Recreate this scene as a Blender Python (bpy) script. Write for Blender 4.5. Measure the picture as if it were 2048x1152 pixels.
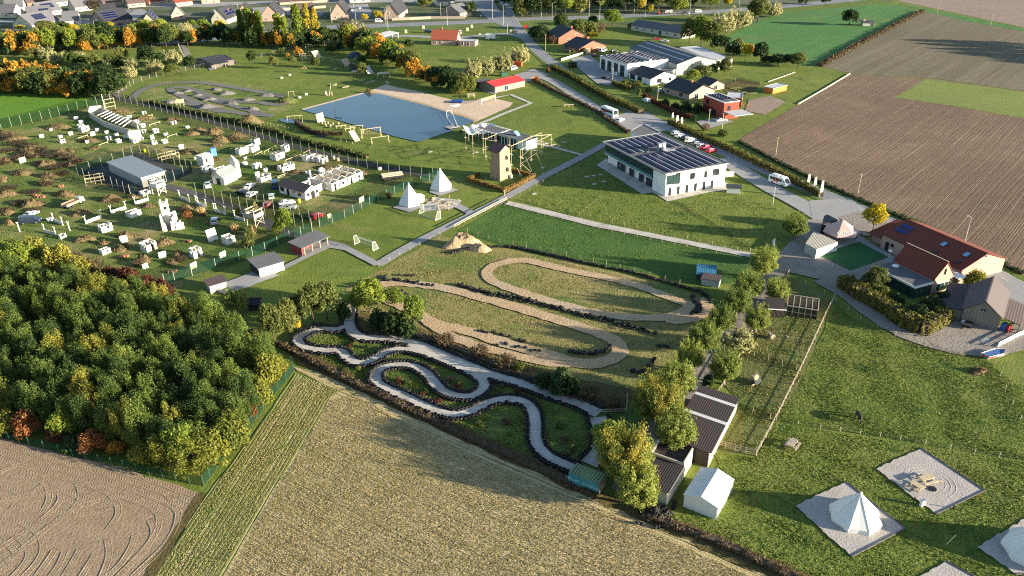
import bpy,bmesh,math,random
import numpy as np
from mathutils import Vector,Matrix
from mathutils.geometry import tessellate_polygon
SC = bpy.context.scene
COL = SC.collection
for _o in list(bpy.data.objects):
 bpy.data.objects.remove(_o)
R = math.radians
random.seed(7)
RNG = np.random.default_rng(7)
# ---------------------------------------------------------------- camera,sky,sun,exposure
FPX,PITCH,ROLL,CAMH = 1550.0,27.5,-0.75,80.0      # survey of the photograph (2048 px wide)
cam_data = bpy.data.cameras.new('camera')
cam_data.sensor_width = 36.0
cam_data.lens = 36.0 * FPX / 2048.0
cam_data.clip_start = 1.0
cam_data.clip_end = 6000.0
cam = bpy.data.objects.new('camera',cam_data)
COL.objects.link(cam)
cam.matrix_world = Matrix.Translation((0,0,CAMH)) @ Matrix.Rotation(R(90 - PITCH),4,'X') @ Matrix.Rotation(R(ROLL),4,'Z')
SC.camera = cam
SUN_ELEV,SHADOW_AZ = 11.2,162.5
world = bpy.data.worlds.new('World')
SC.world = world
world.use_nodes = True
wn = world.node_tree
sky = wn.nodes.new('ShaderNodeTexSky')
sky.sky_type = 'NISHITA'
sky.sun_disc = False
sky.sun_elevation = R(SUN_ELEV)
_sx,_sy = -math.cos(R(SHADOW_AZ)),-math.sin(R(SHADOW_AZ))
sky.sun_rotation = math.atan2(_sx,_sy)
sky.altitude = 20
sky.air_density = 1.0
sky.dust_density = 0.7
sky.ozone_density = 1.7
wn.links.new(sky.outputs[0],wn.nodes['Background'].inputs[0])
wn.nodes['Background'].inputs[1].default_value = 0.08
sun_data = bpy.data.lights.new('sun','SUN')
sun_data.energy = 5.0
sun_data.angle = R(0.5)
sun_data.color = (1.0,0.87,0.66)
sun = bpy.data.objects.new('sun',sun_data)
COL.objects.link(sun)
_sd = Vector((_sx * math.cos(R(SUN_ELEV)),_sy * math.cos(R(SUN_ELEV)),math.sin(R(SUN_ELEV))))
sun.rotation_euler = _sd.to_track_quat('Z','Y').to_euler()
sun.location = (200,0,200)
SC.view_settings.view_transform = 'Standard'
SC.view_settings.look = 'None'
SC.view_settings.gamma = 1
SC.view_settings.use_curve_mapping = False
SC.view_settings.exposure = 1.9
SC.cycles.use_denoising = False
SC.cycles.filter_width = 1.1
SC.cycles.sample_clamp_indirect = 3.0
SC.cycles.max_bounces = 6
SC.cycles.diffuse_bounces = 2
SC.cycles.glossy_bounces = 3
SC.cycles.transmission_bounces = 4
SC.cycles.transparent_max_bounces = 12
# ---------------------------------------------------------------- survey helpers
_cp,_sp = math.cos(R(PITCH)),math.sin(R(PITCH))
_cr,_sr = math.cos(R(ROLL)),math.sin(R(ROLL))
def ray(x,y):
 u,v = (x - 1024) / FPX,(y - 576) / FPX
 u,v = u * _cr + v * _sr,-u * _sr + v * _cr
 return Vector((u,_cp - v * _sp,-_sp - v * _cp))
def G(x,y,z=0.0):
 """surveyed point of the photograph on the level z, in metres"""
 d = ray(x,y)
 k = (z - CAMH) / d.z
 return Vector((d.x * k,d.y * k,z))
def HT(bx,by,tx,ty):
 g = G(bx,by); d = ray(tx,ty)
 k = math.hypot(g.x,g.y) / math.hypot(d.x,d.y)
 return CAMH + d.z * k
def depth(p):
 return p.y * _cp - (p.z - CAMH) * _sp
def mpp(x,y):
 return depth(G(x,y)) / FPX          # metres per photo pixel there
def dist2(a,b):
 return math.hypot(a.x - b.x,a.y - b.y)
def heading(a,b):
 p,q = G(*a),G(*b)
 return math.atan2(q.y - p.y,q.x - p.x)
# ---------------------------------------------------------------- mesh helpers
class MB:
 def __init__(s):
  s.v = []; s.f = []; s.m = []
 def add(s,vs,fs,m=0):
  n = len(s.v)
  s.v += [tuple(v) for v in vs]
  s.f += [tuple(i + n for i in f) for f in fs]
  s.m += [m] * len(fs)
  return s
 def box(s,c,d,rz=0.0,m=0,top=1.0,topy=None):
  hx,hy,hz = d[0] / 2,d[1] / 2,d[2] / 2
  ty = top if topy is None else topy
  ca,sa = math.cos(rz),math.sin(rz)
  vs = []
  for z,kx,ky in ((-hz,1,1),(hz,top,ty)):
   for x,y in ((-hx,-hy),(hx,-hy),(hx,hy),(-hx,hy)):
    x,y = x * kx,y * ky
    vs.append((c[0] + x * ca - y * sa,c[1] + x * sa + y * ca,c[2] + z))
  return s.add(vs,[(3,2,1,0),(4,5,6,7),(0,1,5,4),(1,2,6,5),(2,3,7,6),(3,0,4,7)],m)
 def bar(s,p,q,w,h=None,m=0):
  p,q = Vector(p),Vector(q); h = w if h is None else h
  d = (q - p)
  if d.length < 1e-6: return s
  d.normalize()
  up = Vector((0,0,1)) if abs(d.z) < .97 else Vector((0,1,0))
  x = d.cross(up).normalized(); y = x.cross(d).normalized()
  vs = [e + x * a * w / 2 + y * b * h / 2 for e in (p,q) for a,b in ((-1,-1),(1,-1),(1,1),(-1,1))]
  return s.add(vs,[(3,2,1,0),(4,5,6,7),(0,1,5,4),(1,2,6,5),(2,3,7,6),(3,0,4,7)],m)
 def tube(s,p,q,r0,r1=None,n=6,m=0):
  p,q = Vector(p),Vector(q); r1 = r0 if r1 is None else r1
  d = (q - p).normalized()
  up = Vector((0,0,1)) if abs(d.z) < .97 else Vector((0,1,0))
  x = d.cross(up).normalized(); y = x.cross(d).normalized()
  vs = []
  for e,r in ((p,r0),(q,r1)):
   for i in range(n):
    a = 2 * math.pi * i / n
    vs.append(e + x * r * math.cos(a) + y * r * math.sin(a))
  fs = [(i,(i + 1) % n,n + (i + 1) % n,n + i) for i in range(n)]
  fs += [tuple(range(n))[::-1],tuple(range(n,2 * n))]
  return s.add(vs,fs,m)
 def prism(s,poly,z0,z1,m=0):
  n = len(poly)
  vs = [(x,y,z0) for x,y in poly] + [(x,y,z1) for x,y in poly]
  fs = [(i,(i + 1) % n,n + (i + 1) % n,n + i) for i in range(n)]
  fs += [tuple(range(n))[::-1],tuple(range(n,2 * n))]
  return s.add(vs,fs,m)
 def slab(s,pts,t,m=0):
  """thick plate: pts seen from above anticlockwise, thickness t downwards along its normal"""
  pts = [Vector(p) for p in pts]
  n = (pts[1] - pts[0]).cross(pts[2] - pts[0]).normalized()
  k = len(pts)
  vs = pts + [p - n * t for p in pts]
  fs = [tuple(range(k)),tuple(range(k,2 * k))[::-1]]
  fs += [(i,k + i,k + (i + 1) % k,(i + 1) % k) for i in range(k)]
  return s.add(vs,fs,m)
 def poly(s,pts,m=0):
  return s.add(pts,[tuple(range(len(pts)))],m)
 def ball(s,c,r,nu=8,nv=5,m=0):
  r = (r,r,r) if not isinstance(r,(tuple,list)) else r
  vs = [(c[0],c[1],c[2] - r[2])]
  for j in range(1,nv):
   t = math.pi * j / nv
   for i in range(nu):
    a = 2 * math.pi * i / nu
    vs.append((c[0] + r[0] * math.sin(t) * math.cos(a),c[1] + r[1] * math.sin(t) * math.sin(a),c[2] - r[2] * math.cos(t)))
  vs.append((c[0],c[1],c[2] + r[2]))
  fs = [(0,1 + (i + 1) % nu,1 + i) for i in range(nu)]
  for j in range(nv - 2):
   for i in range(nu):
    a = 1 + j * nu + i; b = 1 + j * nu + (i + 1) % nu
    fs.append((a,b,b + nu,a + nu))
  L = len(vs) - 1; o = 1 + (nv - 2) * nu
  fs += [(o + i,o + (i + 1) % nu,L) for i in range(nu)]
  return s.add(vs,fs,m)
 def mesh(s,name,mats,smooth=False):
  me = bpy.data.meshes.new(name)
  me.from_pydata(s.v,[],s.f)
  for mt in (mats if isinstance(mats,(list,tuple)) else [mats]):
   me.materials.append(mt)
  if max(s.m,default=0) > 0:
   me.polygons.foreach_set('material_index',s.m)
  if smooth:
   me.polygons.foreach_set('use_smooth',[True] * len(me.polygons))
  me.update()
  return me
def link(name,me,parent=None,loc=None,rz=0.0):
 o = bpy.data.objects.new(name,me)
 COL.objects.link(o)
 if parent is not None: o.parent = parent
 if loc is not None: o.location = loc
 if rz: o.rotation_euler = (0,0,rz)
 return o
def part(name,mb,mats,parent,loc=None,rz=0.0,smooth=False,label=None,stuff=False):
 o = link(name,mb.mesh(name,mats,smooth) if isinstance(mb,MB) else mb,parent,loc,rz)
 if label: o['label'] = label
 if stuff: o['kind'] = 'stuff'
 return o
LABELLED = []
def tag(o,label,cat,group=None):
 o['label'] = label; o['category'] = cat
 if group: o['group'] = group
 return o
def thing(name,label,cat,loc,rz=0.0,group=None):
 o = link(name,None,None,loc,rz)
 o.empty_display_size = .3
 return tag(o,label,cat,group)
def single(name,mb,mats,label,cat,loc=(0,0,0),rz=0.0,group=None,smooth=False):
 return tag(part(name,mb,mats,None,loc,rz,smooth),label,cat,group)
def copy_thing(src,loc,rz,scale=None,label=None,group=None):
 r = src.copy(); COL.objects.link(r); r.location = loc; r.rotation_euler = (0,0,rz)
 if scale is not None: r.scale = scale
 if label: r['label'] = label
 if group: r['group'] = group
 for ch in list(src.children):
  c = ch.copy(); COL.objects.link(c); c.parent = r
  for g in list(ch.children):
   d = g.copy(); COL.objects.link(d); d.parent = c
 return r
ORD = ['nearest','second nearest','third nearest','fourth nearest','fifth nearest','sixth nearest','seventh nearest',
       'eighth nearest','ninth nearest','tenth nearest','eleventh nearest','twelfth nearest','thirteenth nearest',
       'fourteenth nearest','fifteenth nearest','sixteenth nearest','seventeenth nearest','eighteenth nearest','nineteenth nearest','twentieth nearest'] + [f'twenty-{q} nearest' for q in ('first','second','third','fourth','fifth','sixth','seventh','eighth','ninth')] + ['thirtieth nearest'] + [f'thirty-{q} nearest' for q in ('first','second','third','fourth','fifth')]
NTH = ['first','second','third','fourth','fifth','sixth','seventh','eighth','ninth','tenth','eleventh','twelfth',
       'thirteenth','fourteenth','fifteenth','sixteenth','seventeenth','eighteenth','nineteenth','twentieth']
LANDMARKS = {}           # phrase -> point on the ground
def landmark(phrase,x,y): LANDMARKS[phrase] = G(x,y)
PENDING = []             # things described by their nearest landmark
def describe(o,desc,only=None):
 PENDING.append((o,desc,only))
def lettering(parent,text,size,mat,matrix,spacing=1.0):
 cu = bpy.data.curves.new('lettering','FONT'); cu.body = text; cu.size = size; cu.extrude = .006; cu.align_x = 'CENTER'; cu.space_character = spacing
 tmp = bpy.data.objects.new('lettering_curve',cu); COL.objects.link(tmp)
 me = bpy.data.meshes.new_from_object(tmp.evaluated_get(bpy.context.evaluated_depsgraph_get()))
 bpy.data.objects.remove(tmp); me.materials.clear(); me.materials.append(mat)
 o = link('lettering',me,parent); o.matrix_local = matrix
 return o
def settle_labels():
 groups = {}
 for o,desc,only in PENDING:
  p = o.location
  ks = only or LANDMARKS.keys()
  k = min(ks,key=lambda q: dist2(LANDMARKS[q],p))
  groups.setdefault((desc,k),[]).append(o)
 for (desc,k),os_ in groups.items():
  os_.sort(key=lambda o: dist2(LANDMARKS[k],o.location))
  for i,o in enumerate(os_):
   o['label'] = f"{desc}, {ORD[min(i, len(ORD) - 1)]} to {k}"
def smooth_line(pts,step=1.0,closed=False):
 """Catmull-Rom through ground points, resampled about every step metres"""
 P = [Vector((p.x,p.y)) for p in pts]
 n = len(P); out = []
 segs = n if closed else n - 1
 for i in range(segs):
  p0 = P[(i - 1) % n] if closed or i > 0 else P[0] * 2 - P[1]
  p1 = P[i]; p2 = P[(i + 1) % n]
  p3 = P[(i + 2) % n] if closed or i + 2 < n else p2 * 2 - p1
  k = max(2,int((p2 - p1).length / step))
  for j in range(k):
   t = j / k
   out.append(0.5 * ((2 * p1) + (p2 - p0) * t + (2 * p0 - 5 * p1 + 4 * p2 - p3) * t * t + (3 * p1 - p0 - 3 * p2 + p3) * t ** 3))
 if not closed: out.append(P[-1])
 return out
def px(*pts): return [G(*p) for p in pts]
def inside(p,poly):
 c = False; n = len(poly); j = n - 1
 for i in range(n):
  a,b = poly[i],poly[j]
  if (a.y > p[1]) != (b.y > p[1]) and p[0] < (b.x - a.x) * (p[1] - a.y) / (b.y - a.y) + a.x:
   c = not c
  j = i
 return c
LAYER = {}
def lay(n): return 0.022 * n
def next_lay(n):
 LAYER[n] = LAYER.get(n,-1) + 1
 return lay(n) + .0011 * LAYER[n]
def area(name,pts,mat,layer,jitter=0.0,smooth=False,step=2.0,kind='structure',props=None):
 P = pts if isinstance(pts[0],Vector) else [G(*p) for p in pts]
 if smooth:
  Q = smooth_line(P,step,True)
 else:
  Q = []
  n = len(P)
  for i in range(n):
   a,b = P[i],P[(i + 1) % n]
   L = dist2(a,b); k = max(1,int(L / step)) if jitter else 1
   k = min(k,120)
   for j in range(k):
    Q.append(Vector((a.x,a.y)).lerp(Vector((b.x,b.y)),j / k))
 if jitter:
  rr = random.Random(hash(name) % 1000 if False else len(name) * 31 + layer)
  Q = [q + Vector((rr.uniform(-1,1),rr.uniform(-1,1))) * jitter for q in Q]
 z = next_lay(layer)
 V3 = [Vector((q.x,q.y,0)) for q in Q]
 tris = tessellate_polygon([V3])
 mb = MB()
 vs = [(q.x,q.y,z) for q in Q]
 fs = []
 for t in tris:
  a,b,c = (Q[i] for i in t)
  cr = (b - a).x * (c - a).y - (b - a).y * (c - a).x
  fs.append(tuple(t) if cr > 0 else tuple(t)[::-1])
 mb.add(vs,fs)
 o = part(name,mb,mat,None)
 if kind: o['kind'] = kind
 return o
def ribbon_mesh(name,line,width,mat,z,jitter=0.0,closed=False,seed=1):
 """flat band with UVs: u across 0..1, v along in metres"""
 rr = random.Random(seed)
 n = len(line)
 vs = []; uv = []; L = 0
 for i,p in enumerate(line):
  a = line[(i - 1) % n] if closed or i > 0 else line[0]
  b = line[(i + 1) % n] if closed or i < n - 1 else line[-1]
  t = (b - a)
  if t.length < 1e-9: t = Vector((1,0))
  t.normalize()
  nn = Vector((-t.y,t.x))
  w = width(i / max(1,n - 1)) if callable(width) else width
  if i: L += (line[i] - line[i - 1]).length
  vs.append((*(p - nn * (w / 2 + rr.uniform(-jitter,jitter))),z)); vs.append((*(p + nn * (w / 2 + rr.uniform(-jitter,jitter))),z))
  uv.append((0,L)); uv.append((1,L))
 m = n if closed else n - 1
 fs = [(2 * i,2 * ((i + 1) % n),2 * ((i + 1) % n) + 1,2 * i + 1) for i in range(m)]
 fs = [f[::-1] if False else f for f in fs]
 me = bpy.data.meshes.new(name)
 me.from_pydata(vs,[],fs)
 ul = me.uv_layers.new(name='UVMap')
 flat = []
 for f in fs:
  for q in f: flat += uv[q]
 ul.data.foreach_set('uv',flat)
 me.materials.append(mat)
 me.update()
 return me
def band(name,pts,width,mat,layer,jitter=0.0,step=1.5,closed=False,straight=False,kind='structure',seed=1):
 P = pts if isinstance(pts[0],Vector) else [G(*p) for p in pts]
 line = [Vector((p.x,p.y)) for p in P] if straight else smooth_line(P,step,closed)
 if straight and jitter:
  line = resample(line,step)
 o = link(name,ribbon_mesh(name,line,width,mat,next_lay(layer),jitter,closed,seed))
 if kind: o['kind'] = kind
 return o
def resample(line,step,closed=False):
 pts = list(line) + ([line[0]] if closed else [])
 out = [pts[0].copy()]; acc = 0
 for a,b in zip(pts,pts[1:]):
  L = (b - a).length
  if L < 1e-9: continue
  d = step - acc
  while d <= L:
   out.append(a.lerp(b,d / L)); d += step
  acc = (acc + L) % step
 return out
# ---------------------------------------------------------------- materials
def srgb(r,g,b):
 f = lambda c: ((c / 255 + .055) / 1.055) ** 2.4 if c > 10 else c / 255 / 12.92
 return (f(r),f(g),f(b),1)
def c4(c): return (c[0],c[1],c[2],1)
class NT:
 def __init__(s,name):
  s.mat = bpy.data.materials.new(name); s.mat.use_nodes = True
  s.t = s.mat.node_tree; s.t.nodes.clear()
  s.out = s.t.nodes.new('ShaderNodeOutputMaterial')
 def n(s,typ,**kw):
  nd = s.t.nodes.new(typ)
  for k,v in kw.items():
   if k.startswith('i_'):
    key = k[2:]
    key = int(key) if key.isdigit() else key.replace('_',' ')
    if hasattr(v,'is_linked') or isinstance(v,bpy.types.NodeSocket): s.t.links.new(v,nd.inputs[key])
    else: nd.inputs[key].default_value = v
   else: setattr(nd,k,v)
  return nd
 def math(s,op,a,b=None,c=None):
  kw = {'i_0': a}
  if b is not None: kw['i_1'] = b
  if c is not None: kw['i_2'] = c
  return s.n('ShaderNodeMath',operation=op,**kw).outputs[0]
 def noise(s,vec,scale,detail=3,rough=.55,dist=0):
  return s.n('ShaderNodeTexNoise',i_Vector=vec,i_Scale=scale,i_Detail=detail,i_Roughness=rough,i_Distortion=dist).outputs['Fac']
 def ramp(s,fac,stops,interp='LINEAR'):
  nd = s.n('ShaderNodeValToRGB',i_Fac=fac)
  cr = nd.color_ramp; cr.interpolation = interp
  while len(cr.elements) < len(stops): cr.elements.new(.5)
  for e,(p,c) in zip(cr.elements,stops): e.position = p; e.color = c4(c)
  return nd.outputs[0]
 def mix(s,fac,a,b,mode='MIX'):
  nd = s.n('ShaderNodeMix',data_type='RGBA',blend_type=mode)
  for key,v in ((0,fac),(6,a),(7,b)):
   if isinstance(v,bpy.types.NodeSocket): s.t.links.new(v,nd.inputs[key])
   elif key == 0: nd.inputs[key].default_value = v
   else: nd.inputs[key].default_value = c4(v)
  return nd.outputs[2]
 def pos(s): return s.n('ShaderNodeTexCoord').outputs['Object']
 def rows(s,ang,sx,sy,src=None):
  """coordinates along / across a direction, squeezed"""
  p = src or s.pos()
  d = s.n('ShaderNodeVectorMath',operation='DOT_PRODUCT',i_0=p); d.inputs[1].default_value = (math.cos(ang),math.sin(ang),0)
  e = s.n('ShaderNodeVectorMath',operation='DOT_PRODUCT',i_0=p); e.inputs[1].default_value = (-math.sin(ang),math.cos(ang),0)
  return s.n('ShaderNodeCombineXYZ',i_0=s.math('MULTIPLY',d.outputs['Value'],sx),i_1=s.math('MULTIPLY',e.outputs['Value'],sy)).outputs[0],e.outputs['Value']
 def bump(s,h,strength=.5,dist=.1):
  return s.n('ShaderNodeBump',i_Height=h,i_Strength=strength,i_Distance=dist).outputs[0]
 def surf(s,col,rough=.85,normal=None,metal=0.0,spec=.3,extra=None):
  b = s.n('ShaderNodeBsdfPrincipled',i_Roughness=rough,i_Metallic=metal)
  if isinstance(col,bpy.types.NodeSocket): s.t.links.new(col,b.inputs['Base Color'])
  else: b.inputs['Base Color'].default_value = c4(col)
  b.inputs['Specular IOR Level'].default_value = spec
  if normal is not None: s.t.links.new(normal,b.inputs['Normal'])
  if extra:
   for k,v in extra.items(): b.inputs[k].default_value = v
  s.t.links.new(b.outputs[0],s.out.inputs[0])
  return s.mat
def paint(name,col,rough=.6,var=.12,scale=1.5,metal=0.0,spec=.35,bump=0.0,dirt=None,extra=None):
 t = NT(name); p = t.pos()
 n1 = t.noise(p,scale,4,.6)
 col = srgb(*col) if max(col[:3]) > 1 else col
 a = tuple(max(0,c * (1 - var)) for c in col[:3]); b = tuple(min(1,c * (1 + var)) for c in col[:3])
 c = t.ramp(n1,[(.3,a),(.7,b)])
 if dirt:
  n2 = t.noise(p,scale * .45,5,.65)
  c = t.mix(t.math('MULTIPLY',t.ramp(n2,[(.5,(0,0,0)),(.68,(1,1,1))]),dirt[1]),c,srgb(*dirt[0]))
 return t.surf(c,rough,t.bump(n1,bump,.05) if bump else None,metal,spec,extra)
def ground(name,cols,big=.018,med=.22,fine=1.7,w=(.35,.35,.3),bump=.6,bdist=.25,rows=None,rowcol=None,rough=.95,patch=None,fine_detail=4,lines=None):
 """cols: ramp stops; rows=(angle, pitch, amount): lines along a direction; patch=(colour, scale, lo, hi, amount)"""
 t = NT(name); p = t.pos()
 n1 = t.noise(p,big,3,.5); n2 = t.noise(p,med,4,.6,.3); n3 = t.noise(p,fine,fine_detail,.68)
 v = t.math('ADD',t.math('ADD',t.math('MULTIPLY',n1,w[0]),t.math('MULTIPLY',n2,w[1])),t.math('MULTIPLY',n3,w[2]))
 c = t.ramp(v,cols)
 h = n3
 if patch:
  for (pc,psc,lo,hi,am) in (patch if isinstance(patch,list) else [patch]):
   m = t.ramp(t.noise(p,psc,4,.6,.5),[(lo,(0,0,0)),(hi,(1,1,1))])
   c = t.mix(t.math('MULTIPLY',m,am),c,pc)
 if rows:
  for k,(ang,pitch,am,rc) in enumerate(rows):
   vec,across = t.rows(ang,.02 / pitch,1 / pitch,p)
   rn = t.noise(vec,1.0,3,.7)
   m = t.ramp(rn,[(.44,(0,0,0)),(.62,(1,1,1))])
   c = t.mix(t.math('MULTIPLY',m,am),c,rc)
   h = t.math('ADD',h,t.math('MULTIPLY',rn,am * 1.2))
 if lines:
  for ang,pitch,width,am,lc in lines:
   e = t.n('ShaderNodeVectorMath',operation='DOT_PRODUCT',i_0=p); e.inputs[1].default_value = (-math.sin(ang),math.cos(ang),0)
   wob = t.math('MULTIPLY',t.noise(p,.012,1,.5),pitch * 1.2)
   f = t.math('FRACT',t.math('DIVIDE',t.math('ADD',e.outputs['Value'],wob),pitch))
   d = t.math('ABSOLUTE',t.math('SUBTRACT',f,.5))
   m = t.ramp(d,[(0,(1,1,1)),(width / pitch,(0,0,0))])
   brk = t.ramp(t.noise(p,.3,3,.7),[(.38,(0,0,0)),(.6,(1,1,1))])
   c = t.mix(t.math('MULTIPLY',t.math('MULTIPLY',m,am),brk),c,lc)
   h = t.math('SUBTRACT',h,t.math('MULTIPLY',m,am))
 return t.surf(c,rough,t.bump(h,bump,bdist),0,.15)
def leaf_mat(name,stops,nscale=.55,trans=.35,wobj=.35):
 t = NT(name); p = t.pos()
 oi = t.n('ShaderNodeObjectInfo').outputs['Random']
 n = t.noise(p,nscale,3,.6)
 n2 = t.noise(p,3.2,2,.6)
 v = t.math('ADD',t.math('ADD',t.math('MULTIPLY',n,.62 - wobj * .4),t.math('MULTIPLY',n2,.38 - wobj * .3)),t.math('MULTIPLY',oi,wobj * .7))
 c = t.ramp(v,[(q,srgb(*k)) for q,k in stops])
 d = t.n('ShaderNodeBsdfPrincipled',i_Roughness=.6); t.t.links.new(c,d.inputs['Base Color']); d.inputs['Specular IOR Level'].default_value = .25
 tr = t.n('ShaderNodeBsdfTranslucent'); t.t.links.new(c,tr.inputs[0])
 mx = t.n('ShaderNodeMixShader',i_0=trans); t.t.links.new(d.outputs[0],mx.inputs[1]); t.t.links.new(tr.outputs[0],mx.inputs[2])
 t.t.links.new(mx.outputs[0],t.out.inputs[0])
 return t.mat
def net_mat(name,col,opacity):
 t = NT(name)
 d = t.n('ShaderNodeBsdfDiffuse'); d.inputs[0].default_value = srgb(*col)
 tr = t.n('ShaderNodeBsdfTransparent')
 mx = t.n('ShaderNodeMixShader',i_0=opacity); t.t.links.new(tr.outputs[0],mx.inputs[1]); t.t.links.new(d.outputs[0],mx.inputs[2])
 t.t.links.new(mx.outputs[0],t.out.inputs[0])
 return t.mat
def stripes(name,col,col2,pitch,axis=0,rough=.6,duty=.5,bump=.6,metal=0.0,spec=.35,var=.2):
 """corrugated or boarded sheet: ridges every pitch metres along a local axis"""
 t = NT(name); p = t.pos()
 s = t.n('ShaderNodeSeparateXYZ',i_0=p).outputs[axis]
 w = t.math('FRACT',t.math('DIVIDE',s,pitch))
 tri = t.math('ABSOLUTE',t.math('SUBTRACT',w,.5))
 n1 = t.noise(p,.9,5,.65)
 c = t.mix(t.ramp(tri,[(duty * .5 - .06,(0,0,0)),(duty * .5 + .06,(1,1,1))]),srgb(*col),srgb(*col2))
 c = t.mix(t.math('MULTIPLY',n1,var),c,tuple(x * .45 for x in srgb(*col)[:3]))
 return t.surf(c,rough,t.bump(tri,bump,.06),metal,spec)
# ---------------------------------------------------------------- ground materials
A_ROW = heading((640,800),(1240,1060))        # stubble rows
A_STRIP = heading((330,1152),(590,760))       # green strip rows
A_PLOUGH = heading((1850,420),(2048,235))     # ploughed rows right of the road
M_LAWN = ground('lawn_grass',[(.28,(.064,.096,.018)),(.45,(.104,.145,.025)),(.56,(.146,.18,.034)),(.72,(.215,.22,.066))],
    patch=[((.2,.17,.07),.06,.56,.72,.55),((.03,.08,.018),.11,.58,.7,.6)],fine=2.2,bump=.9,bdist=.3)
M_PADDOCK = ground('paddock_grass',[(.3,(.07,.105,.02)),(.47,(.115,.155,.03)),(.6,(.165,.19,.04)),(.75,(.25,.225,.075))],
                   patch=[((.2,.18,.055),.05,.52,.7,.6),((.025,.08,.016),.16,.6,.68,.8)],fine=1.6,bump=1.0,bdist=.5)
M_FIELDGREEN = ground('arena_grass',[(.3,(.034,.085,.02)),(.5,(.052,.115,.026)),(.7,(.095,.145,.04))],
                      patch=((.09,.15,.03),.07,.5,.7,.6),fine=2.5,bump=.7)
M_WINTER = ground('young_crop',[(.3,(.045,.13,.03)),(.5,(.07,.18,.05)),(.72,(.12,.2,.07))],fine=2.5,
                  rows=[(heading((1560,110),(1740,40)),3.2,.35,(.04,.085,.03))],patch=((.14,.17,.06),.04,.5,.7,.5))
M_BRIGHT = ground('sown_grass',[(.3,(.07,.16,.012)),(.5,(.1,.21,.02)),(.7,(.14,.24,.03))],fine=2.0)
M_WILD = ground('rough_grass',[(.34,(.055,.095,.02)),(.45,(.095,.145,.03)),(.53,(.15,.175,.05)),(.62,(.28,.23,.115)),(.75,(.36,.29,.16))],big=.055,med=.3,w=(.5,.28,.22),
    patch=[((.07,.14,.026),.1,.56,.64,.75),((.15,.1,.06),.25,.58,.68,.6)],fine=2.4,bump=1.1,bdist=.5)
M_DRY = ground('dry_track_grass',[(.3,(.11,.125,.034)),(.45,(.18,.178,.058)),(.6,(.29,.24,.105)),(.75,(.38,.3,.15))],med=.5,
               patch=[((.08,.15,.03),.08,.5,.64,.75),((.28,.2,.09),.2,.56,.7,.5)],fine=2.4,bump=1.1,bdist=.4)
M_VERGE = ground('verge_grass',[(.3,(.05,.09,.02)),(.5,(.09,.14,.03)),(.7,(.2,.19,.07))],fine=2.0,bump=.9)
M_STUBBLE = ground('stubble',[(.3,(.21,.175,.075)),(.45,(.36,.295,.145)),(.57,(.48,.39,.22)),(.74,(.62,.51,.32))],med=.45,fine=3.0,
                   lines=[(A_ROW,.75,.16,.4,(.17,.145,.065)),(A_ROW,3.4,.14,.5,(.14,.125,.05)),(A_ROW,6.1,.2,.5,(.58,.48,.33))],w=(.25,.3,.45),bump=1.0,bdist=.25,
                   patch=[((.13,.17,.04),.6,.56,.7,.45),((.33,.25,.12),.045,.55,.7,.3)],fine_detail=6)
M_STRIP = ground('cover_crop',[(.3,(.1,.125,.03)),(.5,(.17,.19,.055)),(.7,(.28,.26,.12))],
                 rows=[(A_STRIP,2.4,.45,(.24,.23,.11))],lines=[(A_STRIP,.6,.15,.6,(.36,.32,.19)),(A_STRIP,4.2,.3,.8,(.38,.33,.21))],patch=((.09,.16,.03),.12,.5,.65,.55),bump=1.0)
M_SAND = ground('tilled_soil',[(.3,(.19,.138,.088)),(.5,(.285,.213,.142)),(.7,(.37,.287,.2))],med=.35,fine=2.2,w=(.3,.3,.4),
    rows=[(heading((0,900),(390,985)),1.6,.35,(.3,.22,.15))],bump=.9,bdist=.15)
M_PLOUGH = ground('ploughed_soil',[(.3,(.098,.066,.043)),(.5,(.152,.105,.071)),(.7,(.215,.157,.11))],med=.3,fine=1.6,w=(.3,.25,.45),
                  rows=[(A_PLOUGH,.8,.3,(.14,.1,.07))],bump=.9,bdist=.2,patch=((.3,.2,.12),.03,.5,.7,.4),lines=[(A_PLOUGH,5.2,.14,.7,(.06,.042,.03)),(A_PLOUGH,4.1,.14,.6,(.3,.24,.18)),(A_PLOUGH,1.3,.2,.2,(.24,.19,.14))])
M_DARKPLOUGH = ground('drilled_soil',[(.3,(.105,.085,.056)),(.5,(.14,.114,.076)),(.7,(.185,.153,.105))],fine=1.2,
                      rows=[(A_PLOUGH,2.0,.45,(.12,.125,.07)),(A_PLOUGH,7,.35,(.24,.21,.16))])
M_FARPLOUGH = ground('far_soil',[(.3,(.2,.15,.12)),(.5,(.26,.2,.16)),(.7,(.3,.24,.2))],rows=[(0.2,5,.35,(.17,.13,.1))])
M_GREENSTRIP = ground('sprouting_crop',[(.3,(.12,.15,.035)),(.5,(.16,.2,.045)),(.7,(.22,.24,.07))],
                      rows=[(heading((1850,170),(2048,205)),2.0,.35,(.2,.2,.1))])
M_VILLAGE = ground('garden_ground',[(.3,(.035,.055,.022)),(.5,(.075,.1,.04)),(.7,(.16,.15,.1))],med=.08,patch=((.17,.16,.14),.03,.5,.62,.5))
M_ROAD = ground('asphalt',[(.3,(.17,.175,.185)),(.5,(.21,.215,.225)),(.7,(.26,.262,.268))],med=.15,fine=2.5,bump=.15,bdist=.02,rough=.8,patch=((.14,.14,.15),.1,.55,.7,.4))
M_PLAZA = ground('paving',[(.3,(.22,.22,.225)),(.5,(.27,.268,.27)),(.7,(.33,.32,.315))],med=.2,fine=1.5,bump=.2,bdist=.03)
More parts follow.
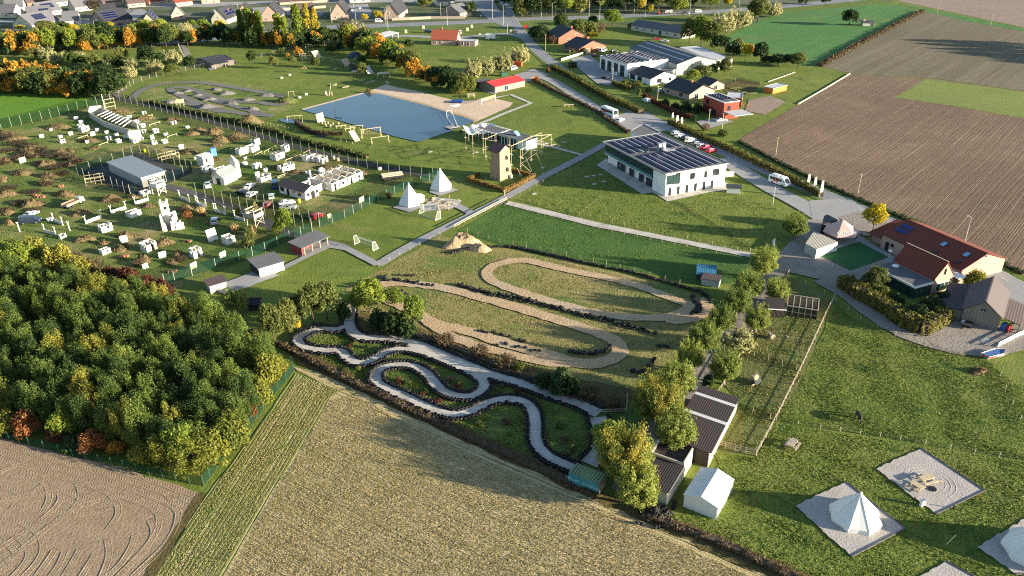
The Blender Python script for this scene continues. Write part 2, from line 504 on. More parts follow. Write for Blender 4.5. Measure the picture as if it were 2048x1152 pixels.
M_CONCRETE = ground('concrete',[(.3,(.34,.32,.285)),(.5,(.44,.415,.375)),(.7,(.53,.505,.46))],med=.35,fine=2.0,bump=.3,bdist=.04,
     patch=[((.24,.215,.185),.3,.52,.66,.65),((.5,.45,.37),.12,.55,.7,.5)])
M_GRAVEL = ground('gravel',[(.3,(.28,.25,.23)),(.5,(.38,.35,.33)),(.7,(.48,.45,.42))],med=.4,fine=4.0,w=(.2,.3,.5),bump=.9,bdist=.12,
                  patch=((.25,.21,.18),.22,.56,.7,.4),fine_detail=6)
M_LANE = ground('lane_dirt',[(.3,(.17,.15,.13)),(.5,(.23,.205,.18)),(.7,(.31,.28,.25))],med=.35,fine=2.2,bump=.7)
M_DIRT = ground('track_dirt',[(.3,(.31,.215,.125)),(.5,(.4,.29,.175)),(.7,(.48,.37,.24))],med=.45,fine=2.2,bump=.8,patch=((.38,.33,.26),.08,.5,.65,.5))
M_BEACH = ground('beach_sand',[(.3,(.46,.35,.25)),(.5,(.54,.42,.31)),(.7,(.62,.5,.38))],fine=2.5,bump=.5)
M_PUMP = ground('pump_track',[(.3,(.11,.105,.1)),(.5,(.15,.143,.137)),(.7,(.2,.19,.175))],fine=2,bump=.4)
M_MOUND = ground('dry_mound',[(.3,(.08,.06,.03)),(.45,(.16,.115,.06)),(.6,(.26,.19,.11)),(.75,(.36,.28,.17))],med=.5,fine=2.2,bump=1.4,bdist=.5,patch=((.1,.13,.03),.3,.52,.64,.7))
M_HEAP = ground('earth_heap',[(.3,(.3,.2,.12)),(.5,(.46,.33,.2)),(.7,(.58,.44,.3))],med=.6,fine=2.0,bump=1.2,bdist=.4)
M_PADDIRT = ground('bare_pen_soil',[(.3,(.075,.095,.028)),(.5,(.115,.13,.042)),(.62,(.16,.145,.06)),(.75,(.27,.2,.115))],med=.3,fine=2.0,patch=((.09,.15,.03),.1,.5,.66,.6))
M_TURF = ground('artificial_turf',[(.3,(.02,.085,.03)),(.5,(.026,.1,.035)),(.7,(.035,.115,.042))],fine=4,bump=.3,rough=.9)
M_WHITEPAINT = paint('road_paint',(215,218,220),.7,.1)
M_DARKYARD = ground('dark_yard',[(.3,(.06,.06,.065)),(.5,(.09,.088,.09)),(.7,(.13,.125,.12))],fine=2)
M_DITCH = ground('ditch_bank',[(.3,(.05,.05,.02)),(.5,(.11,.09,.035)),(.7,(.24,.17,.08))],med=.6,fine=2.2,bump=1.3,bdist=.5)
def water_mat():
 t = NT('pond_water'); p = t.pos()
 n = t.noise(p,.9,4,.6); n2 = t.noise(p,.05,3,.5)
 c = t.ramp(n2,[(.3,(.024,.056,.088)),(.7,(.034,.074,.11))])
 return t.surf(c,.12,t.bump(n,.22,.12),0,.45)
M_WATER = water_mat()
# ---------------------------------------------------------------- ground,fields,roads
g = MB().poly([(-2500,-400,0),(2500,-400,0),(2500,3000,0),(-2500,3000,0)])
o = part('ground',g,M_LAWN,None); o['kind'] = 'structure'
area('village_ground',[(-500,60),(0,75),(330,62),(660,62),(720,60),(1000,40),(1060,60),(1100,40),(1440,70),(1560,22),(1780,4),(1800,-30),(2300,-60),(2300,-150),(-500,-150)],M_VILLAGE,1,.6)
area('sown_field',[(-250,140),(0,163),(60,180),(190,193),(206,204),(100,236),(0,259),(-250,320)],M_BRIGHT,1)
area('playing_ground',[(-250,330),(0,262),(110,236),(205,207),(240,196),(300,206),(430,240),(600,290),(740,322),(868,345),(730,412),(640,456),(540,502),(345,580),(250,560),(160,510),(0,470),(-250,430)],M_WILD,1,.3)
area('young_crop_field',[(1445,78),(1500,47),(1560,26),(1750,9),(1795,8),(1838,24),(1640,131),(1600,130),(1540,108),(1480,112)],M_WINTER,2)
area('drilled_field',[(1646,134),(1846,22),(1930,40),(2048,62),(2500,140),(2500,270),(2048,182),(1868,157),(1703,148)],M_DARKPLOUGH,2)
area('far_field',[(1796,2),(1825,-40),(2500,-90),(2500,130),(2048,55),(1930,30)],M_FARPLOUGH,2)
area('field_margin',[(1795,6),(1930,33),(2048,57),(2500,135),(2500,142),(2048,63),(1930,42),(1846,22)],M_WINTER,3,.3)
area('ploughed_field',[(1703,149),(1868,158),(2048,184),(2600,290),(2800,900),(2300,690),(2048,545),(1960,497),(1830,438),(1700,388),(1560,330),(1478,278)],M_PLOUGH,2)
area('sprouting_strip',[(1853,158),(2048,184),(2600,285),(2600,350),(2048,237),(1900,211),(1790,195)],M_GREENSTRIP,3,.3)
area('stubble_field',[(664,790),(700,770),(800,830),(1000,925),(1250,1030),(1560,1170),(2100,1420),(1800,1900),(200,1900),(440,1165),(512,1036),(622,864)],M_STUBBLE,2,.15)
area('cover_crop_strip',[(592,748),(650,768),(700,770),(664,790),(622,864),(512,1036),(440,1165),(200,1900),(-100,1900),(300,1165),(408,1000),(425,978),(500,880)],M_STRIP,3,.15)
area('tilled_field',[(-600,740),(-200,822),(0,876),(230,932),(400,985),(398,1005),(300,1165),(-100,1900),(-1200,1900)],M_SAND,2,.2)
area('field_edge_soil',[(396,988),(412,986),(404,1002),(312,1152),(250,1300),(215,1300),(285,1152)],M_DITCH,4,.35)
area('track_shadow_path',[(585,735),(640,745),(800,818),(1000,912),(1250,1017),(1560,1150),(1550,1162),(1250,1032),(1000,926),(780,828),(640,765)],M_STUBBLE,4,.25)  # smooth headland along the hedge: plain stubble material without standing blades
area('dry_track_ground',[(752,545),(880,470),(980,492),(1100,512),(1300,560),(1395,590),(1430,620),(1380,700),(1310,740),(1270,775),(1120,770),(900,700),(830,660),(700,620),(690,575)],M_DRY,1,.4)
area('kart_ground',[(555,690),(600,660),(700,645),(840,660),(1000,720),(1250,800),(1300,870),(1260,1000),(1180,1000),(900,850),(700,740)],M_VERGE,2,.3)
area('brook_bank',[(690,640),(720,622),(830,650),(960,700),(1100,745),(1270,780),(1255,818),(1100,775),(940,705),(830,668),(740,668)],M_DITCH,3,.4)
area('hedge_bank',[(548,680),(600,695),(720,755),(900,840),(1100,930),(1240,1000),(1300,1015),(1600,1140),(1750,1230),(1690,1250),(1560,1165),(1240,1025),(1000,915),(800,822),(600,728)],M_DITCH,5,.4)
area('animal_pen',[(1575,548),(1668,600),(1600,770),(1512,912),(1425,900),(1478,800),(1445,770),(1505,660),(1540,600)],M_PADDIRT,2,.2)
area('horse_paddock',[(1672,604),(1700,630),(1840,692),(1960,712),(2040,770),(2300,960),(2300,1000),(2048,920),(1800,880),(1552,842),(1600,770)],M_PADDOCK,2,.2)
area('arena_field',[(1008,408),(1200,455),(1505,515),(1490,560),(1420,575),(1290,545),(1150,520),(1050,505),(935,468),(915,462)],M_FIELDGREEN,2)
area('tent_field',[(1425,902),(1512,914),(1552,845),(1800,884),(2048,924),(2500,1010),(2500,1500),(1800,1400),(1560,1165),(1330,1025),(1440,930)],M_PADDOCK,2,.2)
area('hall_lawn',[(1035,400),(1200,300),(1330,400),(1450,380),(1600,430),(1560,495),(1500,512),(1200,448)],M_PADDOCK,2,.15)
ROADC = [(985,-30),(1010,10),(1032,50),(1062,88),(1110,130),(1190,180),(1290,232),(1400,283),(1520,336),(1640,386),(1760,437),(1880,494),(2000,556),(2150,635),(2400,780)]
band('road',ROADC,6.2,M_ROAD,6,0,3)
band('road_verge',ROADC,9.5,M_VERGE,5,.25,2)
band('main_road',[(300,90),(640,56),(700,54),(800,50),(950,44),(1060,38),(1150,36),(1300,30),(1450,22),(1600,10),(1760,-6),(2000,-26)],15,M_ROAD,7,0,5)
band('main_road_verge',[(660,62),(800,57),(950,52),(1060,46),(1150,43),(1300,36),(1450,27),(1600,14),(1760,0)],26,M_VERGE,4,.4,5)
band('slip_road',[(700,78),(800,72),(900,76),(960,72),(1020,68),(1055,78)],7,M_PLAZA,6,.1,3)
area('side_street',[(940,-20),(965,-20),(1000,20),(1030,52),(1010,56),(978,40),(950,15)],M_ROAD,8)
band('service_road',[(1065,152),(1100,160),(1150,190),(1200,222),(1236,243),(1262,256)],5.5,M_PLAZA,7,.1,2)
area('entrance_yard',[(1222,236),(1262,222),(1290,226),(1340,250),(1352,256),(1330,263),(1290,262),(1262,260),(1245,258)],M_PLAZA,8,.15)
band('drive',[(1440,318),(1480,340),(1540,376),(1600,408),(1640,432),(1668,452)],6.4,M_PLAZA,8,.05,2)
area('forecourt',[(1618,402),(1700,398),(1740,425),(1800,447),(1765,470),(1718,470),(1690,440),(1650,440),(1625,440)],M_PLAZA,9,.05)
area('terrace',[(1716,424),(1730,430),(1785,450),(1768,468),(1728,474),(1712,458),(1676,436)],M_LANE,10,.05)
area('courtyard',[(1608,440),(1660,440),(1720,472),(1800,520),(1760,560),(1680,580),(1640,560),(1575,545),(1560,505),(1600,480)],M_LANE,9,.15)
area('courtyard_walk',[(1632,508),(1720,476),(1800,522),(1790,534),(1718,486),(1640,512)],M_PLAZA,11)
area('artificial_turf',[(1636,511),(1718,485),(1777,516),(1700,543)],M_TURF,12)
band('lane',[(1620,470),(1596,490),(1570,520),(1528,580),(1490,640),(1440,700),(1405,750),(1372,800),(1330,850),(1295,890),(1270,930),(1250,985)],4.2,M_LANE,8,.12,2)
band('farm_lane',[(1640,560),(1690,588),(1760,640),(1810,668),(1870,690),(1930,702)],4.2,M_LANE,8,.2,2)
area('barn_yard',[(1838,662),(1896,636),(1935,650),(2010,655),(2048,640),(2150,690),(2048,700),(2000,716),(1940,712),(1870,695)],M_LANE,9,.25)
area('barn_pavement',[(1960,540),(1985,530),(2100,600),(2200,680),(2040,640),(2010,600)],M_PLAZA,8,.1)
area('workshop_yard',[(1140,118),(1180,110),(1200,128),(1250,158),(1275,176),(1250,176),(1195,168),(1160,140)],M_PLAZA,8,.1)
area('hut_yard',[(1000,172),(1030,150),(1068,138),(1100,150),(1075,158),(1040,170),(1012,180)],M_PLAZA,8,.1)
area('school_terrace',[(1193,331),(1212,318),(1246,330),(1330,386),(1447,364),(1478,378),(1420,385),(1335,404),(1306,386),(1284,389)],M_CONCRETE,8)
area('red_house_path',[(1392,243),(1440,236),(1468,244),(1410,260)],M_PLAZA,8)
band('path',[(755,531),(820,493),(900,452),(1000,402),(1080,358),(1150,322),(1212,288)],3.0,M_PLAZA,8,.05,2)
area('path_end',[(655,480),(690,490),(752,522),(762,531),(748,533),(690,502),(660,497),(620,515),(500,575),(450,590),(420,580),(520,556),(612,510)],M_PLAZA,9,.06)
band('path_spur',[(905,408),(930,420),(950,432)],2.6,M_PLAZA,9,.05,1,True if False else False)
area('tent_terrace',[(842,418),(868,395),(925,402),(915,412),(900,420),(870,421),(850,425)],M_GRAVEL,9,.12)
area('tent_pad',[(858,385),(880,371),(918,381),(880,393)],M_PLAZA,8)
area('tent_pad',[(786,416),(812,404),(846,414),(820,426)],M_PLAZA,8)
area('grit_path',[(1018,403),(1200,447),(1508,508),(1506,517),(1300,476),(1190,455),(1010,410)],M_CONCRETE,8,.12)
band('pavilion_path',[(925,262),(960,248),(1012,226),(1062,207),(1022,190),(990,196)],2.0,M_CONCRETE,7,0,2,straight=True)
band('pavilion_path',[(1075,288),(1110,296),(1170,312)],1.6,M_CONCRETE,7,0,2,straight=True)
area('hut_yard_paving',[(965,182),(990,190),(1024,172),(1000,166)],M_PLAZA,7)
area('pond_edge',[(602,219),(732,184),(736,187),(608,222)],M_BEACH,8)
area('beach',[(730,186),(772,169),(790,174),(840,184),(915,203),(950,201),(975,194),(1026,206),(1020,214),(948,246),(920,240),(850,216),(780,196)],M_BEACH,6,.1)
area('wet_sand',[(746,183),(800,195),(850,207),(890,220),(925,229),(956,240),(949,247),(900,228),(850,214),(800,202),(745,192)],M_DIRT,7,.12)
area('water',[(605,221),(732,187),(758,188),(800,199),(850,211),(890,224),(925,234),(949,243),(900,264),(837,285),(790,274),(700,248)],M_WATER,9)
area('pool_water',[(558,240),(575,238),(598,242),(610,252),(640,266),(665,270),(640,274),(610,262),(590,248),(570,246)],M_WATER,7,smooth=True,step=.6)
PUMP = [(262,200),(285,180),(330,168),(400,166),(470,176),(540,188),(580,198),(560,210),(520,206),(480,204),(430,196),(380,178),(345,176),(350,186),(400,208),(470,226),(540,232)]
area('pump_track_grass',[(240,195),(300,164),(400,158),(520,172),(600,198),(590,214),(550,232),(500,240),(440,230),(300,208)],M_WILD,1,.3)
band('pump_track',PUMP,3.6,M_PUMP,8,.25,2)
band('pump_track',[(345,200),(400,214),(440,224),(470,222)],3.4,M_PUMP,9,.25,2)
band('pump_track',[(385,190),(440,205),(500,222),(545,234)],3.2,M_PUMP,10,.25,2)
band('gravel_track',[(240,195),(232,186),(250,178)],3,M_LANE,6,.2,2)
band('fence_path',[(180,200),(235,198),(430,245),(600,296),(740,330),(860,352)],3.2,M_DARKYARD,4,.3,2)
area('compound_yard',[(155,345),(275,305),(385,345),(270,392)],M_DARKYARD,5,.2)
band('dark_track',[(330,372),(400,392),(480,420),(560,460),(620,478)],3.6,M_DARKYARD,4,.4,2)
area('shed_yard',[(440,570),(520,540),(560,552),(470,584)],M_PLAZA,8)
area('grey_shed_floor',[(416,136),(460,118),(474,126),(420,142)],M_PLAZA,8)
band('hedge_lane',[(355,80),(370,98),(380,118),(395,132)],3,M_LANE,5,.2,2)
PADS = [[(1691,965),(1590,1013),(1703,1115),(1810,1059)],[(1841,898),(1751,939),(1872,1030),(1969,983)],
  [(2095,1012),(1955,1095),(2030,1150),(2230,1150)],[(1890,1124),(1830,1160),(1920,1260),(2050,1210)]]
for q in PADS:
 area('gravel_square',q,M_GRAVEL,8,.16,step=.6)
 Q = [G(*p) for p in q]; mb = MB()
 for a,b in ((Q[3],Q[0]),(Q[2],Q[3])): mb.bar((a.x,a.y,.2),(b.x,b.y,.2),.12,.22)
 o = part('kerb_board',mb,M_DARKYARD,None); o['kind'] = 'structure'
M_KART = M_CONCRETE
KART = [
 ([(702,613),(698,640),(702,662),(723,676),(765,679),(797,681),(839,692),(881,710),(934,732),(987,753),(1039,768),(1092,787),(1145,805),(1198,829)],2.5),
 ([(698,652),(675,661),(644,660),(617,668),(597,682),(612,697),(649,703),(681,704),(697,718),(718,728),(744,723),(776,706),(807,700),(850,708),(892,724),(934,742),(964,762),(966,781),(939,795),(902,791),(876,775),(855,750),(828,735),(797,732),(765,739),(752,756),(765,774),(807,793),(850,814),(902,831),(939,826),(976,808),(1013,800),(1048,806),(1067,826),(1071,855),(1072,885),(1092,912),(1124,929),(1150,940)],2.0),
 ([(1195,836),(1206,870),(1200,905),(1178,930)],3.0)]
for pts,w in KART:
 band('kart_track',pts,w,M_KART,9 if w > 2.2 else 10,.06,.6)
band('track_bridge_approach',[(700,612),(712,604),(740,598)],3,M_DIRT,8,.2,1)
band('dirt_track',[(1350,600),(1250,565),(1130,540),(1050,522),(1000,528),(975,543),(985,563),(1050,588),(1130,612),(1220,632),(1300,637),(1350,632),(1378,612)],2.7,M_DIRT,8,.2,1.5,closed=True)
band('dirt_track',[(1395,600),(1413,612),(1405,628),(1375,640),(1330,640)],3.2,M_DIRT,9,.25,1.5)
band('dirt_track',[(715,600),(740,580),(780,567),(840,570),(900,580),(1000,606),(1080,630),(1160,655),(1225,680),(1240,705),(1210,725),(1160,728),(1100,712),(1020,690),(930,662),(870,648),(830,625),(780,602),(760,590)],3.1,M_DIRT,8,.22,1.5)
band('dirt_track',[(850,640),(900,672),(960,694),(1040,715),(1100,726),(1180,728)],2.6,M_DIRT,9,.3,1.5)
def dashes(name,pts,width,on,off,layer,off_side=0.0):
 line = resample(smooth_line([G(*p) for p in pts],2),.5)
 mb = MB(); i = 0; k = int(on / .5); s = int((on + off) / .5); z = next_lay(layer)
 while i + k < len(line):
  a,b = line[i],line[i + k]; t = (b - a).normalized(); n = Vector((-t.y,t.x)); a = a + n * off_side; b = b + n * off_side
  mb.poly([(*(a - n * width / 2),z),(*(b - n * width / 2),z),(*(b + n * width / 2),z),(*(a + n * width / 2),z)])
  i += s
 o = part(name,mb,M_WHITEPAINT,None); o['kind'] = 'structure'
dashes('road_marking',ROADC,.14,2.0,5.5,11)
dashes('road_edge_line',ROADC,.1,3.0,.0,11,2.7)
dashes('main_road_marking',[(640,55),(800,48),(950,42),(1060,36),(1150,34),(1300,28),(1450,20),(1600,8)],.3,3,5,11)
dashes('main_road_edge_line',[(640,59),(800,53),(950,47),(1060,41),(1150,38),(1300,32),(1450,24),(1600,12)],.25,3,0,11)
mb = MB()
for x,y in ((955,22),(962,32),(1022,62)):
 p = G(x,y); mb.poly([(p.x - .3,p.y - 4,lay(12)),(p.x + .3,p.y - 4,lay(12)),(p.x + .3,p.y + 1,lay(12)),(p.x + 1.2,p.y + 1,lay(12)),(p.x,p.y + 4,lay(12)),(p.x - 1.2,p.y + 1,lay(12)),(p.x - .3,p.y + 1,lay(12))])
o = part('road_arrow',mb,M_WHITEPAINT,None); o['kind'] = 'structure'
def tread_mat():
 t = NT('tyre_tread_print')
 uv = t.n('ShaderNodeTexCoord').outputs['UV']
 sp = t.n('ShaderNodeSeparateXYZ',i_0=uv)
 a = t.math('ABSOLUTE',t.math('SUBTRACT',sp.outputs[0],.5))
 ph = t.math('FRACT',t.math('ADD',t.math('DIVIDE',sp.outputs[1],.5),t.math('MULTIPLY',a,1.3)))
 tri = t.math('ABSOLUTE',t.math('SUBTRACT',ph,.5))
 n = t.noise(t.pos(),1.2,4,.6)
 h = t.math('ADD',t.math('MULTIPLY',tri,2.0),t.math('MULTIPLY',n,.8))
 c = t.ramp(n,[(.3,(.22,.16,.105)),(.7,(.34,.258,.176))])
 return t.surf(c,.95,t.bump(h,.4,.07),0,.1)
M_TREAD = tread_mat()
def rut(pts,w,i):
 line = smooth_line([G(*p) for p in pts],.5)
 n = len(line); vs = []; uv = []; L = 0
 rnd = random.Random(i)
 prof = [(-.5,.0,0),(-.42,.04,0),(-.3,-.0,.15),(0,.012,.5),(.3,-.0,.85),(.42,.035,1),(.5,.0,1)]
 for k,p in enumerate(line):
  t = (line[min(n - 1,k + 1)] - line[max(0,k - 1)]).normalized(); nn = Vector((-t.y,t.x))
  if k: L += (line[k] - line[k - 1]).length
  for u,z,uu in prof:
   q = p + nn * (u * w * 1.25)
   vs.append((q.x,q.y,lay(3) + .012 + max(0,z) * (.7 + .3 * math.sin(L * .7 + i))))
   uv.append((uu,L))
 m = len(prof); fs = []
 for k in range(n - 1):
  for j in range(m - 1):
   fs.append((k * m + j,(k + 1) * m + j,(k + 1) * m + j + 1,k * m + j + 1)[::-1])
 me = bpy.data.meshes.new('tyre_rut'); me.from_pydata(vs,[],fs)
 ul = me.uv_layers.new(name='UVMap'); ul.data.foreach_set('uv',[c for f in fs for q in f for c in uv[q]])
 me.materials.append(M_TREAD); me.update()
 o = link('tyre_rut',me); o['kind'] = 'structure'
RUTS = [
 [(-60,862),(120,912),(260,950),(390,992)],[(-60,872),(110,922),(250,962),(380,1005)],
 [(-60,890),(100,935),(230,970),(340,1010),(355,1040),(330,1090),(270,1150),(220,1200)],
 [(-60,905),(90,945),(200,980),(300,1015),(318,1045),(300,1085),(240,1150),(190,1210)],
 [(40,945),(110,950),(150,962),(162,990),(150,1015),(110,1045),(60,1085),(0,1135)],
 [(20,955),(80,962),(118,985),(115,1010),(70,1050),(10,1090),(-50,1130)],
 [(150,960),(205,978),(232,1005),(236,1030),(215,1060)],[(0,945),(40,930),(90,935)],
 [(40,918),(56,930),(62,955)],[(75,955),(95,975),(98,1000),(85,1025)],
 [(0,1040),(50,1050),(78,1070),(86,1098),(70,1130),(30,1170),(-20,1220)],
 [(-20,1062),(25,1070),(52,1090),(56,1115),(30,1150),(-20,1195)],
 [(-30,1085),(10,1088),(32,1105),(28,1125),(-10,1150)],
 [(110,1100),(90,1130),(60,1170),(10,1230)],[(130,1105),(115,1135),(80,1180)],[(160,1100),(130,1150),(90,1200)],
 [(215,1080),(218,1110),(205,1150),(180,1190)],[(270,1070),(262,1095),(240,1130),(200,1165)],
 [(190,1110),(165,1150),(140,1190)],[(300,1040),(308,1065),(290,1100),(250,1140)],[(0,1000),(50,992),(90,968)],
 [(355,990),(350,1015),(362,1035)],[(330,985),(350,1005),(372,1015)],[(60,1120),(20,1165),(-40,1220)],[(120,1000),(165,1010),(200,1000)],
 [(0,975),(60,990),(120,985),(180,1000),(240,1010)],[(20,1015),(90,1022),(160,1030),(215,1020)]]
for i,pts in enumerate(RUTS):
 rut(pts,.75,i)
for k in range(3):
 c = G(1858,966); line = [Vector((c.x + (2.2 + k * .7) * math.cos(a),c.y + (2.2 + k * .7) * math.sin(a) * .95)) for a in np.linspace(-1.2,2.6,40)]
 n = len(line); mb = MB(); vs = []
 for j,p in enumerate(line):
  d = Vector((p.x - c.x,p.y - c.y)).normalized()
  for u,z in ((-.12,0),(0,.025),(.12,0)):
   vs.append((p.x + d.x * u,p.y + d.y * u,lay(9) + z))
 mb.add(vs,[(j * 3 + q,j * 3 + q + 1,j * 3 + q + 4,j * 3 + q + 3) for j in range(n - 1) for q in (0,1)])
 o = part('raked_ring',mb,M_GRAVEL,None); o['kind'] = 'structure'
# ---------------------------------------------------------------- landmarks that labels refer to
for _k,_x,_y in (
 ('the wooden lookout tower',1000,362),('the white hall with solar roof',1329,393),('the swimming pond',837,285),
 ('the red-roofed beach hut',990,185),('the stone chapel',450,368),('the roofless castle ruin',327,462),
 ('the grey-roofed blockhouse',287,374),('the brown-roofed barrack',613,400),('the roofless rafter barrack',690,380),
 ('the long grey ship hull',240,262),('the white watchtower',330,390),('the red brick shelter',614,512),
 ('the white garden shed',520,554),('the two white tepees',850,405),('the little track bridge',700,640),
 ('the teal shipping container',1180,985),('the white marquee',1431,1039),('the striped dark stable',1440,860),
 ('the brick restaurant',1830,540),('the weathered timber barn',1960,650),('the pink pavilion canopy',1685,475),
 ('the flat-roofed red brick house',1445,230),('the workshop with solar roof',1250,150),('the red-tiled house',900,90),
 ('the pump track',420,200),('the dark timber shed by the meadow',425,135),('the lone field bunker',1735,50),
 ('the horse paddock',1750,780),('the blue paddock shelter',1410,560),('the right highway end',1560,15),
 ('the highway junction',1040,45),('the top left houses',100,40),('the carport by the slip road',775,84),('the gabled brick villa',1115,90)):
 landmark(_k,_x,_y)
# ---------------------------------------------------------------- foliage
def np_quads(name,V,mats,midx=None):
 n = len(V) // 4
 me = bpy.data.meshes.new(name)
 me.vertices.add(4 * n); me.vertices.foreach_set('co',V.astype(np.float32).ravel())
 me.loops.add(4 * n); me.loops.foreach_set('vertex_index',np.arange(4 * n,dtype=np.int32))
 me.polygons.add(n); me.polygons.foreach_set('loop_start',np.arange(0,4 * n,4,dtype=np.int32))
 me.polygons.foreach_set('loop_total',np.full(n,4,np.int32))
 for m in (mats if isinstance(mats,(list,tuple)) else [mats]): me.materials.append(m)
 if midx is not None: me.polygons.foreach_set('material_index',midx.astype(np.int32))
 me.update(calc_edges=True)
 return me
def unit(a): return a / np.maximum(1e-6,np.linalg.norm(a,axis=-1,keepdims=True))
def leaves(C,N,size,aspect,rng,along=None,bend=.9):
 """diamond leaf sprays at C, facing N (jittered); long axis along 'along' when given"""
 n = len(C)
 N = unit(N + rng.normal(0,bend,(n,3)))
 A = along if along is not None else rng.normal(0,1,(n,3))
 X = unit(A - N * np.sum(A * N,1,keepdims=True) + 1e-4)
 Y = np.cross(N,X)
 s = size * rng.uniform(.6,1.35,(n,1))
 a,b = X * s,Y * s / aspect
 V = np.stack([C - a,C - b,C + a * .9,C + b],1)
 return V.reshape(-1,3)
def clump_cloud(centres,radii,per,rng,stretch=None,shell=.55):
 P = []; N = []
 for c,r in zip(centres,radii):
  d = unit(rng.normal(0,1,(per,3)))
  q = rng.uniform(shell,1.0,(per,1)) ** .7
  e = d * q * r
  if stretch is not None:
   ax = stretch(c)
   e = e + ax * (e @ ax)[:,None] * .9 - np.cross(np.cross(e,ax),ax) * 0
  P.append(c + e); N.append(d)
 return np.concatenate(P),np.concatenate(N)
M_BARK = paint('bark',(.085,.065,.048),.9,.3,3,spec=.1,bump=.6)
M_BARKPALE = paint('pale_bark',(.17,.15,.12),.9,.25,3,spec=.1,bump=.5)
L_OAK = leaf_mat('oak_leaves',[(.25,(46,64,32)),(.45,(72,92,42)),(.6,(102,118,50)),(.8,(140,146,66))])
L_OAK2 = leaf_mat('oak_leaves_yellowing',[(.3,(84,96,40)),(.5,(122,124,50)),(.7,(160,148,60))])
L_WILLOW = leaf_mat('willow_leaves',[(.25,(76,94,44)),(.45,(108,122,56)),(.65,(138,146,68)),(.85,(166,164,78))],.9)
L_WILLOWG = leaf_mat('willow_leaves_yellow',[(.25,(100,102,44)),(.5,(140,132,54)),(.75,(172,154,62))],.6)
L_PALE = leaf_mat('pale_willow_leaves',[(.25,(128,130,88)),(.5,(158,156,108)),(.75,(184,176,126))])
L_YELLOW = leaf_mat('yellow_leaves',[(.25,(140,132,36)),(.5,(180,164,44)),(.8,(202,180,58))])
L_LIME = leaf_mat('lime_leaves',[(.25,(82,102,38)),(.5,(116,132,48)),(.75,(150,154,62))])
L_ORANGE = leaf_mat('orange_leaves',[(.2,(96,84,40)),(.4,(150,114,42)),(.6,(196,146,52)),(.85,(210,168,76))],.4)
L_RUST = leaf_mat('rust_leaves',[(.25,(88,62,38)),(.5,(132,86,52)),(.75,(164,114,70))])
L_RED = leaf_mat('dark_red_leaves',[(.25,(60,38,32)),(.5,(92,54,40)),(.75,(126,74,50))])
L_DARK = leaf_mat('dark_leaves',[(.25,(34,50,28)),(.5,(52,72,36)),(.75,(80,96,44))])
L_OLIVE = leaf_mat('olive_leaves',[(.25,(66,78,38)),(.5,(98,106,52)),(.75,(132,132,68))])
L_BROWN = leaf_mat('brown_leaves',[(.25,(66,56,42)),(.5,(94,80,58)),(.75,(126,108,80))])
L_STRAW = leaf_mat('straw',[(.25,(150,126,78)),(.5,(186,160,108)),(.75,(206,182,132))],.8,.3)
L_HEDGE = leaf_mat('hedge_leaves',[(.25,(60,68,32)),(.5,(92,94,42)),(.75,(132,122,56))],.8)
L_HEDGEBROWN = leaf_mat('beech_hedge_leaves',[(.25,(92,74,36)),(.5,(140,112,54)),(.75,(172,142,76))],.8)
L_CONIFER = leaf_mat('conifer_leaves',[(.25,(26,44,30)),(.5,(38,60,38)),(.75,(54,76,46))])
# ---------------------------------------------------------------- standing grass and straw: blades spread over the nearer fields
def spread(poly,n,seed,holes=()):
 rng = np.random.default_rng(seed)
 P = np.array([(p.x,p.y) for p in poly]); lo,hi = P.min(0),P.max(0)
 def ins(q,poly):
  c = np.zeros(len(q),bool); m = len(poly)
  for i in range(m):
   a,b = poly[i],poly[i - 1]
   k = (a[1] > q[:,1]) != (b[1] > q[:,1])
   with np.errstate(divide='ignore',invalid='ignore'):
    xx = (b[0] - a[0]) * (q[:,1] - a[1]) / (b[1] - a[1]) + a[0]
   c ^= k & (q[:,0] < xx)
  return c
 ar = .5 * abs(np.dot(P[:,0],np.roll(P[:,1],1)) - np.dot(P[:,1],np.roll(P[:,0],1)))
 q = rng.uniform(lo,hi,(int(n * (hi[0] - lo[0]) * (hi[1] - lo[1]) / ar),2))
 k = ins(q,P)
 for h in holes: k &= ~ins(q,np.array([(p.x,p.y) for p in h]))
 return q[k],rng
def clumpy(q,scale,seed):
 """smooth pseudo-noise in 0..1 used to thin and colour the blades"""
 r = np.random.default_rng(seed); v = np.zeros(len(q))
 for i in range(7):
  a = r.uniform(0,6.28); f = scale * r.uniform(.6,1.9)
  v += np.sin((q[:,0] * math.cos(a) + q[:,1] * math.sin(a)) * f + r.uniform(0,6.28))
 return 1 / (1 + np.exp(-v * .8))
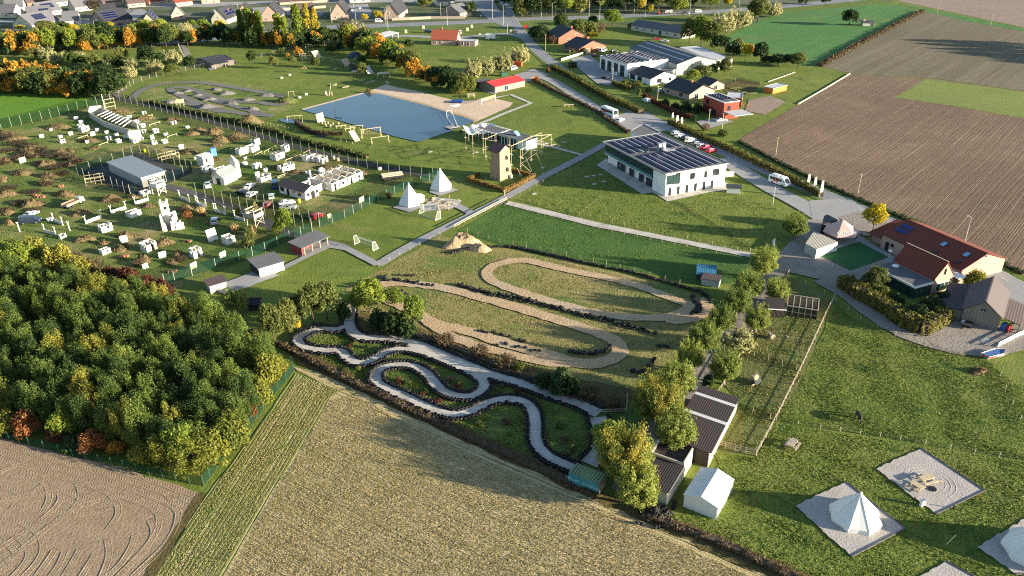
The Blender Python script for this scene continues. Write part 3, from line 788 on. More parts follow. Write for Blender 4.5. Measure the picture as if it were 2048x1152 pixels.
def blades(name,label,cat,poly,n,size,mats,seed,holes=(),thin=.5,lay_z=.06,flat=.35,rowang=None,pitch=None,asp=1.8,even=.5):
 q,rng = spread(poly,n,seed,holes)
 c = .5 + even * (clumpy(q,.7,seed + 1) - .5); c2 = clumpy(q,.16,seed + 2)
 keep = rng.random(len(q)) < (1 - thin) + thin * c
 q,c,c2 = q[keep],c[keep],c2[keep]
 if pitch:
  nx,ny = -math.sin(rowang),math.cos(rowang)
  s = q[:,0] * nx + q[:,1] * ny
  d = (np.round(s / pitch) * pitch - s) * rng.uniform(.5,1,len(s)) + rng.normal(0,.05,len(s))
  q = q + np.stack([nx * d,ny * d],1)
 m = len(q)
 z = size * (.35 + .9 * c)
 P = np.concatenate([q,(lay_z + z * .35)[:,None]],1)
 A = np.stack([rng.normal(0,1,m),rng.normal(0,1,m),np.abs(rng.normal(0,1,m)) * (1 - flat)],1)
 V = leaves(P,rng.normal(0,1,(m,3)),1.0,asp,rng,A,.2).reshape(m,4,3)
 V = P[:,None] + (V - P[:,None]) * (size * (.5 + .7 * c))[:,None,None]
 V[:,:,2] = np.maximum(V[:,:,2],lay_z - .05)
 k = len(mats); t = np.clip((c2 * .3 + rng.random(m) * .8) * k - .1,0,k - 1).astype(int)
 o = link(name,np_quads(name,V.reshape(-1,3),mats,t)); o['kind'] = 'stuff'; o['label'] = label; o['category'] = cat
 return o
L_G1 = leaf_mat('grass_blades_dark',[(.3,(68,86,31)),(.6,(90,103,37))],.9,.3)
L_G2 = leaf_mat('grass_blades',[(.3,(84,100,34)),(.6,(110,120,42))],.9,.3)
L_G3 = leaf_mat('grass_blades_dry',[(.3,(111,113,45)),(.6,(136,129,57))],.9,.3)
L_S1 = leaf_mat('stubble_dark',[(.3,(111,103,61)),(.6,(143,127,82))],.9,.25)
L_S2 = leaf_mat('stubble_pale',[(.3,(155,136,95)),(.6,(183,160,118))],.9,.25)
L_S3 = leaf_mat('stubble_green',[(.3,(96,103,44)),(.6,(121,123,55))],.9,.25)
PX = lambda *a: px(*a)
HOLES = [[G(*p) for p in q] for q in PADS]
blades('tent_field_grass','clumpy green grass of the tent field','grass',px((1425,905),(1512,916),(1552,847),(1800,886),(2048,926),(2200,950),(2200,1250),(1700,1200),(1335,1025),(1440,935)),34000,.15,[L_G1,L_G2,L_G2,L_G3],1,HOLES + [px((1364,1010),(1431,1042),(1466,984),(1405,960))],lay_z=.05)
blades('paddock_grass','rough grass of the horse paddock','grass',px((1672,608),(1700,634),(1840,694),(1960,714),(2040,772),(2200,880),(2200,950),(2048,920),(1800,880),(1552,842),(1600,770)),42000,.13,[L_G1,L_G2,L_G2],2,lay_z=.05)
blades('hall_lawn_grass','grass of the lawn round the white hall','grass',px((1035,400),(1190,314),(1270,372),(1306,390),(1335,406),(1420,388),(1450,384),(1590,432),(1560,495),(1500,510),(1200,446)),14000,.16,[L_G1,L_G2,L_G2],3,lay_z=.05)
blades('arena_grass_blades','grass of the arena field','grass',px((1010,410),(1200,457),(1500,517),(1488,560),(1420,575),(1290,543),(1150,518),(1050,503),(940,466)),8000,.15,[L_G1,L_G1,L_G2],4,lay_z=.05)
blades('dry_track_grass_blades','dry yellow grass between the dirt circuits','grass',px((752,545),(880,485),(980,500),(1100,518),(1300,566),(1395,596),(1430,620),(1380,700),(1310,740),(1270,775),(1120,765),(900,700),(830,655),(700,600)),34000,.13,[L_G3,L_G3,L_S1,L_S2],5,lay_z=.03)
blades('playing_ground_grass','tufted yellow-green grass of the playing ground','grass',px((-30,285),(60,262),(160,236),(240,210),(430,258),(600,305),(740,340),(850,352),(700,425),(540,498),(345,576),(160,508),(-30,460)),36000,.16,[L_G1,L_G2,L_G2],6,lay_z=.03)
blades('stubble_straw','straw and weeds standing in rows on the stubble field','stubble',px((664,800),(710,790),(800,842),(1000,935),(1250,1040),(1560,1180),(1700,1250),(1600,1300),(380,1300),(455,1165),(520,1036),(626,864)),160000,.085,[L_S1,L_S2,L_S1,L_S3],7,thin=.3,lay_z=.07,flat=.3,even=.15)
blades('crop_strip_plants','green cover crop rows with straw','crop',px((596,756),(650,772),(690,780),(655,800),(616,870),(506,1036),(436,1160),(380,1300),(250,1300),(306,1165),(412,1000),(430,978),(505,880)),26000,.09,[L_G2,L_S3,L_S1,L_S2],8,thin=.3,lay_z=.08,even=.3)
blades('kart_island_grass','grass on the kart circuit islands and banks','grass',px((575,690),(640,650),(700,660),(840,690),(1000,740),(1190,830),(1190,930),(1120,940),(900,850),(700,745)),26000,.2,[L_G1,L_G2,L_G3,L_S1],9,lay_z=.02)
blades('pen_grass','sparse grass of the animal pen','grass',px((1575,560),(1660,606),(1598,765),(1508,905),(1430,892),(1484,800),(1450,772),(1510,660)),14000,.15,[L_G2,L_G3,L_S1],10,thin=.8,lay_z=.05)
def trunk_mb(h,r,rng,limbs=4,spread=.35,n=7):
 mb = MB(); lean = rng.normal(0,.02,2)
 p = Vector((0,0,-.15)); k = 4
 pts = [(Vector((lean[0] * h * (i / k) ** 1.5,lean[1] * h * (i / k) ** 1.5,h * i / k - .15 * (i == 0))),r * (1.25 if i == 0 else 1 - .55 * i / k)) for i in range(k + 1)]
 for (a,ra),(b,rb) in zip(pts,pts[1:]): mb.tube(a,b,ra,rb,n)
 for i in range(limbs):
  z = h * (.55 + .4 * i / max(1,limbs)); t = rng.uniform(0,6.28)
  a = pts[2][0].lerp(pts[4][0],min(1,max(0,(z / h - .5) * 2)))
  b = a + Vector((math.cos(t) * spread * h,math.sin(t) * spread * h,h * rng.uniform(.25,.5)))
  mb.tube(a,b,r * .42,r * .14,5)
 return mb
def crown_round(H,W,rng,n=34,per=60,leaf=.34,base=.22,flat=1.0,asp=1.7,mats=None,frac=None,upright=.0):
 """broad uneven crown of many leaf clumps; H total height, W crown width"""
 z0 = H * base; hz = (H - z0) / 2; cz = z0 + hz
 d = unit(rng.normal(0,1,(n,3))); d[:,2] = np.where(d[:,2] < -.5,-d[:,2],d[:,2])
 k = rng.uniform(.62,.92,(n,1))
 C = d * k * np.array([W / 2,W / 2,hz]) + np.array([0,0,cz])
 C[:,2] = np.maximum(C[:,2],z0 * .9)
 rad = rng.uniform(.13,.24,n) * W
 P,N = clump_cloud(C,rad,per,rng)
 if upright: P[:,2] += rng.uniform(-1,1,len(P)) ** 3 * upright
 V = leaves(P,N + np.array([0,0,.35]),leaf,asp,rng)
 mi = None
 if mats: mi = np.repeat((rng.random(n) < frac).astype(int),per)
 return V,mi
def crown_spire(H,W,rng,n=46,per=120,leaf=.15):
 """young oak grown in a stand: loose upright tufts round a pointed top"""
 z = rng.uniform(.18,.96,n); t = rng.uniform(0,6.28,n)
 rad = W / 2 * np.clip(np.sin(np.clip(z,0,1) ** .8 * 2.75),.12,1) * rng.uniform(.55,1.0,n)
 C = np.stack([np.cos(t) * rad,np.sin(t) * rad,z * H],1)
 R_ = rng.uniform(.1,.2,n) * W
 P = []; N = []; A = []
 for c,r in zip(C,R_):
  d = unit(rng.normal(0,1,(per,3))) * rng.uniform(.3,1,(per,1)) ** .6 * r
  d[:,2] *= 2.1
  P.append(c + d); N.append(unit(d)); A.append(np.tile(np.array([c[0] * .35,c[1] * .35,1.0]),(per,1)) + rng.normal(0,.6,(per,3)))
 return leaves(np.concatenate(P),np.concatenate(N),leaf,1.7,rng,np.concatenate(A),.7),None
def crown_feather(H,W,rng,n=60,per=46,leaf=.42,base=.3,asp=3.2,mats=None,frac=0):
 """pollard willow: many upright feathery shoots from a low head"""
 head = H * base
 P = []; N = []; A = []; mi = []
 for i in range(n):
  t = rng.uniform(0,6.28); u = rng.uniform(0,1) ** .6
  el = (1.0 - u) * 1.25 + .22 * u
  d = np.array([math.cos(t) * math.cos(el),math.sin(t) * math.cos(el),math.sin(el)])
  L = (1 / math.sqrt((d[0] ** 2 + d[1] ** 2) / (W / 2) ** 2 + d[2] ** 2 / (H - head) ** 2)) * rng.uniform(.78,1.08)
  s = rng.uniform(.25,1,(per,1)) ** .75
  w = .05 * W * (1.15 - s * .55)
  q = np.array([0,0,head]) + d * s * L + rng.normal(0,1,(per,3)) * w
  q[:,2] += s[:,0] * .1 * L
  P.append(q); N.append(np.tile(d,(per,1)) + rng.normal(0,.8,(per,3))); A.append(np.tile(d + np.array([0,0,.5]),(per,1)) + rng.normal(0,.35,(per,3)))
  mi.append(np.full(per,int(rng.random() < frac)))
 P = np.concatenate(P); P[:,2] = np.maximum(P[:,2],head * .5)
 return leaves(P,np.concatenate(N),leaf,asp,rng,np.concatenate(A),.5),(np.concatenate(mi) if mats else None)
def crown_column(H,W,rng,n=40,per=50,leaf=.4,base=.06):
 z = rng.uniform(base,.97,n) * H
 prof = np.sin(np.clip((z / H),0,1) ** .75 * 3.0) * .5 + .18
 t = rng.uniform(0,6.28,n)
 C = np.stack([np.cos(t) * prof * W * .26,np.sin(t) * prof * W * .26,z],1)
 P,N = clump_cloud(C,rng.uniform(.13,.24,n) * W,per,rng)
 return leaves(P,N,leaf,1.8,rng,np.tile(np.array([0,0,1.0]),(len(P),1)) + rng.normal(0,.5,(len(P),3))),None
def crown_shrub(H,W,rng,n=22,per=50,leaf=.28,mats=None,frac=.3):
 t = rng.uniform(0,6.28,n); u = np.sqrt(rng.uniform(0,1,n)); e = rng.uniform(0,1,n)
 C = np.stack([np.cos(t) * u * W * .36,np.sin(t) * u * W * .36,H * (.22 + .6 * np.sqrt(np.maximum(0,1 - u * u)) * (.35 + .65 * e))],1)
 P,N = clump_cloud(C,rng.uniform(.14,.24,n) * W,per,rng)
 P[:,2] = np.maximum(P[:,2],.05)
 top = (e > .55) if mats else None
 return leaves(P,N + np.array([0,0,.3]),leaf,1.7,rng),(np.repeat((top & (rng.random(n) < frac * 2)).astype(int),per) if mats else None)
def crown_twigs(H,W,rng,n=520,leaf=.5):
 """sparse, nearly leafless bush of upright pale shoots"""
 t = rng.uniform(0,6.28,n); u = np.sqrt(rng.uniform(0,1,n)); k = rng.uniform(.15,1,n)
 P = np.stack([np.cos(t) * u * W * .5 * (.45 + .55 * k),np.sin(t) * u * W * .5 * (.45 + .55 * k),H * k * (1.05 - .35 * u)],1)
 A = np.stack([np.cos(t) * u * .5,np.sin(t) * u * .5,np.ones(n)],1)
 return leaves(P,rng.normal(0,1,(n,3)),leaf,4.5,rng,A,.2),None
PROTO = {}
def proto(kind,maker,mats,H,W,trunk,variants=3,bark=None,seed=1):
 out = []
 for i in range(variants):
  rng = np.random.default_rng(seed * 100 + i)
  V,mi = maker(H,W,rng)
  cm = np_quads(kind + '_crown',V,mats,mi)
  th,tr,limbs,spread = trunk
  tm = trunk_mb(th,tr,rng,limbs,spread).mesh(kind + '_trunk',bark or M_BARK)
  out.append((tm,cm,H,W))
 PROTO[kind] = out
proto('oak',lambda H,W,r: crown_spire(H,W,r),L_OAK,9,5.0,(5.2,.16,4,.22),5,seed=1)
proto('yellow_oak',lambda H,W,r: crown_spire(H,W,r),L_OAK2,9,5.0,(5.2,.16,4,.22),3,seed=2)
proto('willow',lambda H,W,r: crown_feather(H,W,r,150,100,.16,.2,2.4),L_WILLOW,6.5,6.0,(2.2,.32,5,.3),4,M_BARKPALE,seed=3)
proto('yellow_willow',lambda H,W,r: crown_feather(H,W,r,170,190,.16,.16,2.2,mats=1,frac=.5),[L_WILLOWG,L_WILLOW],9,9,(3.2,.42,6,.32),3,M_BARKPALE,seed=4)
proto('grey_willow',lambda H,W,r: crown_feather(H,W,r,100,60,.3,.12,2.6),L_PALE,6.5,6.0,(2.0,.25,5,.3),3,M_BARKPALE,seed=5)
proto('poplar',lambda H,W,r: crown_column(H,W,r,60,60,.42),L_LIME,14,4.2,(12,.2,3,.06),3,seed=6)
proto('yellow_poplar',lambda H,W,r: crown_column(H,W,r,60,60,.42),leaf_mat('poplar_yellow',[(.25,(128,126,44)),(.5,(170,156,54)),(.8,(194,172,64))]),14,3.6,(12,.2,3,.06),2,seed=7)
proto('yellow_tree',lambda H,W,r: crown_round(H,W,r,34,70,.22,.32),L_YELLOW,5.5,4.5,(3,.11,4,.25),3,seed=8)
proto('lime_tree',lambda H,W,r: crown_round(H,W,r,44,90,.24,.12),L_LIME,7,5.5,(4,.16,4,.25),3,seed=9)
proto('orange_tree',lambda H,W,r: crown_shrub(H,W,r,30,60,.32),L_ORANGE,6,5.5,(3,.14,3,.25),3,seed=10)
proto('orange_top_shrub',lambda H,W,r: crown_shrub(H,W,r,32,60,.34,1,.4),[L_DARK,L_ORANGE],6,5.5,(3,.14,3,.25),3,seed=11)
proto('dark_tree',lambda H,W,r: crown_round(H,W,r,40,64,.36,.08),L_DARK,7,5.5,(4,.16,4,.2),3,seed=12)
proto('olive_tree',lambda H,W,r: crown_round(H,W,r,44,90,.26,.1),L_OLIVE,7,5.5,(4,.16,4,.2),3,seed=13)
proto('rust_shrub',lambda H,W,r: crown_shrub(H,W,r,30,110,.15),L_RUST,3.5,4,(1.5,.08,3,.3),2,seed=14)
proto('red_shrub',lambda H,W,r: crown_shrub(H,W,r,24,60,.28),L_RED,3.5,4.2,(1.5,.08,3,.3),2,seed=15)
proto('yellow_shrub',lambda H,W,r: crown_shrub(H,W,r,34,110,.16),L_OAK2,3.5,4.2,(1.5,.08,3,.3),3,seed=16)
proto('green_shrub',lambda H,W,r: crown_shrub(H,W,r,24,60,.26),L_OLIVE,3,3.6,(1.3,.08,3,.3),3,seed=17)
proto('dark_shrub',lambda H,W,r: crown_shrub(H,W,r,24,60,.28),L_DARK,3,3.8,(1.3,.08,3,.3),3,seed=18)
proto('bare_bush',lambda H,W,r: crown_twigs(H,W,r),L_BROWN,5,4.5,(2,.1,5,.4),2,M_BARKPALE,seed=19)
proto('straw_bush',lambda H,W,r: crown_twigs(H,W,r,420,.5),L_STRAW,3,3,(.8,.06,3,.4),2,M_BARKPALE,seed=20)
proto('conifer',lambda H,W,r: crown_column(H,W,r,40,50,.4),L_CONIFER,7,3.6,(5,.14,2,.05),2,seed=21)
proto('sapling',lambda H,W,r: crown_round(H,W,r,9,12,.2,.5),L_STRAW,3.2,1.4,(2.2,.04,3,.2),2,M_BARKPALE,seed=22)
WORDS = {'oak': 'dense green oak-like tree','yellow_oak': 'yellowing green tree','willow': 'pale green pollard willow with feathery shoots','yellow_willow': 'large golden-green willow with bushy crown',
 'grey_willow': 'pale grey-green willow bush','poplar': 'tall slim yellow-green poplar','yellow_poplar': 'slim golden yellow poplar','yellow_tree': 'small bright yellow tree',
 'lime_tree': 'bushy lime green tree','orange_tree': 'bushy orange autumn tree','orange_top_shrub': 'dark shrub with orange top','dark_tree': 'dark green bushy tree','olive_tree': 'olive green bushy tree',
 'rust_shrub': 'rust brown autumn shrub','red_shrub': 'dark red autumn shrub','yellow_shrub': 'yellow-green autumn shrub','green_shrub': 'low green shrub','dark_shrub': 'dark green shrub',
 'bare_bush': 'nearly bare brown bush','straw_bush': 'tuft of tall dry straw','conifer': 'dark upright conifer','sapling': 'thin young tree with few leaves'}
NAMES = {'oak': 'oak_tree','yellow_oak': 'oak_tree','willow': 'willow_tree','yellow_willow': 'willow_tree','grey_willow': 'willow_bush','poplar': 'poplar_tree','yellow_poplar': 'poplar_tree','yellow_tree': 'autumn_tree',
 'lime_tree': 'leafy_tree','orange_tree': 'autumn_tree','orange_top_shrub': 'autumn_shrub','dark_tree': 'leafy_tree','olive_tree': 'leafy_tree','rust_shrub': 'autumn_shrub','red_shrub': 'autumn_shrub','yellow_shrub': 'autumn_shrub',
 'green_shrub': 'shrub','dark_shrub': 'shrub','bare_bush': 'bare_bush','straw_bush': 'straw_tuft','conifer': 'conifer_tree','sapling': 'young_tree'}
TREE_RND = random.Random(5)
def plant(kind,p,H,W,label=None,group=None):
 tm,cm,h0,w0 = TREE_RND.choice(PROTO[kind])
 shr = 'shrub' in kind or 'bush' in kind
 o = thing(NAMES[kind],label or WORDS[kind],'tuft' if kind == 'straw_bush' else ('shrub' if shr else 'tree'),(p.x,p.y,p.z),TREE_RND.uniform(0,6.28),group)
 o.scale = (W / w0,W / w0,H / h0)
 link('stem' if shr else 'trunk',tm,o); link('foliage' if shr else 'crown',cm,o)
 if label is None: describe(o,WORDS[kind])
 return o
def tree(kind,x,yb,yt,wpx,label=None,group=None):
 """base pixel, top row and crown width as surveyed in the photograph"""
 p = G(x,yb)
 return plant(kind,p,max(.8,HT(x,yb,x,yt)),wpx * mpp(x,yb),label,group)
# --- the wood at the lower left
WOOD = px((-120,560),(0,562),(100,580),(230,610),(350,635),(450,672),(520,715),(553,745),(500,840),(462,895),(405,933),(330,922),(150,878),(0,843),(-140,805))
def scatter(poly,spacing,seed,n=6000):
 rr = random.Random(seed); pts = []
 x0,x1 = min(p.x for p in poly),max(p.x for p in poly); y0,y1 = min(p.y for p in poly),max(p.y for p in poly)
 for _ in range(n):
  p = (rr.uniform(x0,x1),rr.uniform(y0,y1))
  if inside(p,poly) and all((p[0] - q[0]) ** 2 + (p[1] - q[1]) ** 2 > spacing ** 2 for q in pts): pts.append(p)
 return pts
GLADE = G(100,690)
rr = random.Random(11)
for (x,y) in scatter(WOOD,3.0,3,9000):
 p = Vector((x,y,0))
 if dist2(p,GLADE) < 4.5: continue
 k = 'yellow_oak' if rr.random() < .12 else 'oak'
 H = rr.uniform(6.4,8.8)
 plant(k,p,H,rr.uniform(3.7,4.8),('yellowing green tree among the dense wood at lower left' if k == 'yellow_oak' else 'dense green broadleaf tree standing in the wood at lower left'),
          ('yellowing trees in the wood' if k == 'yellow_oak' else 'green trees in the wood'))
for spec in (('rust_shrub',500,838,782,46),('yellow_shrub',541,775,700,60),('yellow_shrub',520,812,750,55),('yellow_shrub',470,900,815,75),('yellow_shrub',430,925,850,75),('yellow_oak',395,945,870,85),
             ('red_shrub',118,880,848,50),('rust_shrub',62,872,815,55),('rust_shrub',190,902,855,65),('orange_tree',236,912,878,40),('yellow_shrub',290,925,880,60),('lime_tree',135,880,820,50),('yellow_shrub',20,866,815,60),('lime_tree',372,935,850,60),
             ('dark_shrub',160,896,862,60),('yellow_oak',340,935,860,60),('yellow_shrub',560,748,715,40),
             ('yellow_shrub',20,530,475,80),('yellow_shrub',75,535,470,70),('yellow_shrub',125,545,482,65),('lime_tree',45,545,485,70),('yellow_shrub',165,560,508,60),('bare_bush',185,555,515,60),('bare_bush',150,535,500,45),
             ('red_shrub',225,570,530,50),('red_shrub',262,580,528,55),('red_shrub',300,592,545,50),('red_shrub',330,600,556,48),('yellow_shrub',205,585,540,55),('yellow_shrub',245,600,555,50),('lime_tree',285,622,570,50),('rust_shrub',312,610,572,44),('rust_shrub',352,618,580,38),('yellow_tree',280,640,588,36),
             ('bare_bush',370,625,595,40),('red_shrub',395,640,612,40),('dark_shrub',420,645,615,50),('bare_bush',470,665,640,40),('dark_shrub',385,620,600,45),('dark_shrub',505,690,655,45),('bare_bush',440,665,635,40),('red_shrub',520,690,655,34),
             ('willow',475,625,568,50),('yellow_shrub',90,640,590,44),('rust_shrub',108,655,610,36)):
 tree(*spec)
# --- trees round the little bridge
for spec in (('olive_tree',548,680,612,48),('olive_tree',580,668,602,46),('olive_tree',603,650,590,40),('olive_tree',628,648,572,56),('olive_tree',655,640,566,52),('lime_tree',740,625,560,58),('lime_tree',718,625,580,36),
             ('lime_tree',828,660,594,44),('dark_shrub',788,668,618,58),('dark_shrub',815,676,636,44),('dark_shrub',760,655,618,46),('yellow_tree',596,664,640,16),('lime_tree',790,610,580,44),('dark_shrub',690,640,600,30),
             ('dark_shrub',1130,788,742,64),('dark_shrub',1090,775,745,50),('bare_bush',960,712,690,40),('bare_bush',890,690,668,44),('bare_bush',1010,735,710,50),('bare_bush',1180,800,770,40),('bare_bush',1225,815,785,40),('yellow_shrub',1040,742,722,24)):
 tree(*spec)
# --- pollard willows along the lane
LANE_W = [(1586,478,420,52),(1551,604,548,48),(1522,556,486,54),(1494,600,536,60),(1471,632,566,58),(1510,664,602,52),(1441,666,602,54),(1406,706,634,66),(1476,702,652,62),(1379,742,672,56),(1446,768,686,62),(1352,796,712,72),(1536,528,490,40)]
for i,(x,yb,yt,w) in enumerate(LANE_W):
 if i == 0: tree('willow',x,yb,yt,w,'round pale willow on the lawn corner beside the forecourt')
 elif i == 8: tree('grey_willow',x,yb,yt,w,'palest willow on the right side of the dirt lane')
 else:
  o = tree('willow',x,yb,yt,w,None,'willows lining the dirt lane')
for spec in (('yellow_willow',1314,842,738,104,'big golden willow beside the upper end of the kart straight'),('yellow_willow',1248,955,846,118,'largest golden-green willow leaning over the teal container'),
             ('willow',1347,902,808,84,'dense pale green willow between the two dark sheds'),('willow',1272,1012,920,90,'green willow over the scrapped tyre heap'),('lime_tree',1215,925,850,70,'yellow-green willow at the end of the kart straight'),
             ('dark_shrub',1416,772,748,24,'small dark shrub at the stable corner')):
 tree(*spec)
# --- round the restaurant and the forecourt
for spec in (('yellow_tree',1744,466,410,42,'single bright yellow tree on the terrace forecourt'),('olive_tree',1748,585,535,46),('yellow_shrub',1762,600,570,40),('dark_shrub',1790,610,585,36),('yellow_shrub',1946,578,534,44),('lime_tree',1908,588,572,24),
             ('dark_shrub',1860,630,590,54),('dark_shrub',1830,645,605,50),('dark_shrub',1885,610,580,40),('red_shrub',1855,615,592,30),('yellow_shrub',1715,585,560,40),('olive_tree',1735,575,548,34),('dark_shrub',1810,650,622,40)):
 tree(*spec)
# --- hedges: a leafy wall with an uneven top,one object each
def hedge(label,pts,w,h,mat,leaf=.22,dens=26,seed=1,cat='hedge',straight=True,ragged=.18):
 rng = np.random.default_rng(seed)
 line = resample([Vector((p.x,p.y)) for p in ([G(*q) for q in pts] if straight else smooth_line([G(*q) for q in pts],1))],.5)
 P = []; N = []
 o0 = line[0]
 for i,p in enumerate(line):
  t = (line[min(i + 1,len(line) - 1)] - line[max(0,i - 1)]).normalized(); nn = Vector((-t.y,t.x))
  hh = h * (1 + ragged * math.sin(i * .9 + seed) * .5 + rng.normal(0,ragged * .4)); ww = w * (1 + rng.normal(0,ragged * .5))
  for _ in range(int(dens * (.5 * (w + 2 * h)))):
   s = rng.uniform(0,w + 2 * h)
   a = rng.uniform(-.3,.3)
   if s < h: q = (-ww / 2,s / h * hh,(-1,0))
   elif s < h + w: q = ((s - h) / w * ww - ww / 2,hh,(0,1))
   else: q = (ww / 2,(s - h - w) / h * hh,(1,0))
   P.append((p.x + nn.x * q[0] + t.x * a - o0.x,p.y + nn.y * q[0] + t.y * a - o0.y,max(.05,q[1] + rng.normal(0,.06))))
   N.append((nn.x * q[2][0],nn.y * q[2][0],q[2][1]))
 V = leaves(np.array(P),np.array(N),leaf,1.6,rng,None,.75)
 core = MB()
 for a,b in zip(line[::4],line[4::4] + [line[-1]]):
  core.bar((a.x - o0.x,a.y - o0.y,h * .44),(b.x - o0.x,b.y - o0.y,h * .44),w * .72,h * .86)
 root = thing('hedge',label,cat,(o0.x,o0.y,0))
 part('stems',core,M_BARK,root)
 link('foliage',np_quads('hedge_foliage',V,mat),root)
 return root
hedge('long clipped hedge between service road and main village road',[(1106,138),(1140,155),(1180,179),(1230,207),(1282,228)],2.6,2.0,L_HEDGE,.4,9,2)
hedge('clipped hedge between hall car park and road',[(1338,248),(1400,277),(1460,303),(1520,332),(1580,362),(1640,394)],1.6,1.7,L_HEDGE,.34,11,3)
hedge('tall yellow-green hedge bending round the restaurant garden',[(1682,572),(1720,598),(1770,625),(1805,652),(1842,668),(1866,655),(1893,640)],2.6,2.9,L_HEDGE,.3,16,4)
hedge('low brown beech hedge on the near side of the tower',[(937,362),(1008,384)],.9,1.2,L_HEDGEBROWN,.18,32,5)
hedge('low yellow-brown beech hedge along the path by the tower',[(1008,386),(1040,371),(1070,354)],.9,1.2,L_HEDGEBROWN,.18,32,6)
hedge('low brown hedge stub left of the tower',[(937,362),(960,351)],.9,1.2,L_HEDGEBROWN,.18,32,7)
hedge('low hedge on the far side of the tower',[(1024,343),(1046,348),(1060,354)],.9,1.0,L_HEDGEBROWN,.18,32,8)
hedge('scrubby ditch hedge along the upper playing ground fence',[(300,205),(360,220),(420,233),(480,247),(540,262),(600,282),(680,302),(735,316)],2.2,1.0,L_OLIVE,.4,8,9,straight=False,ragged=.5)
hedge('rough brown hedge along the stubble field edge',[(556,690),(600,712),(700,765),(800,812),(900,860),(1000,905),(1100,950),(1200,995)],1.3,.8,L_BROWN,.2,20,10,straight=False,ragged=.4)
hedge('rough dark hedge between stubble field and tent field',[(1285,1030),(1350,1055),(1450,1092),(1560,1145),(1700,1215)],1.3,.7,L_BROWN,.18,22,11,straight=False,ragged=.4)
hedge('clipped yellow hedge in front of the workshop office',[(1226,170),(1256,180),(1266,175)],1.8,1.8,L_HEDGE,.4,9,12)
hedge('dark hedge in front of the bungalow along the road',[(1288,195),(1320,213),(1360,232),(1385,238)],1.6,1.5,L_RED,.4,9,13)
hedge('square dark hedge block beside the workshop yard',[(1140,136),(1150,133)],2.5,2.0,L_DARK,.4,9,14)
hedge('rough brown hedge between pond lawn and service road',[(1066,160),(1100,178),(1150,202),(1190,222),(1212,238),(1232,250),(1258,268)],1.1,.9,L_BROWN,.34,9,15,ragged=.4)
hedge('brushy ditch hedge below the dirt track',[(735,668),(830,672),(930,705),(1040,752),(1140,792),(1250,822)],1.6,.6,L_BROWN,.18,20,16,straight=False,ragged=.5)
hedge('reed fringe along the play pool',[(592,246),(612,262),(640,270),(685,270)],1.0,1.3,L_BROWN,.34,14,17,straight=False,ragged=.6)
hedge('long straw-coloured grass hedge beside the upper field ditch',[(1640,133),(1720,88),(1790,52),(1846,23)],2.4,1.2,L_BROWN,.5,6,18,ragged=.4)
hedge('dark roadside ditch hedge along the ploughed field',[(1478,284),(1560,327),(1640,366),(1712,398),(1800,435),(1900,478),(2048,550)],1.2,.55,L_DARK,.3,12,19,ragged=.5)
for x,y in ((2130,92),(2165,100),(2205,110),(2240,118),(2290,124),(2330,130),(2370,138)):
 plant('dark_tree',G(x,y),15,11)
# --- far tree belts
belt = random.Random(21)
def belt_row(pts,n,kinds,hpx,wpx,jx=5,jy=4):
 line = [Vector(p) for p in pts]
 L = [0]
 for a,b in zip(line,line[1:]): L.append(L[-1] + (b - a).length)
 for i in range(n):
  s = (i + .5) / n * L[-1]
  k = max(j for j in range(len(L) - 1) if L[j] <= s)
  q = line[k].lerp(line[k + 1],(s - L[k]) / (L[k + 1] - L[k]))
  x,y = q.x + belt.uniform(-jx,jx),q.y + belt.uniform(-jy,jy)
  h = hpx * belt.uniform(.8,1.2)
  tree(belt.choice(kinds),x,y,y - h,wpx * belt.uniform(.8,1.25))
belt_row([(-20,182),(60,186),(130,190),(195,192),(228,192)],26,['orange_top_shrub','orange_top_shrub','dark_tree','orange_tree','olive_tree'],50,44)
belt_row([(-10,165),(90,172),(180,178)],9,['orange_top_shrub','orange_tree','dark_tree'],50,42)
belt_row([(-10,106),(80,106),(160,102),(240,96),(300,94),(356,92)],36,['orange_tree','dark_tree','orange_tree','olive_tree','orange_top_shrub','lime_tree'],44,30)
belt_row([(-10,96),(100,94),(200,88),(350,82)],22,['dark_tree','olive_tree','lime_tree','orange_top_shrub'],38,28)
belt_row([(376,90),(430,88),(500,92),(560,96),(640,92),(680,84)],32,['orange_tree','dark_tree','dark_tree','dark_tree','orange_top_shrub'],34,26)
belt_row([(690,88),(740,110),(790,135),(830,155),(870,172),(900,185)],20,['dark_tree','orange_top_shrub','orange_tree','lime_tree','olive_tree'],42,36)
belt_row([(720,84),(775,112),(815,132),(860,158)],9,['orange_tree','orange_top_shrub','olive_tree'],34,30)
belt_row([(690,76),(720,82),(748,92)],6,['grey_willow','bare_bush','grey_willow'],36,34)
belt_row([(905,186),(925,188),(942,186)],4,['olive_tree','yellow_shrub','dark_tree'],34,32)
belt_row([(60,118),(120,128),(200,134),(280,148)],9,['olive_tree','grey_willow','green_shrub','dark_tree'],28,30)
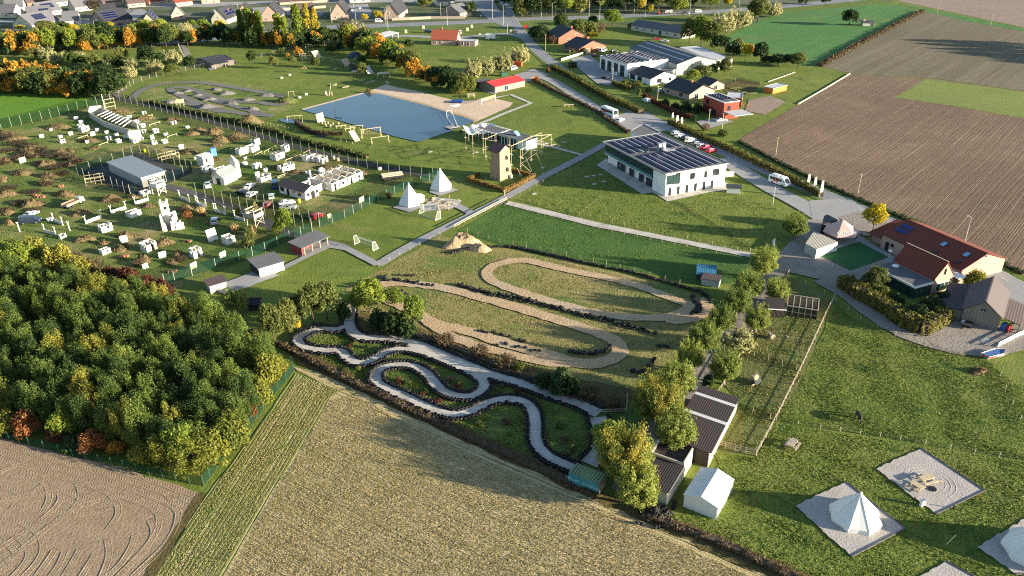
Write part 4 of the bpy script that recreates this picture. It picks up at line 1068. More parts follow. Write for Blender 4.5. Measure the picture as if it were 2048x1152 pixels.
for spec in (('grey_willow',162,130,96,30),('grey_willow',262,156,124,28),('grey_willow',310,146,112,36),('grey_willow',345,132,90,40),('dark_tree',298,125,92,38),('dark_tree',322,135,105,30),('olive_tree',222,130,108,24),('lime_tree',68,108,78,28),('dark_tree',205,148,128,36),('olive_tree',245,125,95,26),('olive_tree',345,152,128,30),('dark_tree',382,138,112,24),('grey_willow',83,182,160,22),('grey_willow',372,88,40,26),
             ('poplar',525,92,20,24),('yellow_poplar',518,90,26,18),('poplar',562,96,26,28),('poplar',575,98,32,22),('poplar',600,92,8,32),('yellow_poplar',618,84,4,20),('yellow_poplar',633,78,16,20),('poplar',505,90,14,28),('poplar',488,88,18,20),('yellow_poplar',640,84,42,18),
             ('olive_tree',548,138,112,18),('olive_tree',585,130,112,16),('olive_tree',632,136,115,18),('dark_tree',662,108,88,20),('dark_tree',680,104,86,16),('orange_tree',598,112,90,20),('dark_tree',562,112,96,18),('orange_tree',576,114,104,10),('olive_tree',724,152,126,22),('dark_tree',724,126,112,16),('dark_tree',506,128,100,18),('sapling',610,146,132,8),
             ('grey_willow',948,158,108,36),('grey_willow',974,152,106,32),('grey_willow',1005,145,94,42),('grey_willow',1040,128,84,40),('dark_tree',930,182,150,34),('orange_top_shrub',915,180,152,30),
             ('dark_shrub',818,94,76,20),('dark_shrub',786,100,76,26),('yellow_tree',757,42,22,18),('yellow_tree',730,46,28,14),('olive_tree',852,20,-12,32),('olive_tree',936,32,10,14),('dark_tree',945,22,4,14),
             ('dark_tree',1122,60,28,28),('olive_tree',1155,78,40,30),('olive_tree',1178,74,44,34),('bare_bush',1200,66,44,26),('dark_tree',1185,48,32,20),('lime_tree',1226,52,20,36),('dark_tree',1080,82,50,36),('dark_tree',1070,74,54,28),('yellow_tree',1184,82,64,22),('bare_bush',1105,88,70,18),('olive_tree',1262,58,46,14),
             ('olive_tree',1378,88,36,34),('lime_tree',1402,92,32,38),('olive_tree',1420,96,44,40),('grey_willow',1445,66,14,50),('grey_willow',1478,56,8,50),('olive_tree',1515,45,-2,46),('grey_willow',1545,34,-4,36),('dark_tree',1440,100,72,36),('dark_tree',1465,118,84,32),('yellow_tree',1489,124,88,22),('dark_tree',1520,125,84,28),('olive_tree',1475,108,78,26),('orange_top_shrub',1500,112,86,24),
             ('dark_tree',1555,132,108,26),('olive_tree',1595,134,106,30),('dark_tree',1575,130,108,26),('dark_tree',1535,130,112,26),('olive_tree',1450,150,116,24),('dark_tree',1430,140,120,18),('olive_tree',1405,158,132,36),('lime_tree',1385,162,140,26),('dark_tree',1425,150,128,20),('rust_shrub',1412,142,130,16),
             ('dark_tree',1698,50,20,30,'lone dark round bush beside the field bunker'),('green_shrub',1296,184,172,14),('green_shrub',1278,192,176,10),('green_shrub',1250,170,158,24),('green_shrub',1275,172,160,20),('dark_shrub',1330,212,196,20),('dark_shrub',1370,222,204,30),('dark_shrub',1395,226,206,24),('dark_shrub',1350,218,204,20),('green_shrub',1168,108,94,10),('green_shrub',1182,104,92,8),('green_shrub',1145,112,98,14),
             ('bare_bush',1410,262,246,20),('green_shrub',1445,272,258,20),('dark_shrub',1386,246,230,16),('rust_shrub',1074,165,150,12),('rust_shrub',1096,146,134,10)):
 tree(*spec)
belt_row([(1030,34),(1100,30),(1200,24),(1330,18),(1400,14)],16,['dark_tree','olive_tree','dark_tree','lime_tree'],42,34,6,2)
belt_row([(1000,18),(1150,12),(1300,6),(1420,0)],16,['dark_tree','olive_tree','dark_tree'],46,36,6,2)
for spec in (('yellow_tree',1283,28,-2,16),('yellow_tree',1300,34,10,12),('lime_tree',1356,28,-8,34),('lime_tree',1420,18,-14,36),('yellow_tree',1455,16,-4,16),('grey_willow',1045,32,-10,30),('grey_willow',1160,26,-12,26),('dark_tree',1605,14,-14,20),('dark_tree',1650,10,-14,22)):
 tree(*spec)
for spec in (('olive_tree',92,68,42,40),('yellow_tree',42,64,50,18),('yellow_tree',150,70,48,22),('dark_tree',125,62,44,30),('bare_bush',188,20,-4,26),('yellow_tree',148,6,-8,20),('yellow_tree',218,64,44,24),('dark_tree',197,55,42,16),('yellow_tree',262,66,50,16),('yellow_tree',302,58,46,12),('lime_tree',410,66,38,22),('yellow_tree',442,64,40,20),('yellow_shrub',155,32,20,14),('grey_willow',375,70,38,24),('lime_tree',385,58,40,16)):
 tree(*spec)
for spec in (('yellow_shrub',512,436,405,20),('yellow_shrub',475,432,412,16),('lime_tree',570,472,418,32),('yellow_shrub',555,468,440,20),('green_shrub',500,480,455,20),('straw_bush',472,466,446,20),('straw_bush',402,428,414,22),('rust_shrub',376,436,418,20),('straw_bush',505,472,452,26),('green_shrub',498,495,470,26),('straw_bush',690,358,344,20),('bare_bush',778,398,382,14)):
 tree(*spec)
wr = random.Random(91)
for i in range(46):
 x,y = wr.choice([(640,682),(690,690),(745,705),(800,770),(840,790),(880,805),(900,755),(930,768),(860,728),(1000,840),(1020,870),(960,850),(1110,850),(1130,880),(1150,900),(640,712),(700,745),(990,780),(1020,782),(870,775)])
 x += wr.uniform(-22,22); y += wr.uniform(-9,9); p = Vector((G(x,y).x,G(x,y).y))
 if any((Vector((q.x,q.y)) - p).length < 2.0 for pts,w in KART for q in smooth_line(px(*pts),1.0)): continue
 k = wr.choice(['green_shrub','dark_shrub','bare_bush','red_shrub','green_shrub'])
 o = plant(k,G(x,y),wr.uniform(.5,1.1),wr.uniform(.9,2.0),'low weedy bush on a grass island of the kart circuit','weedy bushes on the kart islands')
for (x,y,w) in ((6,272,40),(22,278,42),(40,286,40),(58,292,40),(76,300,44),(94,306,40),(112,312,42),(132,318,40),(150,324,36),(18,300,36),(52,308,36),(84,330,36),(108,336,34),(134,334,36),(66,316,30),(30,318,34),(8,330,40),(40,345,36),(14,380,40),(70,388,34),(128,352,30),(100,372,30),(40,410,34),(10,425,36),(76,420,30),(232,402,26),(250,494,26),(310,498,28),(280,530,28),(360,520,30),(405,430,18),(372,424,20),(230,230,26),(120,252,24),(428,270,24),(470,280,24),(390,266,22)):
 o = plant('bare_bush',G(x + wr.uniform(-4,4),y + wr.uniform(-3,3)),wr.uniform(.8,1.5),w * mpp(x,y))
# ---------------------------------------------------------------- building materials
M_WHITE = paint('white_render',(226,226,222),.7,.05,.6,dirt=((170,172,168),.35))
M_CREAM = paint('pale_render',(196,188,170),.8,.08,.6)
M_GREYWALL = paint('grey_render',(168,168,160),.8,.1,.7,dirt=((120,118,108),.4))
M_DARKGREY = paint('dark_metal',(52,54,58),.5,.15,1)
M_BLACK = paint('black_frame',(24,26,29),.5,.1,1)
M_GLASS = paint('window_glass',(34,44,50),.06,.2,.5,spec=.8)
M_GLASSG = paint('greenish_glass',(44,66,66),.05,.25,.4,spec=.8)
M_SKYLIGHT = paint('skylight_glass',(120,160,190),.05,.1,.5,spec=1.0)
M_PANEL = paint('solar_cell',(14,24,62),.55,.15,.4,spec=.12)
M_ALU = paint('aluminium',(170,174,180),.35,.1,1,metal=.6)
M_ROOFDARK = stripes('dark_roof_tile',(58,58,64),(42,42,48),.35,1,.7)
M_ROOFGREY = stripes('grey_roof_tile',(104,104,108),(86,86,92),.35,1,.75)
M_ROOFRED = stripes('red_clay_tile',(122,62,46),(96,46,36),.3,1,.8,var=.35)
M_ROOFORANGE = stripes('orange_clay_tile',(160,86,64),(132,66,50),.35,1,.8)
M_ROOFBROWN = stripes('brown_corrugated',(96,82,80),(70,58,58),.5,0,.7,var=.3)
M_CORRDARK = stripes('dark_corrugated',(66,58,58),(44,38,38),.36,1,.7,bump=.9,var=.35)
M_CORRGREY = stripes('grey_corrugated',(150,156,160),(128,134,138),.5,0,.5,metal=.3)
M_CORRRED = stripes('red_sheet',(190,58,56),(168,44,46),.6,0,.6)
M_FLATROOF = ground('flat_roof_felt',[(.3,(.09,.09,.1)),(.5,(.12,.12,.13)),(.7,(.16,.16,.165))],fine=1.5,bump=.1)
M_FLATPALE = ground('pale_flat_roof',[(.3,(.34,.35,.37)),(.5,(.42,.43,.45)),(.7,(.5,.5,.52))],fine=1.5,bump=.1)
def brick_mat(name,c1,c2,mortar,sc=1.0):
 t = NT(name); p = t.pos()
 sp = t.n('ShaderNodeSeparateXYZ',i_0=p)
 v = t.n('ShaderNodeCombineXYZ',i_0=t.math('ADD',sp.outputs[0],sp.outputs[1]),i_1=sp.outputs[2])
 b = t.n('ShaderNodeTexBrick',i_Vector=v.outputs[0],i_Scale=1.6 * sc)
 b.inputs['Color1'].default_value = srgb(*c1); b.inputs['Color2'].default_value = srgb(*c2); b.inputs['Mortar'].default_value = srgb(*mortar)
 b.inputs['Brick Width'].default_value = .42; b.inputs['Row Height'].default_value = .16; b.inputs['Mortar Size'].default_value = .012
 n = t.noise(p,.5,5,.6)
 c = t.mix(t.math('MULTIPLY',n,.35),b.outputs['Color'],tuple(x * .5 for x in srgb(*c1)[:3]))
 return t.surf(c,.9,t.bump(b.outputs['Fac'],-.3,.02),0,.15)
M_BRICK = brick_mat('farm_brick',(178,152,138),(158,130,116),(180,168,156))
M_BRICKRED = brick_mat('red_brick',(150,68,54),(130,56,46),(150,110,98))
M_BRICKVILLA = brick_mat('villa_brick',(164,104,84),(146,86,68),(164,140,124))
M_WOOD = stripes('weathered_boards',(136,128,118),(100,94,88),.22,0,.85,duty=.85,var=.4)
M_WOODDARK = stripes('dark_boards',(64,58,54),(44,40,38),.25,0,.85,duty=.85,var=.4)
M_TIMBER = paint('pale_timber',(186,170,140),.8,.15,2)
M_TIMBERGREY = paint('grey_timber',(164,152,136),.85,.2,2)
M_POST = paint('post_timber',(168,157,128),.8,.15,2)
M_SHINGLE = stripes('tower_cladding',(158,136,112),(124,106,88),.3,2,.85,duty=.8,var=.35)
M_REDWALL = paint('red_boards',(136,60,54),.8,.15,1)
M_BLUE = paint('blue_paint',(38,74,140),.5,.1,1)
M_ORANGE = paint('orange_boards',(200,110,44),.7,.12,1)
M_CANVAS = paint('white_canvas',(214,214,210),.75,.04,.7,dirt=((180,182,178),.3))
M_BREEZE = paint('whitewashed_block',(214,210,202),.85,.08,1.2,dirt=((140,134,120),.55),bump=.3)
M_PINK = paint('pink_canopy',(192,158,152),.8,.06,.6)
M_CHARCOAL = paint('charcoal',(40,40,44),.8,.1,1)
def face_window(parent,w,d,face,u,z,ww,hh,name='window',frame=None,glass=None,bars=1):
 """framed opening on a wall of a w x d box; face f/b/l/r, u = distance along the wall from its left end seen from outside"""
 rz = {'f': 0,'r': math.pi / 2,'b': math.pi,'l': -math.pi / 2}[face]
 org = {'f': (u,0),'r': (w,u),'b': (w - u,d),'l': (0,d - u)}[face]
 mb = MB(); t = .09
 for x0,z0,x1,z1 in ((0,0,ww,t),(0,hh - t,ww,hh),(0,t,t,hh - t),(ww - t,t,ww,hh - t)):
  mb.box(((x0 + x1) / 2,-.03,(z0 + z1) / 2),(x1 - x0,.12,z1 - z0))
 for i in range(bars):
  xb = ww * (i + 1) / (bars + 1)
  mb.box((xb,-.028,hh / 2),(t * .6,.1,hh - 2 * t - .002))
 o = part(name,mb,frame or M_BLACK,parent,(org[0],org[1],z),rz)
 part('pane',MB().box((ww / 2,-.012,hh / 2),(ww - 2 * t - .004,.02,hh - 2 * t - .004)),glass or M_GLASS,o)
 return o
def wall_ring(w,d,h,t=.3,gable=None,rh=0):
 """four walls as one solid shell with gable ends: gable 'x' = ridge along x"""
 mb = MB()
 if gable == 'x':
  pts = [(0,0,0),(w,0,0),(w,d,0),(0,d,0),(0,0,h),(w,0,h),(w,d,h),(0,d,h),(0,d / 2,h + rh),(w,d / 2,h + rh)]
  fs = [(0,1,5,4),(2,3,7,6),(1,2,6,9,5),(3,0,4,8,7),(4,5,9,8),(7,8,9,6),(3,2,1,0)]
 elif gable == 'y':
  pts = [(0,0,0),(w,0,0),(w,d,0),(0,d,0),(0,0,h),(w,0,h),(w,d,h),(0,d,h),(w / 2,0,h + rh),(w / 2,d,h + rh)]
  fs = [(0,1,5,8,4),(2,3,7,9,6),(1,2,6,5),(3,0,4,7),(4,8,9,7),(5,6,9,8),(3,2,1,0)]
 else:
  pts = [(0,0,0),(w,0,0),(w,d,0),(0,d,0),(0,0,h),(w,0,h),(w,d,h),(0,d,h)]
  fs = [(3,2,1,0),(4,5,6,7),(0,1,5,4),(1,2,6,5),(2,3,7,6),(3,0,4,7)]
 return mb.add(pts,fs)
def roof_gable(parent,w,d,h,rh,mat,axis='x',over=.4,t=.14,ridge=True):
 z = .06
 out = []
 if axis == 'x':
  k = rh / (d / 2); e = over
  a = [(-e,-e,h - k * e + z),(w + e,-e,h - k * e + z),(w + e,d / 2,h + rh + z),(-e,d / 2,h + rh + z)]
  b = [(-e,d / 2,h + rh + z),(w + e,d / 2,h + rh + z),(w + e,d + e,h - k * e + z),(-e,d + e,h - k * e + z)]
 else:
  k = rh / (w / 2); e = over
  a = [(w / 2,-e,h + rh + z),(w / 2,d + e,h + rh + z),(-e,d + e,h - k * e + z),(-e,-e,h - k * e + z)]
  b = [(w + e,-e,h - k * e + z),(w + e,d + e,h - k * e + z),(w / 2,d + e,h + rh + z),(w / 2,-e,h + rh + z)]
 for q in (a,b):
  out.append(part('roof',MB().slab([Vector(p) + Vector((0,0,t * .6)) for p in q],t),mat,parent))
 if ridge:
  p,q = ((-over,d / 2),(w + over,d / 2)) if axis == 'x' else ((w / 2,-over),(w / 2,d + over))
  part('ridge_cap',MB().bar((*p,h + rh + z + t * .75),(*q,h + rh + z + t * .75),.28,.12),mat,parent)
 return out
def roof_hip(parent,w,d,h,rh,mat,over=.4,inset=None):
 e = over; i = inset if inset is not None else min(w,d) / 2
 A = [(-e,-e),(w + e,-e),(w + e,d + e),(-e,d + e)]
 if w >= d: r0,r1 = (i,d / 2),(w - i,d / 2)
 else: r0,r1 = (w / 2,i),(w / 2,d - i)
 B = [(*p,h) for p in A] + [(*r0,h + rh),(*r1,h + rh)]
 fs = [(0,1,5,4),(1,2,5),(2,3,4,5),(3,0,4),(3,2,1,0)] if w >= d else [(0,1,4),(1,2,5,4),(2,3,5),(3,0,4,5),(3,2,1,0)]
 return part('roof',MB().add(B,fs),mat,parent)
def roof_flat(parent,w,d,h,mat,rim=None,over=.1,rimh=.25):
 part('roof',MB().box((w / 2,d / 2,h + .04),(w - .3,d - .3,.08)),mat,parent)
 mb = MB(); e = over
 for c,s in (((w / 2,-e + .1,h),(w + 2 * e,.3,rimh)),((w / 2,d + e - .1,h),(w + 2 * e,.3,rimh)),((-e + .1,d / 2,h),(.3,d + 2 * e - .62,rimh)),((w + e - .1,d / 2,h),(.3,d + 2 * e - .62,rimh))):
  mb.box((c[0],c[1],c[2] + rimh / 2 - .02),s)
 part('roof_edge',mb,rim or M_ALU,parent)
def site(a,b,za=0.0):
 p,q = G(*a,za),G(*b,za)
 return Vector((p.x,p.y,0)),math.atan2(q.y - p.y,q.x - p.x),dist2(p,q)
def side_len(a,b): return dist2(G(*a),G(*b))
def house(name,label,cat,a,b,d,h,roof=('gable','x',2.5),wall=None,rmat=None,wins=(),chimney=None,panels=None,group=None,za=0,z_over=.4,frame=None):
 loc,rz,w = site(a,b,za)
 o = thing(name,label,cat,loc,rz,group)
 if roof[0] == 'gable':
  part('wall',wall_ring(w,d,h,gable=roof[1],rh=roof[2]),wall or M_BRICK,o)
  roof_gable(o,w,d,h,roof[2],rmat or M_ROOFDARK,roof[1],z_over)
 elif roof[0] == 'hip':
  part('wall',wall_ring(w,d,h - .01),wall or M_BRICK,o)
  roof_hip(o,w,d,h,roof[2],rmat or M_ROOFDARK,z_over,roof[3] if len(roof) > 3 else None)
 elif roof[0] == 'mono':
  part('wall',wall_ring(w,d,h),wall or M_WHITE,o)
  part('roof',MB().slab([(-.35,-.45,h + .16),(w + .35,-.45,h + .16),(w + .35,d + .4,h + roof[1]),(-.35,d + .4,h + roof[1])],.14),rmat or M_FLATROOF,o)
  part('gable_fill',MB().add([(0,d - .02,h - .02),(w,d - .02,h - .02),(w,d - .02,h + roof[1] - .25),(0,d - .02,h + roof[1] - .25)],[(0,1,2,3)]),wall or M_WHITE,o)
 else:
  part('wall',wall_ring(w,d,h),wall or M_WHITE,o)
  roof_flat(o,w,d,h,rmat or M_FLATROOF,None,.06)
 for wd in wins:
  face,u,z,ww,hh = wd[:5]
  L = w if face in 'fb' else d
  face_window(o,w,d,face,(u if u > 1 else u * L),z,ww,hh,wd[5] if len(wd) > 5 else 'window',frame or (M_WHITE if wall is not M_WHITE else M_BLACK))
 if chimney:
  part('chimney',MB().box((chimney[0] * w,chimney[1] * d,h + chimney[2] / 2 + .6),(.8,.8,chimney[2])),M_BRICKVILLA,o)
 if panels:
  axis,side,u0,u1,v0,v1,nu,nv = panels
  solar(o,w,d,h,roof[2],axis,side,u0,u1,v0,v1,nu,nv)
 return o,w
PANEL_ME = {}
def panel_mesh(pw,ph):
 k = (round(pw,2),round(ph,2))
 if k not in PANEL_ME:
  mb = MB().box((0,0,0),(pw,ph,.05),m=0)
  mb.box((0,0,.03),(pw - .1,ph - .1,.012),m=1)
  PANEL_ME[k] = mb.mesh('solar_panel',[M_ALU,M_PANEL])
 return PANEL_ME[k]
def solar(o,w,d,h,rh,axis,side,u0,u1,v0,v1,nu,nv):
 """panels on a gable slope; u along ridge, v from eave to ridge (fractions)"""
 half = (d if axis == 'x' else w) / 2; L = w if axis == 'x' else d
 sl = math.hypot(half,rh); ang = math.atan2(rh,half)
 pw = (u1 - u0) * L / nu * .95; ph = (v1 - v0) * sl / nv * .95
 me = panel_mesh(pw,ph)
 for i in range(nu):
  for j in range(nv):
   u = (u0 + (i + .5) / nu * (u1 - u0)) * L; v = (v0 + (j + .5) / nv * (v1 - v0))
   zc = h + rh * v + .27
   x,y = (u,half * v) if axis == 'x' else (half * v,u)
   q = link('solar_panel',me,o)
   if axis == 'x':
    if side: y = d - y
    q.location = (x,y,zc); q.rotation_euler = (ang if not side else -ang,0,0)
   else:
    if side: x = w - x
    q.location = (x,y,zc); q.rotation_euler = (0,-ang if not side else ang,math.pi / 2) if False else (0,-ang if not side else ang,0)
# ---------------------------------------------------------------- white hall with solar roof
def white_hall():
 loc,rz,w = site((1329,393),(1447,371))
 d = side_len((1329,393),(1214,325)); h = 6.8
 o = thing('hall_building','large white two-storey hall with solar panels and glazed upper floor','hall',loc,rz)
 gl = 8.8                       # solid near end of the shaded long wall
 part('wall',MB().box((w / 2 + .6,d / 2,1.6),(w - 1.2,d - .02,3.2)),M_WHITE,o)
 part('upper_wall',MB().box((w / 2 + .9,d / 2 + .3,4.95),(w - 1.8,d - .64,3.48)),M_WHITE,o)
 part('corner_wall',MB().box((1.2,3.2,3.3),(2.45,6.4,6.6)),M_WHITE,o)
 part('gable_wall',MB().box((w / 2 + 2.4,.02,4.95),(w - 4.75,.5,3.5)).box((w / 2,-.0,1.6),(w,.46,3.2)),M_WHITE,o)
 face_window(o,w,d,'f',.35,3.45,4.2,2.7,'corner_window',M_BLACK,M_GLASSG,3).location.y = -.05
 n = 14; y0,y1 = 6.5,d - .2
 for i in range(n):
  a = y0 + (y1 - y0) * i / n; L = (y1 - y0) / n
  part('glass_panel',MB().box((-.05,a + L / 2,4.95),(.06,L - .12,3.2)),M_GLASSG,o)
 part('balustrade',MB().box((-.3,(y0 + y1) / 2,3.75),(.05,y1 - y0,.95)),paint('balustrade_glass',(92,130,132),.1,.1,.5,spec=.6),o)
 mb = MB()
 for i in range(n + 1): mb.box((-.06,y0 + (y1 - y0) * i / n,4.95),(.1,.1,3.3))
 part('mullion',mb,M_BLACK,o)
 part('floor_band',MB().box((.1,(6.42 + d) / 2,3.26),(.9,d - 6.44,.14)),M_WHITE,o)
 part('far_glass',MB().box((.9,d + .03,4.95),(1.9,.05,3.2)),M_GLASSG,o)
 for u,ww in ((6.7,1.2),(8.6,2.0),(12.6,2.0),(18.0,2.0),(23.0,2.0),(25.8,1.2)):
  mb = MB().box((.56,u + ww / 2,1.3),(.14,ww,2.5)); q = part('door',mb,M_BLACK,o)
  part('pane',MB().box((.48,u + ww / 4,1.35),(.03,ww * .42,2.2)).box((.48,u + ww * .75,1.35),(.03,ww * .42,2.2)),M_GLASS,q)
 for u in (1.1,4.0,7.0,10.0,13.0,15.9):
  face_window(o,w,d,'f',u,.1,.85,2.35,'door',M_DARKGREY).location.y = -.25
 for u,z,ww,hh in ((8.2,3.95,1.6,1.9),(13.2,3.7,.9,2.0),(16.2,3.8,2.2,2.0)):
  face_window(o,w,d,'f',u,z,ww,hh,'window',M_DARKGREY).location.y = -.25
 part('roof',MB().box((w / 2 - .2,d / 2,h + .02),(w + .9,d + .9,.34)),M_FLATROOF,o)
 mb = MB()
 for c,s in (((w / 2 - .2,-.5,h + .1),(w + 1.1,.16,.42)),((w / 2 - .2,d + .5,h + .1),(w + 1.1,.16,.42)),((-.72,d / 2,h + .1),(.16,d + .83,.42)),((w + .32,d / 2,h + .1),(.16,d + .83,.42))):
  mb.box(c,s)
 part('roof_edge',mb,M_ALU,o)
 pw,pl = 1.55,1.02
 me = MB().box((0,0,0),(pw,pl,.06)).box((0,0,.035),(pw - .06,pl - .08,.012),m=1).mesh('solar_panel',[M_DARKGREY,M_PANEL])
 xs = [.6 + i * 2.36 for i in range(8)]
 for i,x in enumerate(xs):
  ny = int((d - 1.0) / (pl + .02))
  for j in range(ny):
   y = .7 + j * (pl + .02)
   f = y / d
   if .5 < f < .56 : continue
   if 2 <= i <= 5 and .5 < f < .72 - .02 * i: continue
   if i == 6 and .0 < f < .02: continue
   q = link('solar_panel',me,o,(x + 1.0,y + .2,h + .34)); q.rotation_euler = (0,R(4),0)
 for i,x in enumerate(xs):
  part('gravel_strip',MB().box((x + 2.0,d * .25,h + .26),(.34,d * .5 - 1.2,.05)),M_FLATPALE,o)
  part('gravel_strip',MB().box((x + 2.0,d * (.86 if 2 <= i <= 5 else .78),h + .26),(.34,d * (.26 if 2 <= i <= 5 else .42),.05)),M_FLATPALE,o)
 mb = MB()
 for (x,y,s,hh) in ((10.0,18.6,1.1,2.3),(11.6,18.8,1.1,2.3)): mb.box((x,y,h + .2 + hh / 2),(s,s,hh))
 part('ventilation_unit',mb,M_ALU,o)
 part('ventilation_duct',MB().tube((10.3,17.6,h + .7),(12.6,16.4,h + .7),.45,n=10).ball((10.6,17.2,h + .9),.75).bar((11,16.8,h + .5),(14,16.2,h + .4),.5),M_ALU,o)
 part('well_edge',MB().bar((5.2,17.4,h + .4),(8.6,22.5,h + .4),.15).bar((12.5,17.2,h + .4),(15.2,17.2,h + .4),.15),M_ALU,o)
white_hall()
def annex():
 loc,rz,w = site((1329,393),(1447,371))
 o = thing('annex_building','white flat-roofed annex behind the solar-roofed hall','building',loc,rz)
 P = [(15.4,35.5),(20.6,35.5),(24.8,40.0),(25.3,51.2),(17.2,46.1)]; h = 5.1
 part('wall',MB().prism(P,0,h),M_WHITE,o)
 part('roof',MB().prism([(20.2 + (x - 20.2) * .95,43 + (y - 43) * .95) for x,y in P],h,h + .1),M_FLATROOF,o)
 mb = MB()
 for a,b in zip(P,P[1:] + P[:1]): mb.bar((*a,h + .12),(*b,h + .12),.28,.3)
 part('roof_edge',mb,M_ALU,o)
annex()
o,w = house('utility_box','small white utility box with grey lid beside the hall','utility box',(1453,386),(1479,388),2.2,1.7,('mono',.25),M_WHITE,M_DARKGREY)
single('water_tank',MB().box((0,0,.7),(2.6,1.2,1.4)),M_CREAM,'cream box tank behind the right end of the white hall','tank',G(1458,352),.3)
# ---------------------------------------------------------------- brick restaurant with clay tile roofs
def restaurant():
 loc,rz,w = site((1760,496),(1914,569)); d = side_len((1914,569),(1961,530)); h = 3.6; rh = HT(1939,552,1951,502) - h
 o = thing('restaurant','long brick restaurant with dark red clay tile roofs','restaurant',loc,rz)
 part('wall',wall_ring(w,d,h,gable='x',rh=rh),M_BRICK,o)
 roof_gable(o,w,d,h,rh,M_ROOFRED,'x',.3)
 sl = math.atan2(rh,d / 2)
 for u,v in ((.60,.62),(.88,.60)):
  q = part('skylight',MB().box((0,0,0),(1.3,1.7,.12)),M_DARKGREY,o,(u * w,d / 2 * v,h + rh * v + .26)); q.rotation_euler = (sl,0,0)
  part('pane',MB().box((0,0,.07),(1.1,1.5,.03)),M_SKYLIGHT,q)
 for u,v in ((.62,.22),(.9,.2)):
  q = part('skylight',MB().box((0,0,0),(1.0,1.1,.1)),M_DARKGREY,o,(u * w,d / 2 * v,h + rh * v + .26)); q.rotation_euler = (sl,0,0)
 for i in range(2):
  for j in range(2):
   q = part('solar_panel',MB().box((0,0,0),(1.55,1.25,.06)),paint('blue_solar_panel',(34,52,112),.3,.1),o,(1.6 + 1.6 * i,d / 2 * (.42 + .24 * j),h + rh * (.42 + .24 * j) + .3)); q.rotation_euler = (sl,0,0)
 for u,z,ww,hh in ((.06,.1,1.0,2.2),(.13,1.6,.8,.8),(.3,.1,1.1,2.3),(.3,2.5,.9,.8),(.37,1.4,.8,.9)):
  face_window(o,w,d,'f',u * w,z,ww,hh,'window',M_BLACK)
 part('low_wing',wall_ring(4.0,d * .55,2.4),M_BRICK,o,(-4.05,d * .1,0))
 part('low_roof',MB().slab([(-4.4,-.1,2.5),(-.1,-.1,2.5),(-.1,d * .66,4.4),(-4.4,d * .66,4.4)],.15),M_ROOFRED,o)
 part('gable_lamp',MB().box((w + .05,d / 2,h + rh * .75),(.1,.5,.3)),M_DARKGREY,o)
 A,B = (1787,548),(1868,592)
 p,q = G(1787,522,3.4),G(1867,561,3.4)
 rz2 = math.atan2(q.y - p.y,q.x - p.x); w2 = dist2(p,q)
 d2 = dist2(G(1867,561,3.4),G(1901,547,3.4)); rh2 = 3.6
 b = thing('restaurant_wing','shorter gabled brick wing of the restaurant with glazed flat extension','building',(p.x,p.y,0),rz2)
 part('wall',wall_ring(w2,d2,3.4,gable='x',rh=rh2),M_BRICK,b)
 roof_gable(b,w2,d2,3.4,rh2,M_ROOFRED,'x',.12)
 part('ridge_line',MB().bar((-.1,d2 / 2,3.4 + rh2 + .3),(w2 + .1,d2 / 2,3.4 + rh2 + .3),.14,.1),M_CREAM,b)
 face_window(b,w2,d2,'r',d2 * .45,4.2,.5,1.4,'window',M_BLACK)
 face_window(b,w2,d2,'r',d2 * .2,.3,d2 * .6,2.0,'glass_front',M_WHITE,M_GLASSG,2)
 ex = 5.4
 part('extension_roof',MB().box((w2 / 2,-ex / 2 - .1,3.0),(w2 + .2,ex,.3)),M_FLATROOF,b)
 part('fascia',MB().box((w2 / 2,-ex - .12,2.98),(w2 + .5,.12,.5)).box((w2 + .2,-ex / 2 - .1,2.98),(.12,ex - .1,.5)),M_WHITE,b)
 for i in range(6):
  part('glass_panel',MB().box((w2 * (i + .5) / 6,-ex + .5,1.38),(w2 / 6 - .12,.06,2.7)),M_GLASSG,b)
 for i in range(3):
  part('glass_panel',MB().box((w2 - .1,-ex * (i + .5) / 3 + .2,1.38),(.06,ex / 3 - .12,2.7)),M_GLASSG,b)
 part('extension_wall',MB().box((.1,-ex / 2,1.4),(.25,ex - 1.2,2.8)),M_WHITE,b)
 mb = MB()
 for i in range(7): mb.box((w2 * i / 6 * .985 + .08,-ex + .5,1.4),(.1,.12,2.8))
 part('mullion',mb,M_BLACK,b)
 part('roof_dome',MB().ball((1.8,-1.2,3.2),(.8,.8,.35),12,6),M_WHITE,b,smooth=True)
 part('link_roof',MB().box((w2 - 1.5,d2 + 1.4,2.9),(5.2,2.4,.25)).box((w2 + 1.1,d2 + 1.4,2.9),(.1,2.4,.4)),M_WHITE,b)
restaurant()
